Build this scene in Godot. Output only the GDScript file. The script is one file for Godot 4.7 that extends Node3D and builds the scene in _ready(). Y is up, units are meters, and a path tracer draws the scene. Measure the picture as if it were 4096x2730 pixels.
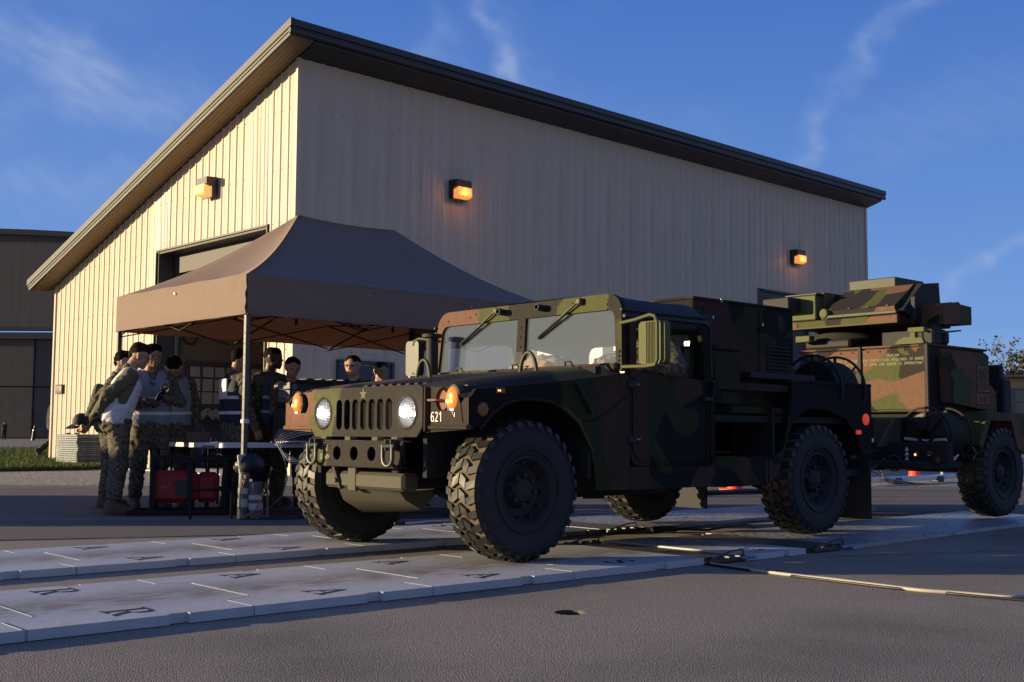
extends Node3D

var M := {}
var taken := {}
var rng := RandomNumberGenerator.new()
var sun_to := Vector3(-0.984, 0.134, 0.062)

func _ready() -> void:
	rng.seed = 7
	# camera, sky, sun, exposure
	var cam := Camera3D.new()
	cam.name = "camera"
	cam.fov = 32.82
	cam.near = 0.05
	cam.far = 2000.0
	add_child(cam)
	cam.position = Vector3(0, 0.869, 0)
	cam.basis = Basis(Vector3.RIGHT, 0.0804) * Basis(Vector3.BACK, 0.0049)
	cam.current = true
	var env := Environment.new()
	env.background_mode = Environment.BG_SKY
	var sky := Sky.new()
	var pan := PanoramaSkyMaterial.new()
	pan.panorama = sky_panorama()
	sky.sky_material = pan
	env.sky = sky
	env.background_energy_multiplier = 0.62
	env.tonemap_mode = Environment.TONE_MAPPER_LINEAR
	env.tonemap_exposure = 1.6
	env.sdfgi_enabled = true
	env.ssao_enabled = true
	env.ssil_enabled = true
	var we := WorldEnvironment.new()
	we.name = "world_environment"
	we.environment = env
	add_child(we)
	var sun := DirectionalLight3D.new()
	sun.name = "sun"
	sun.light_color = Color(1.0, 0.90, 0.72)
	sun.light_energy = 1.6
	sun.light_angular_distance = 0.5
	sun.shadow_enabled = true
	add_child(sun)
	sun.look_at_from_position(sun_to.normalized() * 50.0, Vector3.ZERO)
	make_materials()
	ground()
	big_building()
	hangar()
	far_right()
	occluder_truck()
	canopy()
	mats()
	humvee()
	trailer()
	furniture()
	small_things()
	people()

# ---------------------------------------------------------------- sky
func seg_dist(p: Vector2, a: Vector2, b: Vector2) -> Vector2:
	var ab := b - a
	var t := clampf((p - a).dot(ab) / ab.length_squared(), 0.0, 1.0)
	return Vector2(p.distance_to(a + ab * t), t)

func sky_panorama() -> ImageTexture:
	var w := 2048
	var h := 1024
	var n1 := FastNoiseLite.new()
	n1.seed = 3
	n1.noise_type = FastNoiseLite.TYPE_SIMPLEX_SMOOTH
	n1.fractal_octaves = 5
	n1.frequency = 1.0
	var data := PackedFloat32Array()
	data.resize(w * h * 3)
	var sunv := sun_to.normalized()
	# wisps and old contrails: azimuth, elevation in degrees at both ends, width, strength
	var wisps := [
		[Vector2(-27, 18.8), Vector2(-20.5, 16.4), 1.3, 0.5], [Vector2(-20.5, 16.4), Vector2(-14.5, 14.6), 1.5, 0.35],
		[Vector2(-26, 11.0), Vector2(-16, 11.5), 1.1, 0.28], [Vector2(-27, 13.8), Vector2(-18, 15.5), 0.8, 0.2],
		[Vector2(-3.6, 20.0), Vector2(-5.0, 17.5), 0.7, 0.28], [Vector2(-4.2, 16.5), Vector2(-3.2, 18.8), 0.9, 0.2],
		[Vector2(-1.8, 21.5), Vector2(-0.6, 17.5), 0.6, 0.42], [Vector2(-0.6, 17.5), Vector2(1.0, 15.6), 0.65, 0.48], [Vector2(-1.0, 21.0), Vector2(2.6, 15.0), 1.1, 0.16],
		[Vector2(20.6, 20.8), Vector2(16.9, 17.6), 0.55, 0.36], [Vector2(16.9, 17.6), Vector2(13.6, 12.4), 0.6, 0.2],
		[Vector2(15.5, 15.0), Vector2(13.4, 12.0), 0.5, 0.25],
		[Vector2(25.5, 9.8), Vector2(22.4, 8.3), 0.35, 0.42], [Vector2(22.4, 8.3), Vector2(19.9, 6.3), 0.38, 0.45], [Vector2(19.9, 6.3), Vector2(18.0, 4.5), 0.3, 0.2],
		[Vector2(10.0, 14.0), Vector2(3.0, 15.5), 1.5, 0.1], [Vector2(26, 16), Vector2(18, 14), 1.6, 0.14]]
	for j in h:
		var el := (0.5 - (j + 0.5) / h) * PI
		var sy := sin(el)
		var cy := cos(el)
		var eld := rad_to_deg(maxf(el, 0.0))
		var base: Vector3
		var hz := Vector3(0.30, 0.45, 0.66)
		var lo := Vector3(0.165, 0.335, 0.71)
		var mi := Vector3(0.057, 0.172, 0.545)
		var hi := Vector3(0.018, 0.062, 0.25)
		if eld < 6.0: base = hz.lerp(lo, smoothstep(0.0, 6.0, eld))
		elif eld < 21.0: base = lo.lerp(mi, pow((eld - 6.0) / 15.0, 0.8))
		else: base = mi.lerp(hi, clampf((eld - 21.0) / 50.0, 0, 1))
		for i in w:
			var az := (i + 0.5) / w * TAU
			if az > PI: az -= TAU
			var d := Vector3(sin(az) * cy, sy, -cos(az) * cy)
			var c := base
			if el > -0.02:
				var cs := d.dot(sunv)
				var ang := acos(clampf(cs, -1, 1))
				# the air brightens and warms towards the low sun
				var ada := absf(rad_to_deg(az))
				# pale band added to the low sky outside the view, to neutralise shade
				c = c.lerp(Vector3(0.34, 0.32, 0.31), smoothstep(38.0, 110.0, ada) * 0.6 * exp(-eld * eld / 700.0))
				c += Vector3(0.30, 0.23, 0.15) * exp(-ang * ang / 0.07) + Vector3(0.13, 0.12, 0.10) * exp(-ang / 0.7)
				if eld > 0.5 and eld < 75.0:
					var q := Vector2(d.x, -d.z) / (sy + 0.16)
					var streak := n1.get_noise_2d(q.x * 0.55 + q.y * 0.35, q.y * 0.9 - q.x * 0.5)
					var fine := n1.get_noise_2d(q.x * 3.0 + 9.0 + q.y * 1.4, q.y * 3.8 - q.x * 2.2)
					var cl := clampf(streak * 1.3 - 0.12 + fine * 0.25, 0, 1) * 0.22
					var ad := rad_to_deg(az)
					if absf(ad) < 34.0 and eld < 26.0:
						var warp := Vector2(n1.get_noise_2d(ad * 0.28, eld * 0.28), n1.get_noise_2d(ad * 0.28 + 40.0, eld * 0.28)) * 1.1
						var pt := Vector2(ad, eld) + warp
						for s in wisps:
							var dd := seg_dist(pt, s[0], s[1])
							if dd.x < s[2] * 2.5:
								var g: float = exp(-dd.x * dd.x / (s[2] * s[2])) * s[3]
								var tex := 0.75 + 0.65 * n1.get_noise_2d(ad * 0.3 - eld * 0.25, eld * 1.5 + ad * 0.75)
								cl += g * clampf(tex, 0.1, 1.4)
					cl = clampf(cl, 0, 0.75) * smoothstep(0.5, 5.0, eld)
					c = c.lerp(Vector3(0.40, 0.50, 0.73), cl * 0.72)
			var o := (j * w + i) * 3
			data[o] = c.x
			data[o + 1] = c.y
			data[o + 2] = c.z
	var im := Image.create_from_data(w, h, false, Image.FORMAT_RGBF, data.to_byte_array())
	return ImageTexture.create_from_image(im)

# ---------------------------------------------------------------- materials
func lin(r: float, g: float, b: float) -> Color:
	return Color(r, g, b).linear_to_srgb()

func mat(called: String, c: Color, rough := 0.7, metal := 0.0) -> StandardMaterial3D:
	var m := StandardMaterial3D.new()
	m.resource_name = called
	m.albedo_color = c
	m.roughness = rough
	m.metallic = metal
	M[called] = m
	return m

func noise_tex(freq: float, seed_: int, size := 512, octaves := 5, normal := false, strength := 4.0, ramp: Gradient = null) -> NoiseTexture2D:
	var n := FastNoiseLite.new()
	n.seed = seed_
	n.noise_type = FastNoiseLite.TYPE_SIMPLEX_SMOOTH
	n.frequency = freq
	n.fractal_octaves = octaves
	var t := NoiseTexture2D.new()
	t.width = size
	t.height = size
	t.seamless = true
	t.seamless_blend_skirt = 0.15
	t.noise = n
	if normal:
		t.as_normal_map = true
		t.bump_strength = strength
	if ramp: t.color_ramp = ramp
	return t

func ramp(stops: Array) -> Gradient:
	var g := Gradient.new()
	var o := PackedFloat32Array()
	var c := PackedColorArray()
	for s in stops:
		o.append(s[0])
		c.append(s[1])
	g.offsets = o
	g.colors = c
	return g

func tri_map(m: StandardMaterial3D, scale: float, world := false) -> void:
	m.uv1_triplanar = true
	m.uv1_world_triplanar = world
	m.uv1_scale = Vector3.ONE * scale
	m.uv1_triplanar_sharpness = 6.0

func camo_image() -> ImageTexture:
	# woodland pattern over 4 m; columns run along local x (or -z), rows along -y
	var s := 1024
	var n := FastNoiseLite.new()
	n.seed = 21
	n.frequency = 1.0
	n.fractal_octaves = 2
	n.fractal_gain = 0.3
	var n2 := FastNoiseLite.new()
	n2.seed = 5
	n2.frequency = 1.0
	n2.fractal_octaves = 4
	var green := Vector3(0.072, 0.078, 0.028)
	var brown := Vector3(0.150, 0.080, 0.050)
	var black := Vector3(0.026, 0.022, 0.019)
	var bytes := PackedByteArray()
	bytes.resize(s * s * 3)
	for j in s:
		for i in s:
			var u := float(i) / s
			var v := float(j) / s
			# torus sampling keeps the tile seamless
			var a := u * TAU
			var b := v * TAU
			var p := Vector3(cos(a) * 1.15, sin(a) * 1.15, cos(b) * 1.15)
			var e := sin(b) * 1.15
			var f1 := n.get_noise_3d(p.x + e * 0.7, p.y - e * 0.45, p.z + 3.0 + e)
			var f2 := n.get_noise_3d(p.x + 11.0 - e * 0.5, p.y + e * 0.8, p.z + 7.0 - e)
			var x := u * 4.0
			if x > 2.0: x -= 4.0
			var z := -x
			var y := 4.0 - v * 4.0
			var w := n2.get_noise_2d(u * 20.0, v * 20.0) * 0.10
			var k := smoothstep(-0.03, -0.01, f1)
			var c := green.lerp(black, k)
			var kb := smoothstep(0.10, 0.12, f2)
			c = c.lerp(brown, kb)
			if absf(z) < 1.15 and y > 0.35 and y < 1.95:
				var zz := z + w
				# the front of the truck: brown fender, green band, near-black centre
				var fc: Vector3
				if y + w > 1.64:
					fc = brown.lerp(green, 1.0 - smoothstep(0.50, 0.53, zz))
					fc = fc.lerp(black, smoothstep(-0.40, -0.36, zz) * (1.0 - smoothstep(0.10, 0.14, zz)))
					fc = fc.lerp(black, 1.0 - smoothstep(-0.92, -0.89, zz))
				elif y + w > 1.22:
					fc = green.lerp(brown, smoothstep(0.9, 0.93, zz))
					fc = fc.lerp(black, smoothstep(-1.2, -0.9, zz) * (1.0 - smoothstep(0.2, 0.3, zz)))
				else:
					fc = black.lerp(green, smoothstep(0.30 + (1.0 - y) * 0.2, 0.34 + (1.0 - y) * 0.2, zz))
					fc = fc.lerp(brown, smoothstep(0.60 + (1.0 - y) * 0.35, 0.64 + (1.0 - y) * 0.35, zz))
				c = fc
			var g := 1.0 + n2.get_noise_2d(u * 60.0, v * 60.0) * 0.16
			c *= g
			var col := Color(c.x, c.y, c.z).linear_to_srgb()
			var o := (j * s + i) * 3
			bytes[o] = int(clampf(col.r, 0, 1) * 255)
			bytes[o + 1] = int(clampf(col.g, 0, 1) * 255)
			bytes[o + 2] = int(clampf(col.b, 0, 1) * 255)
	return ImageTexture.create_from_image(Image.create_from_data(s, s, false, Image.FORMAT_RGB8, bytes))

func cloth_image(cols: Array, seed_: int) -> ImageTexture:
	# uniform pattern over 0.8 m
	var s := 384
	var n := FastNoiseLite.new()
	n.seed = seed_
	n.frequency = 1.0
	n.fractal_octaves = 3
	var bytes := PackedByteArray()
	bytes.resize(s * s * 3)
	for j in s:
		for i in s:
			var a := float(i) / s * TAU
			var b := float(j) / s * TAU
			var p := Vector3(cos(a) * 1.7, sin(a) * 1.7, cos(b) * 2.4)
			var e := sin(b) * 2.4
			var f1 := n.get_noise_3d(p.x + e, p.y - e * 0.6, p.z)
			var f2 := n.get_noise_3d(p.x * 1.6 + 20.0, p.y * 1.6 + e * 1.3, p.z - e)
			var f3 := n.get_noise_3d(p.x * 2.2 - 30.0 + e * 1.5, p.y * 2.2, p.z * 1.6 + 5.0)
			var c: Vector3 = cols[0]
			c = c.lerp(cols[1], smoothstep(0.02, 0.10, f1))
			c = c.lerp(cols[2], smoothstep(0.10, 0.16, f2))
			c = c.lerp(cols[3], smoothstep(0.20, 0.24, f3))
			var col := Color(c.x, c.y, c.z).linear_to_srgb()
			var o := (j * s + i) * 3
			bytes[o] = int(col.r * 255)
			bytes[o + 1] = int(col.g * 255)
			bytes[o + 2] = int(col.b * 255)
	return ImageTexture.create_from_image(Image.create_from_data(s, s, false, Image.FORMAT_RGB8, bytes))

func mat_image() -> ImageTexture:
	# composite ramp surface over 1.3 m: pale edges, brown tyre dirt along the middle
	var s := 512
	var n := FastNoiseLite.new()
	n.seed = 12
	n.frequency = 1.0
	n.fractal_octaves = 5
	var bytes := PackedByteArray()
	bytes.resize(s * s * 3)
	for j in s:
		var v := float(j) / s
		for i in s:
			var u := float(i) / s
			var f := n.get_noise_2d(u * 5.0, v * 14.0)
			var g := n.get_noise_2d(u * 60.0 + 7.0, v * 60.0)
			var dirt := exp(-pow((v - 0.5 + f * 0.12) / 0.2, 2.0)) * clampf(0.75 + f * 0.9, 0, 1)
			var c := Vector3(0.47, 0.49, 0.50).lerp(Vector3(0.23, 0.20, 0.165), clampf(dirt, 0, 1))
			c *= 1.0 + g * 0.05 + f * 0.14
			var col := Color(clampf(c.x, 0, 1), clampf(c.y, 0, 1), clampf(c.z, 0, 1)).linear_to_srgb()
			var o := (j * s + i) * 3
			bytes[o] = int(col.r * 255)
			bytes[o + 1] = int(col.g * 255)
			bytes[o + 2] = int(col.b * 255)
	return ImageTexture.create_from_image(Image.create_from_data(s, s, false, Image.FORMAT_RGB8, bytes))

func make_materials() -> void:
	var m: StandardMaterial3D
	var grain_n := noise_tex(0.05, 4, 512, 4, true, 3.0)
	var fine := noise_tex(0.03, 9, 512, 4, false, 0, ramp([[0.0, Color(0.80, 0.80, 0.80)], [1.0, Color(1, 1, 1)]]))
	# ground
	m = mat("asphalt", Color.WHITE, 0.92)
	m.albedo_texture = noise_tex(0.30, 31, 1024, 3, false, 0, ramp([[0.0, lin(0.07, 0.060, 0.047)], [0.38, lin(0.17, 0.146, 0.115)], [0.50, lin(0.34, 0.290, 0.228)], [0.74, lin(0.54, 0.465, 0.37)], [1.0, lin(0.74, 0.65, 0.53)]]))
	m.normal_enabled = true
	m.normal_texture = noise_tex(0.30, 31, 1024, 3, true, 2.2)
	m.normal_scale = 1.0
	tri_map(m, 1.0 / 2.6, true)
	m.detail_enabled = true
	m.detail_blend_mode = BaseMaterial3D.BLEND_MODE_MUL
	m.detail_uv_layer = BaseMaterial3D.DETAIL_UV_2
	m.uv2_triplanar = true
	m.uv2_world_triplanar = true
	m.uv2_scale = Vector3.ONE / 17.0
	m.detail_albedo = noise_tex(0.012, 77, 512, 5, false, 0, ramp([[0.0, lin(0.42, 0.42, 0.43)], [0.35, lin(0.74, 0.74, 0.73)], [0.6, lin(0.92, 0.91, 0.90)], [1.0, Color(1, 1, 1)]]))
	m = mat("asphalt_old", Color.WHITE, 0.92)
	m.albedo_texture = noise_tex(0.24, 33, 1024, 4, false, 0, ramp([[0.0, lin(0.03, 0.028, 0.026)], [0.42, lin(0.10, 0.09, 0.082)], [0.6, lin(0.23, 0.20, 0.175)], [1.0, lin(0.46, 0.41, 0.35)]]))
	m.normal_enabled = true
	m.normal_texture = noise_tex(0.24, 33, 1024, 4, true, 6.0)
	tri_map(m, 1.0 / 2.6, true)
	m = mat("concrete", Color.WHITE, 0.9)
	m.albedo_texture = noise_tex(0.02, 35, 512, 5, false, 0, ramp([[0.0, lin(0.25, 0.22, 0.18)], [1.0, lin(0.40, 0.36, 0.30)]]))
	m.normal_enabled = true
	m.normal_texture = grain_n
	m.normal_scale = 0.6
	tri_map(m, 0.25, true)
	m = mat("joint", lin(0.025, 0.024, 0.023), 0.95)
	m = mat("lawn", Color.WHITE, 0.95)
	m.albedo_texture = noise_tex(0.03, 36, 512, 5, false, 0, ramp([[0.0, lin(0.03, 0.05, 0.012)], [0.6, lin(0.06, 0.09, 0.02)], [1.0, lin(0.12, 0.11, 0.04)]]))
	tri_map(m, 0.2, true)
	m = mat("blade", Color.WHITE, 0.8)
	m.vertex_color_use_as_albedo = true
	m.backlight_enabled = true
	m.backlight = Color(0.4, 0.5, 0.2)
	# building
	m = mat("siding", Color.WHITE, 0.42)
	m.albedo_texture = noise_tex(0.008, 40, 512, 5, false, 0, ramp([[0.0, lin(0.50, 0.415, 0.31)], [0.45, lin(0.575, 0.48, 0.36)], [1.0, lin(0.63, 0.53, 0.40)]]))
	tri_map(m, 0.3, false)
	m.uv1_scale = Vector3(0.8, 0.05, 0.8)
	m.metallic_specular = 0.4
	mat("screw", lin(0.18, 0.15, 0.12), 0.5)
	mat("dark_wall", lin(0.05, 0.045, 0.04), 0.9)
	mat("inside_tan", lin(0.22, 0.16, 0.105), 0.85)
	mat("bronze", lin(0.030, 0.028, 0.028), 0.38).metallic_specular = 0.5
	mat("bronze_light", lin(0.034, 0.030, 0.026), 0.5)
	mat("soffit", lin(0.20, 0.145, 0.09), 0.55)
	m = mat("shutter", lin(0.46, 0.36, 0.25), 0.5)
	m.albedo_texture = fine
	tri_map(m, 0.4)
	mat("jamb", lin(0.055, 0.05, 0.046), 0.6)
	mat("steel_rail", lin(0.30, 0.32, 0.34), 0.4, 0.7)
	mat("navy_door", lin(0.045, 0.055, 0.075), 0.5)
	mat("door_brown", lin(0.07, 0.062, 0.058), 0.6)
	mat("lamp_case", lin(0.022, 0.021, 0.022), 0.45)
	m = mat("lamp_lens", lin(0.9, 0.55, 0.22), 0.3)
	m.emission_enabled = true
	m.emission = lin(1.0, 0.42, 0.10)
	m.emission_energy_multiplier = 0.9
	m.emission_operator = BaseMaterial3D.EMISSION_OP_MULTIPLY
	m.emission_texture = noise_tex(0.02, 43, 256, 3, false, 0, ramp([[0.0, Color(0.55, 0.45, 0.4)], [0.55, Color(0.8, 0.75, 0.65)], [1.0, Color(1, 1, 1)]]))
	tri_map(m, 4.0)
	mat("sign_brown", lin(0.040, 0.026, 0.021), 0.6)
	mat("white_paint", lin(0.78, 0.76, 0.72), 0.5)
	mat("print_tan", lin(0.30, 0.27, 0.14), 0.6)
	# hangar
	m = mat("hangar_siding", Color.WHITE, 0.8)
	m.albedo_texture = noise_tex(0.02, 47, 512, 4, false, 0, ramp([[0.0, lin(0.080, 0.072, 0.062)], [1.0, lin(0.115, 0.104, 0.090)]]))
	tri_map(m, 0.05)
	m.uv1_scale = Vector3(0.22, 0.004, 0.22)
	m = mat("hangar_door", Color.WHITE, 0.8)
	m.albedo_texture = noise_tex(0.02, 48, 512, 4, false, 0, ramp([[0.0, lin(0.078, 0.068, 0.056)], [1.0, lin(0.105, 0.092, 0.076)]]))
	tri_map(m, 0.05)
	mat("hangar_trim", lin(0.03, 0.03, 0.034), 0.6)
	# canopy
	m = mat("canopy_cloth", lin(0.215, 0.150, 0.112), 0.8)
	tri_map(m, 0.35)
	m.backlight_enabled = true
	m.backlight = lin(0.030, 0.013, 0.008)
	m.normal_enabled = true
	m.normal_texture = noise_tex(0.006, 52, 512, 4, true, 10.0)
	m.normal_scale = 0.18
	mat("frame_steel", lin(0.022, 0.022, 0.024), 0.6, 0.0).metallic_specular = 0.2
	mat("pole_paint", lin(0.11, 0.105, 0.10), 0.42, 0.3)
	# vehicle
	m = mat("camo", Color.WHITE, 0.78)
	m.albedo_texture = camo_image()
	tri_map(m, 0.25)
	m.uv1_triplanar_sharpness = 12.0
	m.metallic_specular = 0.3
	var m2: StandardMaterial3D = m.duplicate()
	m2.resource_name = "camo_shift"
	m2.uv1_offset = Vector3(0.46, 0.13, 0.46)
	M["camo_shift"] = m2
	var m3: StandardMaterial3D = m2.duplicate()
	m3.resource_name = "camo_shaded"
	m3.albedo_color = Color(0.62, 0.64, 0.66)  # camouflage darkened: the shade on generator and bed put into the colour
	M["camo_shaded"] = m3
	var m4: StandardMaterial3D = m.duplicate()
	m4.resource_name = "camo_side_shaded"
	m4.albedo_color = Color(0.62, 0.66, 0.68)  # truck side copy of the camouflage with its shade mixed into the tint
	M["camo_side_shaded"] = m4
	m = mat("paint_black", lin(0.016, 0.0155, 0.015), 0.72)
	mat("paint_green", lin(0.080, 0.088, 0.024), 0.72)
	mat("paint_olive", lin(0.040, 0.045, 0.018), 0.6)
	mat("paint_brown", lin(0.150, 0.080, 0.050), 0.72)
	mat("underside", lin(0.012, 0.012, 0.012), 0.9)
	m = mat("axle_paint", lin(0.055, 0.050, 0.032), 0.75)
	m = mat("canvas_top", lin(0.020, 0.024, 0.026), 0.65)
	m.normal_enabled = true
	m.normal_texture = grain_n
	m.normal_scale = 0.4
	tri_map(m, 3.0)
	m = mat("rubber", lin(0.018, 0.0175, 0.0175), 0.5)
	mat("rubber_side", lin(0.017, 0.017, 0.018), 0.75)
	mat("tread_dust", lin(0.115, 0.086, 0.052), 0.95)
	m = mat("glass", Color(0.85, 0.92, 0.95, 0.06), 0.02)
	m.transparency = BaseMaterial3D.TRANSPARENCY_ALPHA
	m.metallic_specular = 0.6
	m = mat("lens_clear", Color(0.8, 0.85, 0.9, 0.10), 0.03)
	m.transparency = BaseMaterial3D.TRANSPARENCY_ALPHA
	m = mat("soft_window", Color(0.42, 0.44, 0.44, 0.55), 0.2)
	m.transparency = BaseMaterial3D.TRANSPARENCY_ALPHA
	mat("chrome", lin(0.75, 0.75, 0.74), 0.12, 1.0)
	m = mat("headlamp_bulb", lin(0.9, 0.9, 0.85), 0.3)
	m.emission_enabled = true
	m.emission = Color(1.0, 0.96, 0.88)
	m.emission_energy_multiplier = 0.9
	m = mat("amber_lens", lin(0.55, 0.16, 0.03), 0.2)
	m.emission_enabled = true
	m.emission = lin(1.0, 0.30, 0.06)
	m.emission_energy_multiplier = 0.32
	m = mat("amber_bulb", lin(0.9, 0.5, 0.1), 0.3)
	m.emission_enabled = true
	m.emission = lin(1.0, 0.55, 0.16)
	m.emission_energy_multiplier = 1.5
	m = mat("marker_amber", lin(0.22, 0.07, 0.02), 0.25)
	m = mat("red_lens", lin(0.35, 0.02, 0.012), 0.25)
	m.emission_enabled = true
	m.emission = lin(1.0, 0.06, 0.02)
	m.emission_energy_multiplier = 0.25
	mat("steel", lin(0.35, 0.34, 0.32), 0.35, 0.9)
	mat("steel_dark", lin(0.10, 0.095, 0.09), 0.45, 0.8)
	m = mat("ramp", Color.WHITE, 0.55)
	m.albedo_texture = mat_image()
	tri_map(m, 1.0 / 1.3)
	m.uv1_offset = Vector3(0.2, 0.0, 0.5)
	m.metallic_specular = 0.5
	m.normal_enabled = true
	m.normal_texture = grain_n
	m.normal_scale = 0.1
	m = mat("ramp_edge", lin(0.42, 0.42, 0.41), 0.6)
	m = mat("pad", lin(0.16, 0.15, 0.135), 0.38, 0.3)
	m.albedo_texture = fine
	tri_map(m, 1.0)
	m = mat("rubber_sheet", Color.WHITE, 0.42)
	m.albedo_texture = noise_tex(0.012, 59, 512, 5, false, 0, ramp([[0.0, lin(0.20, 0.21, 0.22)], [0.5, lin(0.30, 0.315, 0.33)], [1.0, lin(0.42, 0.43, 0.44)]]))
	tri_map(m, 0.4)
	m.normal_enabled = true
	m.normal_texture = grain_n
	m.normal_scale = 0.35
	mat("print_black", lin(0.02, 0.02, 0.022), 0.8)
	# furniture and the rest
	mat("table_white", lin(0.62, 0.63, 0.66), 0.45)
	mat("black_plastic", lin(0.016, 0.016, 0.017), 0.45)
	mat("grey_plastic", lin(0.11, 0.115, 0.12), 0.5)
	mat("cable_grey", lin(0.16, 0.17, 0.19), 0.5)
	mat("cable_white", lin(0.42, 0.39, 0.34), 0.55)
	mat("cable_black", lin(0.015, 0.015, 0.015), 0.5)
	mat("red_cloth", lin(0.28, 0.018, 0.022), 0.7)
	m = mat("cone_orange", lin(0.78, 0.075, 0.03), 0.45)
	mat("paper", lin(0.40, 0.36, 0.30), 0.8)
	mat("cork", lin(0.10, 0.06, 0.038), 0.9)
	mat("bin_blue", lin(0.02, 0.035, 0.07), 0.5)
	mat("chain", lin(0.42, 0.27, 0.12), 0.35, 0.9)
	mat("tape", lin(0.50, 0.48, 0.46), 0.5)
	m = mat("plate_grey", Color.WHITE, 0.55, 0.2)
	m.albedo_texture = noise_tex(0.03, 71, 256, 4, false, 0, ramp([[0.0, lin(0.12, 0.14, 0.15)], [1.0, lin(0.25, 0.27, 0.28)]]))
	tri_map(m, 1.2)
	# people
	var ocp := [Vector3(0.105, 0.092, 0.058), Vector3(0.060, 0.062, 0.034), Vector3(0.155, 0.135, 0.092), Vector3(0.042, 0.030, 0.020)]
	m = mat("uniform", Color.WHITE, 0.9)
	m.albedo_texture = cloth_image(ocp, 61)
	tri_map(m, 1.0 / 0.8)
	m = mat("shell_jacket", lin(0.115, 0.098, 0.055), 0.85)
	mat("vest_white", lin(0.55, 0.56, 0.58), 0.7)
	mat("vest_blue", lin(0.055, 0.095, 0.165), 0.75)
	mat("vest_grey", lin(0.20, 0.235, 0.29), 0.75)
	mat("vest_navy", lin(0.014, 0.018, 0.032), 0.8)
	mat("vest_black", lin(0.025, 0.022, 0.018), 0.85)
	mat("band", lin(0.60, 0.61, 0.64), 0.4)
	m = mat("skin", lin(0.40, 0.225, 0.15), 0.5)
	m.subsurf_scatter_enabled = true
	m.subsurf_scatter_strength = 0.1
	mat("skin_tan", lin(0.30, 0.16, 0.10), 0.5)
	mat("skin_dark", lin(0.075, 0.036, 0.022), 0.45)
	mat("hair_dark", lin(0.008, 0.007, 0.006), 0.85).metallic_specular = 0.2
	mat("hair_brown", lin(0.024, 0.015, 0.010), 0.85).metallic_specular = 0.2
	mat("boot", lin(0.10, 0.062, 0.036), 0.8)
	mat("glove", lin(0.014, 0.014, 0.015), 0.7)
	mat("eye", lin(0.03, 0.02, 0.018), 0.2)
	mat("clothes_navy", lin(0.012, 0.014, 0.026), 0.85)
	mat("canvas_bag", lin(0.30, 0.23, 0.17), 0.9)
	mat("cot_green", lin(0.16, 0.15, 0.075), 0.8)
	# far things
	mat("far_tan", lin(0.40, 0.265, 0.145), 0.8)
	mat("far_roof", lin(0.09, 0.085, 0.08), 0.7)
	mat("far_glass", lin(0.06, 0.075, 0.085), 0.15)
	mat("bark", lin(0.07, 0.055, 0.045), 0.9)
	m = mat("leaf", Color.WHITE, 0.8)
	m.vertex_color_use_as_albedo = true
	m.backlight_enabled = true
	m.backlight = Color(0.3, 0.3, 0.15)
	mat("car_white", lin(0.70, 0.70, 0.69), 0.25)
	mat("truck_green", lin(0.05, 0.06, 0.03), 0.6)

# ---------------------------------------------------------------- mesh helpers
func numbered(c: String) -> String:
	var n: int = taken.get(c, 0)
	taken[c] = n + 1
	return c if n == 0 else "%s_%03d" % [c, n]

func thing(called: String, label: String, category: String, at := Vector3.ZERO, turn := 0.0, group := "") -> Node3D:
	var o := Node3D.new()
	o.name = numbered(called)
	add_child(o)
	o.position = at
	o.rotation.y = turn
	tag(o, label, category, group)
	return o

func tag(o: Node3D, label: String, category := "", group := "") -> void:
	if label: o.set_meta("label", label)
	if category: o.set_meta("category", category)
	if group: o.set_meta("group", group)

func mb() -> SurfaceTool:
	var s := SurfaceTool.new()
	s.begin(Mesh.PRIMITIVE_TRIANGLES)
	s.set_smooth_group(-1)
	return s

func obj(called: String, s: SurfaceTool, m: String, parent: Node = null, label := "") -> MeshInstance3D:
	s.generate_normals()
	return inst(called, s.commit(), m, parent, label)

func inst(called: String, mesh: Mesh, m: String, parent: Node = null, label := "") -> MeshInstance3D:
	var o := MeshInstance3D.new()
	o.mesh = mesh
	o.material_override = M[m]
	if parent:
		o.name = called
		parent.add_child(o, true)
	else:
		o.name = numbered(called)
		add_child(o)
	if label: o.set_meta("label", label)
	return o

func struct(called: String, s: SurfaceTool, m: String) -> MeshInstance3D:
	var o := obj(called, s, m)
	o.set_meta("kind", "structure")
	return o

func poly(s: SurfaceTool, pts: Array, inside: Vector3) -> void:
	var n: Vector3 = (pts[1] - pts[0]).cross(pts[2] - pts[0])
	if n.length_squared() < 1e-16 and pts.size() > 3: n = (pts[2] - pts[0]).cross(pts[3] - pts[0])
	var q := pts
	if n.dot(pts[0] - inside) > 0:
		q = pts.duplicate()
		q.reverse()
	for i in range(1, q.size() - 1):
		s.add_vertex(q[0])
		s.add_vertex(q[i])
		s.add_vertex(q[i + 1])

func quad(s: SurfaceTool, a: Vector3, b: Vector3, c: Vector3, d: Vector3) -> void:
	for p in [a, b, c, a, c, d]: s.add_vertex(p)

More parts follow.
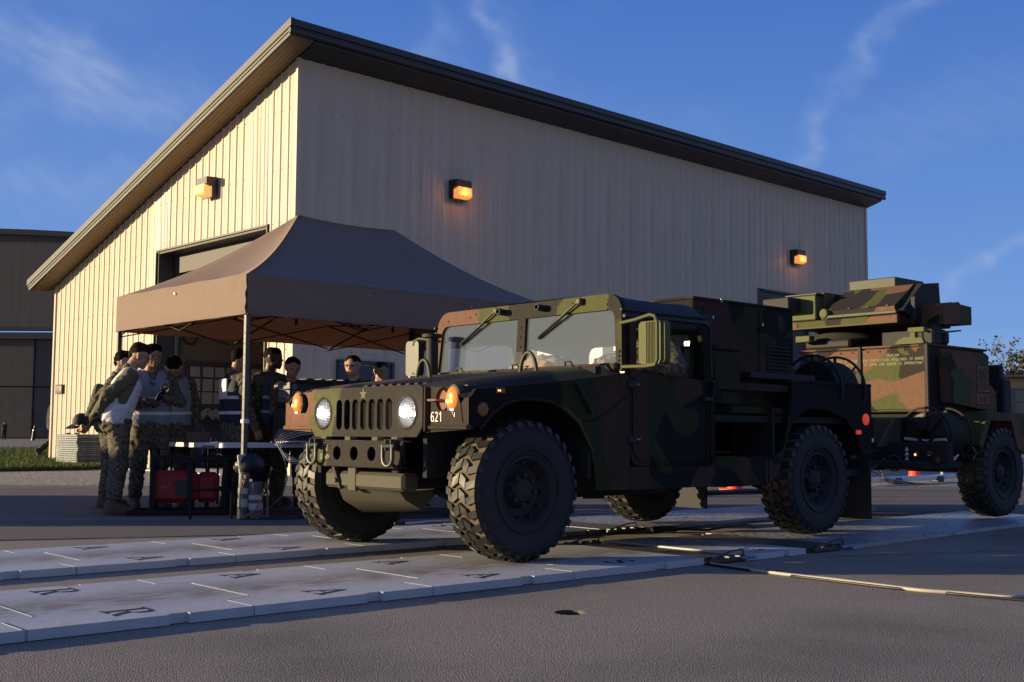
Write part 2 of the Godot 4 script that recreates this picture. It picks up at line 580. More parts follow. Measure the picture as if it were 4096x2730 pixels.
func bx(s: SurfaceTool, c: Vector3, size: Vector3, bev := 0.006, bs := Basis()) -> void:
	var h := size * 0.5
	var b := minf(bev, minf(h.x, minf(h.y, h.z)) * 0.49)
	for ax in 3:
		var a1 := (ax + 1) % 3
		var a2 := (ax + 2) % 3
		for sg in [-1, 1]:
			var f := []
			for k in [[-1, -1], [1, -1], [1, 1], [-1, 1]]:
				var p := Vector3()
				p[ax] = sg * h[ax]
				p[a1] = k[0] * (h[a1] - b)
				p[a2] = k[1] * (h[a2] - b)
				f.append(c + bs * p)
			poly(s, f, c)
	if b <= 0.0001: return
	for ax in 3:
		var a1 := (ax + 1) % 3
		var a2 := (ax + 2) % 3
		for k in [[-1, -1], [1, -1], [1, 1], [-1, 1]]:
			var f := []
			for e in [[-1, 0], [1, 0], [1, 1], [-1, 1]]:
				var p := Vector3()
				p[ax] = e[0] * (h[ax] - b)
				p[a1] = k[0] * (h[a1] - (0.0 if e[1] == 0 else b))
				p[a2] = k[1] * (h[a2] - (b if e[1] == 0 else 0.0))
				f.append(c + bs * p)
			poly(s, f, c)
	for i in [-1, 1]:
		for j in [-1, 1]:
			for k in [-1, 1]:
				var t := []
				for e in 3:
					var p := Vector3(i * (h.x - b), j * (h.y - b), k * (h.z - b))
					p[e] = [i, j, k][e] * h[e]
					t.append(c + bs * p)
				poly(s, t, c)

func bar(s: SurfaceTool, a: Vector3, b: Vector3, w: float, d: float, bev := 0.003) -> void:
	# a box beam from a to b
	var y := (b - a).normalized()
	var x := y.cross(Vector3.UP if absf(y.y) < 0.95 else Vector3.RIGHT).normalized()
	var z := x.cross(y)
	bx(s, (a + b) * 0.5, Vector3(w, a.distance_to(b), d), bev, Basis(x, y, z))

func tube(s: SurfaceTool, pts: Array, r: float, n := 8, r2 := -1.0) -> void:
	if r2 < 0: r2 = r
	var rings := []
	var up := Vector3.UP
	var last := pts.size() - 1
	for i in pts.size():
		var t: Vector3
		if i == 0: t = pts[1] - pts[0]
		elif i == last: t = pts[i] - pts[i - 1]
		else: t = (pts[i + 1] - pts[i]).normalized() + (pts[i] - pts[i - 1]).normalized()
		t = t.normalized()
		if absf(t.dot(up)) > 0.98: up = Vector3.RIGHT if absf(t.x) < 0.9 else Vector3.BACK
		var x := t.cross(up).normalized()
		up = x.cross(t).normalized()
		var ring := []
		var rr := lerpf(r, r2, float(i) / last)
		for k in n:
			var a := TAU * k / n
			ring.append(pts[i] + (x * cos(a) + up * sin(a)) * rr)
		rings.append(ring)
	s.set_smooth_group(0)
	for i in last:
		for k in n:
			var k2 := (k + 1) % n
			quad(s, rings[i][k], rings[i][k2], rings[i + 1][k2], rings[i + 1][k])
	s.set_smooth_group(-1)
	poly(s, rings[0], pts[1])
	poly(s, rings[last], pts[last - 1])

func lathe(s: SurfaceTool, prof: Array, xf := Transform3D(), n := 24, smooth := false) -> void:
	for i in prof.size() - 1:
		s.set_smooth_group(0 if smooth else i + 1)
		var p: Vector2 = prof[i]
		var q: Vector2 = prof[i + 1]
		for k in n:
			var a := TAU * k / n
			var b := TAU * (k + 1) / n
			var p1 := xf * Vector3(cos(a) * p.x, p.y, sin(a) * p.x)
			var p2 := xf * Vector3(cos(b) * p.x, p.y, sin(b) * p.x)
			var q1 := xf * Vector3(cos(a) * q.x, q.y, sin(a) * q.x)
			var q2 := xf * Vector3(cos(b) * q.x, q.y, sin(b) * q.x)
			if p.x < 1e-5:
				for v in [p1, q1, q2]: s.add_vertex(v)
			elif q.x < 1e-5:
				for v in [p1, q1, p2]: s.add_vertex(v)
			else:
				quad(s, p1, q1, q2, p2)
	s.set_smooth_group(-1)

func arc(c: Vector2, r: float, a0: float, a1: float, n: int) -> PackedVector2Array:
	var o := PackedVector2Array()
	for i in n + 1:
		var a := lerpf(a0, a1, float(i) / n)
		o.append(c + Vector2(cos(a), sin(a)) * r)
	return o

func circle(c: Vector2, r: float, n := 20) -> PackedVector2Array:
	var o := arc(c, r, 0, TAU, n)
	o.remove_at(n)
	return o

func rrect(x0: float, y0: float, x1: float, y1: float, r: float, n := 4) -> PackedVector2Array:
	var o := PackedVector2Array()
	o.append_array(arc(Vector2(x1 - r, y1 - r), r, 0, PI / 2, n))
	o.append_array(arc(Vector2(x0 + r, y1 - r), r, PI / 2, PI, n))
	o.append_array(arc(Vector2(x0 + r, y0 + r), r, PI, PI * 1.5, n))
	o.append_array(arc(Vector2(x1 - r, y0 + r), r, PI * 1.5, TAU, n))
	return o

func plate(s: SurfaceTool, outer: PackedVector2Array, holes: Array, xf: Transform3D, d: float) -> void:
	# a flat plate in the local xy plane, d thick along local z, with holes cut through it
	# cut the outline along a line through each hole, so that no piece has a hole left in it
	var pieces := [outer]
	for hole in holes:
		var c := 0.0
		for q in hole: c += q.x / hole.size()
		var next := []
		for p in pieces:
			for half in [pv([-99, -99, c, -99, c, 99, -99, 99]), pv([c, -99, 99, -99, 99, 99, c, 99])]:
				for part in Geometry2D.intersect_polygons(p, half):
					if Geometry2D.is_polygon_clockwise(part): continue
					for rest in Geometry2D.clip_polygons(part, hole):
						if not Geometry2D.is_polygon_clockwise(rest): next.append(rest)
		pieces = next
	for ring in pieces:
		var tris := Geometry2D.triangulate_polygon(ring)
		for i in range(0, tris.size(), 3):
			var a: Vector2 = ring[tris[i]]
			var b: Vector2 = ring[tris[i + 1]]
			var c: Vector2 = ring[tris[i + 2]]
			var ctr := xf * Vector3((a.x + b.x + c.x) / 3, (a.y + b.y + c.y) / 3, d * 0.5)
			poly(s, [xf * Vector3(a.x, a.y, d), xf * Vector3(b.x, b.y, d), xf * Vector3(c.x, c.y, d)], ctr)
			poly(s, [xf * Vector3(a.x, a.y, 0), xf * Vector3(b.x, b.y, 0), xf * Vector3(c.x, c.y, 0)], ctr)
	var loops := [outer]
	loops.append_array(holes)
	for li in loops.size():
		var lp: PackedVector2Array = loops[li]
		var cw := Geometry2D.is_polygon_clockwise(lp)
		for i in lp.size():
			var a := lp[i]
			var b := lp[(i + 1) % lp.size()]
			var nrm := Vector2(b.y - a.y, a.x - b.x).normalized()
			if cw: nrm = -nrm
			if li > 0: nrm = -nrm
			var ins := (a + b) * 0.5 - nrm * 0.01
			poly(s, [xf * Vector3(a.x, a.y, 0), xf * Vector3(b.x, b.y, 0), xf * Vector3(b.x, b.y, d), xf * Vector3(a.x, a.y, d)], xf * Vector3(ins.x, ins.y, d * 0.5))

func frame_x(x: float) -> Transform3D:
	# plate coordinates (z, y) at local x, thickness going to +x
	return Transform3D(Basis(Vector3(0, 0, 1), Vector3(0, 1, 0), Vector3(1, 0, 0)), Vector3(x, 0, 0))

func frame_z(z: float, sg := 1.0) -> Transform3D:
	# plate coordinates (x, y) at local z, thickness going to sg*z
	return Transform3D(Basis(Vector3(1, 0, 0), Vector3(0, 1, 0), Vector3(0, 0, sg)), Vector3(0, 0, z))

func frame_y(y: float) -> Transform3D:
	# plate coordinates (x, z) at local y, thickness going up
	return Transform3D(Basis(Vector3(1, 0, 0), Vector3(0, 0, 1), Vector3(0, 1, 0)), Vector3(0, y, 0))

func pv(a: Array) -> PackedVector2Array:
	var o := PackedVector2Array()
	for i in range(0, a.size(), 2): o.append(Vector2(a[i], a[i + 1]))
	return o

func words(called: String, txt: String, height: float, font: String, m: String, parent: Node, xf: Transform3D, thin := 0.003) -> MeshInstance3D:
	var t := TextMesh.new()
	var f := SystemFont.new()
	f.font_names = PackedStringArray([font])
	t.font = f
	t.text = txt
	t.font_size = 64
	t.pixel_size = height / 46.0
	t.depth = thin
	t.curve_step = 2.0
	var o := inst(called, t, m, parent)
	o.transform = xf
	return o

func grid_mesh(s: SurfaceTool, pts: Array, group := 0) -> void:
	# pts: rows of points
	s.set_smooth_group(group)
	for i in pts.size() - 1:
		for j in pts[i].size() - 1:
			quad(s, pts[i][j], pts[i][j + 1], pts[i + 1][j + 1], pts[i + 1][j])
	s.set_smooth_group(-1)

# ---------------------------------------------------------------- ground
func flat(called: String, pts: Array, y: float, m: String) -> MeshInstance3D:
	# pts: (x, depth) pairs
	var s := mb()
	var p2 := PackedVector2Array()
	for p in pts: p2.append(Vector2(p[0], -p[1]))
	var t := Geometry2D.triangulate_polygon(p2)
	for i in range(0, t.size(), 3):
		poly(s, [Vector3(p2[t[i]].x, y, p2[t[i]].y), Vector3(p2[t[i + 1]].x, y, p2[t[i + 1]].y), Vector3(p2[t[i + 2]].x, y, p2[t[i + 2]].y)], Vector3(p2[t[i]].x, y - 1, p2[t[i]].y))
	return struct(called, s, m)

func ground() -> void:
	var s := mb()
	# the apron, with the drain hole cut out of it
	var hc := Vector2(0.29, -5.765)
	var hr := []
	for i in 20:
		var a := TAU * i / 20
		hr.append(Vector3(hc.x + cos(a) * 0.078, 0, hc.y + sin(a) * 0.085))
	var sq := [Vector3(2, 0, -3), Vector3(2, 0, -8), Vector3(-2, 0, -8), Vector3(-2, 0, -3)]
	var outer := []
	for i in 20:
		var a := TAU * i / 20
		var dv := Vector2(cos(a), sin(a))
		var k := 1.5 / maxf(absf(dv.x), absf(dv.y))
		outer.append(Vector3(hc.x + dv.x * k, 0, hc.y + dv.y * k))
	# square ring round the hole: corners fall between the rays, so add them
	var below := Vector3(hc.x, -5, hc.y)
	for i in 20:
		var j := (i + 1) % 20
		poly(s, [hr[i], hr[j], outer[j], outer[i]], below)
	for cx in [-1, 1]:
		for cz in [-1, 1]:
			var cor := Vector3(hc.x + cx * 1.5, 0, hc.y + cz * 1.5)
			var near := []
			for o in outer:
				if o.distance_to(cor) < 0.78: near.append(o)
			if near.size() == 2: poly(s, [near[0], near[1], cor], below)
			elif near.size() > 2: poly(s, [near[0], near[1], cor], below)
	var x0 := hc.x - 1.5
	var x1 := hc.x + 1.5
	var z0 := hc.y - 1.5
	var z1 := hc.y + 1.5
	var R := 900.0
	for q in [[-R, -R, R, z0], [-R, z1, R, R], [-R, z0, x0, z1], [x1, z0, R, z1]]:
		poly(s, [Vector3(q[0], 0, q[1]), Vector3(q[2], 0, q[1]), Vector3(q[2], 0, q[3]), Vector3(q[0], 0, q[3])], Vector3(0, -5, 0))
	struct("ground", s, "asphalt")
	# tie-down well sunk into the apron
	var w := thing("tie_down_well", "small round tie-down hole sunk into the bare foreground asphalt", "drain", Vector3(hc.x, 0, hc.y))
	s = mb()
	for i in 20:
		var a := TAU * i / 20
		var b := TAU * (i + 1) / 20
		var p := Vector3(cos(a) * 0.078, 0.0, sin(a) * 0.085)
		var q := Vector3(cos(b) * 0.078, 0.0, sin(b) * 0.085)
		poly(s, [p, q, q + Vector3(0, -0.09, 0), p + Vector3(0, -0.09, 0)], Vector3(p.x * 2, -0.04, p.z * 2))
		poly(s, [Vector3(0, -0.09, 0), p + Vector3(0, -0.09, 0), q + Vector3(0, -0.09, 0)], Vector3(0, -1, 0))
	obj("cup", s, "jamb", w)
	s = mb()
	tube(s, [Vector3(-0.076, -0.03, 0), Vector3(0.076, -0.03, 0)], 0.011, 8)
	obj("cross_bar", s, "steel_dark", w)
	# older, coarser asphalt lane under the canopy and the sealed joint along it
	flat("old_asphalt", [[-30, 7.4], [-4.09, 9.37], [-1.9, 10.1], [6, 13.2], [14, 16.4], [14, 20.2], [-3, 18.6], [-25, 17.4]], 0.004, "asphalt_old")
	s = mb()
	var jp := [[-14, 8.9], [-9, 8.95], [-4.09, 9.37], [-3.2, 9.62], [-1.9, 10.1], [0.2, 10.85], [2.4, 11.75], [6.0, 13.2]]
	for i in jp.size() - 1:
		var a := Vector3(jp[i][0], 0.008, -jp[i][1])
		var b := Vector3(jp[i + 1][0], 0.008, -jp[i + 1][1])
		var n := (b - a).cross(Vector3.UP).normalized() * 0.014
		poly(s, [a - n, a + n, b + n, b - n], a + Vector3.DOWN)
	struct("pavement_joint", s, "joint")
	# meandering crack in the foreground right
	s = mb()
	var rg := RandomNumberGenerator.new()
	rg.seed = 5
	var prev := Vector3(2.32, 0.004, -8.45)
	for i in 40:
		var nx := prev + Vector3(0.09, 0, -0.035 + rg.randf_range(-0.03, 0.03))
		var n := (nx - prev).cross(Vector3.UP).normalized() * rg.randf_range(0.003, 0.008)
		poly(s, [prev - n, prev + n, nx + n, nx - n], prev + Vector3.DOWN)
		prev = nx
	struct("pavement_crack", s, "joint")
	# concrete apron before the building
	flat("concrete_apron", [[-25, 17.9], [-3, 19.0], [14, 20.6], [30, 22.5], [30, 60], [2, 34], [-9.0, 28.5], [-9.75, 26.3], [-11.08, 25.2], [-18, 18.9]], 0.008, "concrete")
	s = mb()
	for L in [[-12, 21.5, 2, 22.8], [-6.4, 18.8, -4.9, 24.0], [2, 19.6, 6.0, 28.0], [6, 24, 24, 25]]:
		var a := Vector3(L[0], 0.012, -L[1])
		var b := Vector3(L[2], 0.012, -L[3])
		var n := (b - a).cross(Vector3.UP).normalized() * 0.012
		poly(s, [a - n, a + n, b + n, b - n], a + Vector3.DOWN)
	struct("concrete_joint", s, "joint")
	# lawn beside the building, rising a little towards the back
	s = mb()
	var rows := []
	for i in 14:
		var row := []
		var t := i / 13.0
		for j in 10:
			var u := j / 9.0
			var a := Vector2(-40, 1.0).lerp(Vector2(-9.6, 26.6), u)
			var b := Vector2(-60, 46).lerp(Vector2(-6, 53), u)
			var p := a.lerp(b, t)
			row.append(Vector3(p.x, 0.012 + 0.10 * smoothstep(0.0, 0.5, t) + 0.05 * sin(p.x * 0.7) * t, -p.y))
		rows.append(row)
	grid_mesh(s, rows)
	struct("lawn", s, "lawn")
	grass(rows)

func grass(rows: Array) -> void:
	var s := mb()
	var rg := RandomNumberGenerator.new()
	rg.seed = 8

	s.set_smooth_group(-1)
	for k in 7:
		var a := rg.randf() * TAU
		var base := Vector3(rg.randf_range(-0.04, 0.04), 0, rg.randf_range(-0.04, 0.04))
		var side := Vector3(cos(a), 0, sin(a)) * 0.006
		var tip := base + Vector3(rg.randf_range(-0.05, 0.05), rg.randf_range(0.06, 0.12), rg.randf_range(-0.05, 0.05))
		var mid := base.lerp(tip, 0.55) + Vector3(0, 0.012, 0)
		for v in [base - side, base + side, mid + side * 0.8, base - side, mid + side * 0.8, mid - side * 0.8, mid - side * 0.8, mid + side * 0.8, tip]: s.add_vertex(v)
	s.generate_normals()
	var mm := MultiMesh.new()
	mm.transform_format = MultiMesh.TRANSFORM_3D
	mm.use_colors = true
	mm.mesh = s.commit()
	var n := 26000
	mm.instance_count = n
	for i in n:
		var u := pow(rg.randf(), 0.5) * 0.62 + 0.38
		var t := pow(rg.randf(), 1.7)
		var fi := t * 12.99
		var fj := u * 8.99
		var a: Vector3 = rows[int(fi)][int(fj)]
		var b: Vector3 = rows[int(fi) + 1][int(fj)]
		var c: Vector3 = rows[int(fi)][int(fj) + 1]
		var p := a + (b - a) * (fi - int(fi)) + (c - a) * (fj - int(fj))
		var sc := rg.randf_range(0.7, 1.5)
		mm.set_instance_transform(i, Transform3D(Basis(Vector3.UP, rg.randf() * TAU).scaled(Vector3(sc, sc, sc)), p))
		var dry := rg.randf()
		mm.set_instance_color(i, Color(0.075, 0.115, 0.022).lerp(Color(0.17, 0.15, 0.05), dry * dry * (0.4 + 0.6 * t)))
	var o := MultiMeshInstance3D.new()
	o.multimesh = mm
	o.material_override = M["blade"]
	o.name = "grass"
	add_child(o)
	o.set_meta("kind", "stuff")
	tag(o, "short green grass with dry tips on the strip left of the metal building", "grass")

# ---------------------------------------------------------------- the metal building
const RIB := 0.3048
func siding(s: SurfaceTool, along: Vector3, out: Vector3, w: float, hb: Callable, ht: Callable) -> void:
	# one ribbed sheet of width w; hb(u) and ht(u) give its lower and upper edge
	var prof := []
	var x := 0.0
	while x < w - 0.01:
		for q in [[0.0, 0.0], [0.118, 0.0], [0.121, 0.005], [0.137, 0.005], [0.140, 0.0], [0.212, 0.0], [0.241, 0.024], [0.275, 0.024], [0.303, 0.0]]:
			if x + q[0] <= w: prof.append(Vector2(x + q[0], q[1]))
		x += RIB
	prof.append(Vector2(w, 0.0))
	for i in prof.size() - 1:
		var a: Vector2 = prof[i]
		var b: Vector2 = prof[i + 1]
		var pa := along * a.x + out * a.y
		var pb := along * b.x + out * b.y
		poly(s, [pa + Vector3.UP * hb.call(a.x), pb + Vector3.UP * hb.call(b.x), pb + Vector3.UP * ht.call(b.x), pa + Vector3.UP * ht.call(a.x)], (pa + pb) * 0.5 - out + Vector3.UP * 2.0)

func wall_pack(b: Node3D, at: Vector3, turn: float) -> void:
	var l := Node3D.new()
	l.name = "wall_lamp"
	b.add_child(l, true)
	l.position = at
	l.rotation.y = turn
	# local: z points out of the wall
	var s := mb()
	bx(s, Vector3(0, 0.03, 0.025), Vector3(0.46, 0.42, 0.05), 0.01)
	var side := pv([0.0, -0.21, 0.06, -0.235, 0.10, -0.235, 0.10, 0.02, 0.24, 0.06, 0.24, 0.22, 0.0, 0.235])
	plate(s, side, [], Transform3D(Basis(Vector3(0, 0, 1), Vector3(0, 1, 0), Vector3(1, 0, 0)), Vector3(-0.23, 0, 0.05)), 0.46)
	obj("case", s, "lamp_case", l)
	s = mb()
	var lens := pv([0.105, -0.205, 0.23, -0.185, 0.285, -0.15, 0.285, 0.045, 0.105, 0.0])
	plate(s, lens, [], Transform3D(Basis(Vector3(0, 0, 1), Vector3(0, 1, 0), Vector3(1, 0, 0)), Vector3(-0.205, 0, 0.05)), 0.41)
	obj("lamp_lens", s, "lamp_lens", l)
	var o := OmniLight3D.new()
	o.light_color = Color(1.0, 0.62, 0.28)
	o.light_energy = 0.06
	o.light_size = 0.1
	o.omni_range = 12.0
	o.omni_attenuation = 2.0
	o.shadow_enabled = true
	o.position = Vector3(0, -0.09, 0.42)
	l.add_child(o)

func big_building() -> void:
	var b := thing("metal_building", "tan ribbed metal shed with dark brown sloping roof and lit wall lamps", "building", Vector3(-4.514, 0, -23.765), 0.758)
	var H := 8.73
	var m := 0.3045
	var top_of := func(z: float) -> float: return H + z * m
	# structural walls behind the sheets
	var s := mb()
	bx(s, Vector3(11.5, 4.3, -0.16), Vector3(22.9, 8.6, 0.2), 0.0)
	bx(s, Vector3(22.9, 2.4, -6.1), Vector3(0.2, 4.8, 12.0), 0.0)
	bx(s, Vector3(11.5, 2.4, -12.1), Vector3(22.9, 4.8, 0.2), 0.0)
	plate(s, pv([-0.2, 0.0, -0.2, 8.5, -1.0, 8.3, -1.0, 0.0]), [], frame_x(0.05), 0.2)
	plate(s, pv([-1.0, 5.3, -1.0, 8.3, -6.08, 6.75, -6.08, 5.3]), [], frame_x(0.05), 0.2)
	plate(s, pv([-6.08, 0.0, -6.08, 6.75, -12.1, 4.9, -12.1, 0.0]), [], frame_x(0.05), 0.2)
	obj("inner_wall", s, "dark_wall", b)
	# long wall: 25 sheets sharing one mesh
	s = mb()
	var sw := RIB * 3.0
	siding(s, Vector3.RIGHT, Vector3.BACK, sw, func(_u): return 0.0, func(_u): return H)
	s.generate_normals()
	var sheet := s.commit()
	s = mb()
	siding(s, Vector3.RIGHT, Vector3.BACK, sw, func(_u): return 5.36, func(_u): return H)
	s.generate_normals()
	var above := s.commit()
	for i in 25:
		var x := 0.06 + i * sw
		var o := inst("wall_panel", above if i >= 18 and i < 21 else sheet, "siding", b)
		o.position = Vector3(x, 0, 0.0)
	# short wall: sheets cut to the slope and to the door
	var z := -0.06
	while z > -12.15:
		var w := minf(sw, 12.2 + z)
		s = mb()
		var z0 := z
		var bottom := func(u: float) -> float: return 5.28 if z0 - u < -1.02 and z0 - u > -6.06 else 0.0
		var cuts := [0.0]
		for e in [-1.01, -6.07]:
			if z0 > e and z0 - w < e: cuts.append(z0 - e)
		cuts.append(w)
		if cuts.size() == 2:
			siding(s, Vector3.FORWARD, Vector3.LEFT, w, bottom, func(u): return top_of.call(z0 - u))
		else:
			# the door edge runs through this sheet: one full-height and one short strip
			for k in cuts.size() - 1:
				var c0: float = cuts[k]
				var c1: float = cuts[k + 1]
				var mid := z0 - (c0 + c1) * 0.5
				var y0 := 5.28 if mid < -1.01 and mid > -6.07 else 0.0
				var t := mb()
				siding(t, Vector3.FORWARD, Vector3.LEFT, c1 - c0, func(_u): return y0, func(u): return top_of.call(z0 - c0 - u))
				t.generate_normals()
				s.append_from(t.commit(), 0, Transform3D(Basis(), Vector3(0, 0, -c0)))
		var o := obj("wall_panel", s, "siding", b)
		o.position = Vector3(0, 0, z0)
		z -= sw
	# corner and base trim
	for q in [[Vector3(0.02, H * 0.5, 0.0), Vector3(0.10, H, 0.086)], [Vector3(23.0, H * 0.5, 0.0), Vector3(0.12, H, 0.086)], [Vector3(0.0, 2.5, -12.24), Vector3(0.086, 5.0, 0.10)]]:
		s = mb()
		bx(s, q[0], q[1], 0.004)
		obj("corner_trim", s, "siding", b)
	# fasteners: too small to pick apart singly
	s = mb()
	var rg := RandomNumberGenerator.new()
	rg.seed = 2
	for y in [1.25, 2.6, 3.95, 5.3, 6.45, 7.7]:
		var i := 0
		while i < 75:
			var p := Vector3(0.06 + i * RIB + 0.19, y + rg.randf_range(-0.01, 0.01), 0.004)
			bx(s, p, Vector3(0.02, 0.02, 0.012), 0.0)
			i += 1
		for k in 39:
			var zz := -0.06 - k * RIB - 0.19
			if y < top_of.call(zz) - 0.3 and not (zz < -0.9 and zz > -6.2 and y < 5.4):
				bx(s, Vector3(-0.004, y, zz), Vector3(0.012, 0.02, 0.02), 0.0)
	var fs := obj("fasteners", s, "screw", b)
	fs.set_meta("kind", "stuff")
	# roof slab, gutter, fascia bands and soffit
	s = mb()
	plate(s, pv([0.60, 9.23, 0.60, 9.02, -12.75, 9.02 - 13.35 * m, -12.75, 9.23 - 13.35 * m]), [], frame_x(-0.55), 23.72)
	var roof := obj("roof", s, "bronze", b)
	s = mb()
	plate(s, pv([0.60, 9.255, 0.69, 9.255, 0.69, 9.12, 0.655, 9.10, 0.655, 9.07, 0.675, 9.05, 0.675, 8.98, 0.64, 8.955, 0.60, 8.955]), [], frame_x(-0.63), 23.86)
	obj("gutter", s, "bronze", roof)
	s = mb()
	plate(s, pv([0.70, 9.262, 0.70, 9.10, -12.78, 9.10 - 13.48 * m, -12.78, 9.262 - 13.48 * m]), [], frame_x(-0.645), 0.09)
	plate(s, pv([0.64, 9.09, 0.64, 9.02, -12.76, 9.02 - 13.4 * m, -12.76, 9.09 - 13.4 * m]), [], frame_x(-0.62), 0.075)
	plate(s, pv([0.62, 9.015, 0.62, 8.93, -12.74, 8.93 - 13.36 * m, -12.74, 9.015 - 13.36 * m]), [], frame_x(-0.60), 0.06)
	obj("rake_trim", s, "bronze_light", roof)
	s = mb()
	for k in 5:
		var x0 := -0.535 + k * 0.105
		plate(s, pv([0.58, 9.01, 0.58, 8.925, -12.7, 8.925 - 13.28 * m, -12.7, 9.01 - 13.28 * m]), [], frame_x(x0), 0.098)
	obj("soffit", s, "soffit", roof)
	s = mb()
	for k in 4:
		plate(s, pv([0.585 - k * 0.14, 8.985 - k * 0.14 * m, 0.585 - k * 0.14, 8.905 - k * 0.14 * m, 0.452 - k * 0.14, 8.905 - (k + 1) * 0.14 * m, 0.452 - k * 0.14, 8.985 - (k + 1) * 0.14 * m]), [], frame_x(0.0), 23.1)
	obj("eave_soffit", s, "bronze", roof)
	# roller door in the short wall
	s = mb()
	bx(s, Vector3(0.30, 2.64, -1.04), Vector3(0.64, 5.28, 0.05), 0.003)
	bx(s, Vector3(0.30, 2.64, -6.04), Vector3(0.64, 5.28, 0.05), 0.003)
	bx(s, Vector3(0.30, 5.25, -3.54), Vector3(0.64, 0.05, 4.9), 0.003)
	bx(s, Vector3(0.52, 5.0, -3.54), Vector3(0.3, 0.46, 4.9), 0.003)
	obj("door_frame", s, "jamb", b)
	s = mb()
	bx(s, Vector3(-0.03, 5.30, -3.54), Vector3(0.07, 0.045, 5.12), 0.003)
	bx(s, Vector3(-0.03, 2.64, -1.0), Vector3(0.07, 5.26, 0.035), 0.003)
	bx(s, Vector3(-0.03, 2.64, -6.09), Vector3(0.07, 5.26, 0.035), 0.003)
	obj("door_trim", s, "bronze_light", b)
	for z0 in [-1.22, -6.02]:
		s = mb()
		bx(s, Vector3(0.50, 2.45, z0), Vector3(0.08, 4.8, 0.10), 0.003)
		obj("guide_rail", s, "steel_rail", b)
	# the bay behind the raised door
	s = mb()
	bx(s, Vector3(4.9, 2.4, -6.30), Vector3(8.4, 4.8, 0.16), 0.0)
	obj("partition_wall", s, "inside_tan", b)
	s = mb()
	bx(s, Vector3(9.2, 2.4, -3.25), Vector3(0.2, 4.8, 6.2), 0.0)
	obj("bay_back_wall", s, "inside_tan", b)
	s = mb()
	bx(s, Vector3(4.9, 4.95, -3.25), Vector3(8.8, 0.1, 6.2), 0.0)
	obj("bay_ceiling", s, "dark_wall", b)
	s = mb()
	var y := 3.7
	while y < 4.9:
		var pr := pv([0.0, 0.0, 0.020, 0.004, 0.024, 0.030, 0.020, 0.056, 0.0, 0.060])
		plate(s, pr, [], Transform3D(Basis(Vector3(-1, 0, 0), Vector3(0, 1, 0), Vector3(0, 0, -1)), Vector3(0.56, y, -1.25)), 4.58)
		y += 0.077
	bx(s, Vector3(0.56, 3.67, -3.54), Vector3(0.05, 0.08, 4.6), 0.006)
	var sh := obj("roller_door", s, "shutter", b)
	sh.set_meta("kind", "stuff")
	s = mb()
	bx(s, Vector3(0.575, 4.3, -3.54), Vector3(0.02, 1.25, 4.6), 0.0)
	obj("shade_backing", s, "jamb", b)  # added dark sheet: shade of the slat gaps put into its colour
	s = mb()
	bx(s, Vector3(-0.3, 0.018, -3.54), Vector3(1.4, 0.02, 5.0), 0.004)
	obj("threshold", s, "white_paint", b)
	# roller door in the long wall
	s = mb()
	bx(s, Vector3(18.2, 5.33, -0.05), Vector3(2.9, 0.06, 0.20), 0.003)
	bx(s, Vector3(16.52, 2.68, -0.05), Vector3(0.06, 5.36, 0.20), 0.003)
	bx(s, Vector3(19.26, 2.68, -0.05), Vector3(0.06, 5.36, 0.20), 0.003)
	obj("door_trim", s, "bronze", b)
	s = mb()
	y = 0.02
	while y < 5.1:
		bx(s, Vector3(17.9, y + 0.045, -0.035), Vector3(2.68, 0.085, 0.03), 0.012)
		y += 0.092
	bx(s, Vector3(17.9, 5.22, -0.03), Vector3(2.68, 0.2, 0.04), 0.004)
	obj("roller_door", s, "door_brown", b)
	# personnel door in the long wall
	s = mb()
	bx(s, Vector3(1.83, 1.16, 0.03), Vector3(1.36, 2.32, 0.07), 0.004)
	var dr := obj("door", s, "navy_door", b)
	s = mb()
	bx(s, Vector3(1.12, 1.2, 0.045), Vector3(0.07, 2.4, 0.11), 0.004)
	bx(s, Vector3(2.54, 1.2, 0.045), Vector3(0.07, 2.4, 0.11), 0.004)
	bx(s, Vector3(1.83, 2.4, 0.045), Vector3(1.49, 0.07, 0.11), 0.004)
	obj("door_frame", s, "navy_door", dr)
	s = mb()
	plate(s, rrect(1.92, 1.45, 2.28, 2.12, 0.06), [], frame_z(0.068), 0.012)
	obj("window", s, "far_glass", dr)
	# lamps: one on the short wall, two on the long wall
	wall_pack(b, Vector3(4.36, 6.53, 0.03), 0.0)
	wall_pack(b, Vector3(18.5, 6.50, 0.03), 0.0)
	wall_pack(b, Vector3(-0.03, 6.45, -3.42), -PI / 2)
	# number plate
	var sg := thing("number_sign", "small brown 1779 number sign on the lit tan wall", "sign")
	sg.transform = b.transform * Transform3D(Basis(Vector3.UP, -PI / 2), Vector3(-0.04, 2.06, -11.70))
	s = mb()
	bx(s, Vector3(0, 0, 0.02), Vector3(0.44, 0.26, 0.03), 0.004)
	obj("plate", s, "sign_brown", sg)
	words("number", "1779", 0.13, "Droid Sans", "white_paint", sg, Transform3D(Basis(), Vector3(0, 0, 0.0365)), 0.004)
	# things hung on or standing along the bay's side wall
	var nb := thing("notice_board", "brown notice board with pinned sheets on the shaded wall inside the bay", "notice board")
	nb.transform = b.transform * Transform3D(Basis(), Vector3(1.98, 0, -6.19))
	s = mb()
	bx(s, Vector3(0, 2.06, 0), Vector3(2.15, 1.04, 0.04), 0.006)
	obj("board", s, "cork", nb)
	s = mb()
	for e in [[0, 2.60, 2.25, 0.07], [0, 1.52, 2.25, 0.07]]: bx(s, Vector3(e[0], e[1], 0.03), Vector3(e[2], e[3], 0.05), 0.006)
	for x in [-1.10, 1.10]: bx(s, Vector3(x, 2.06, 0.03), Vector3(0.07, 1.02, 0.05), 0.006)
	obj("board_frame", s, "door_brown", nb)
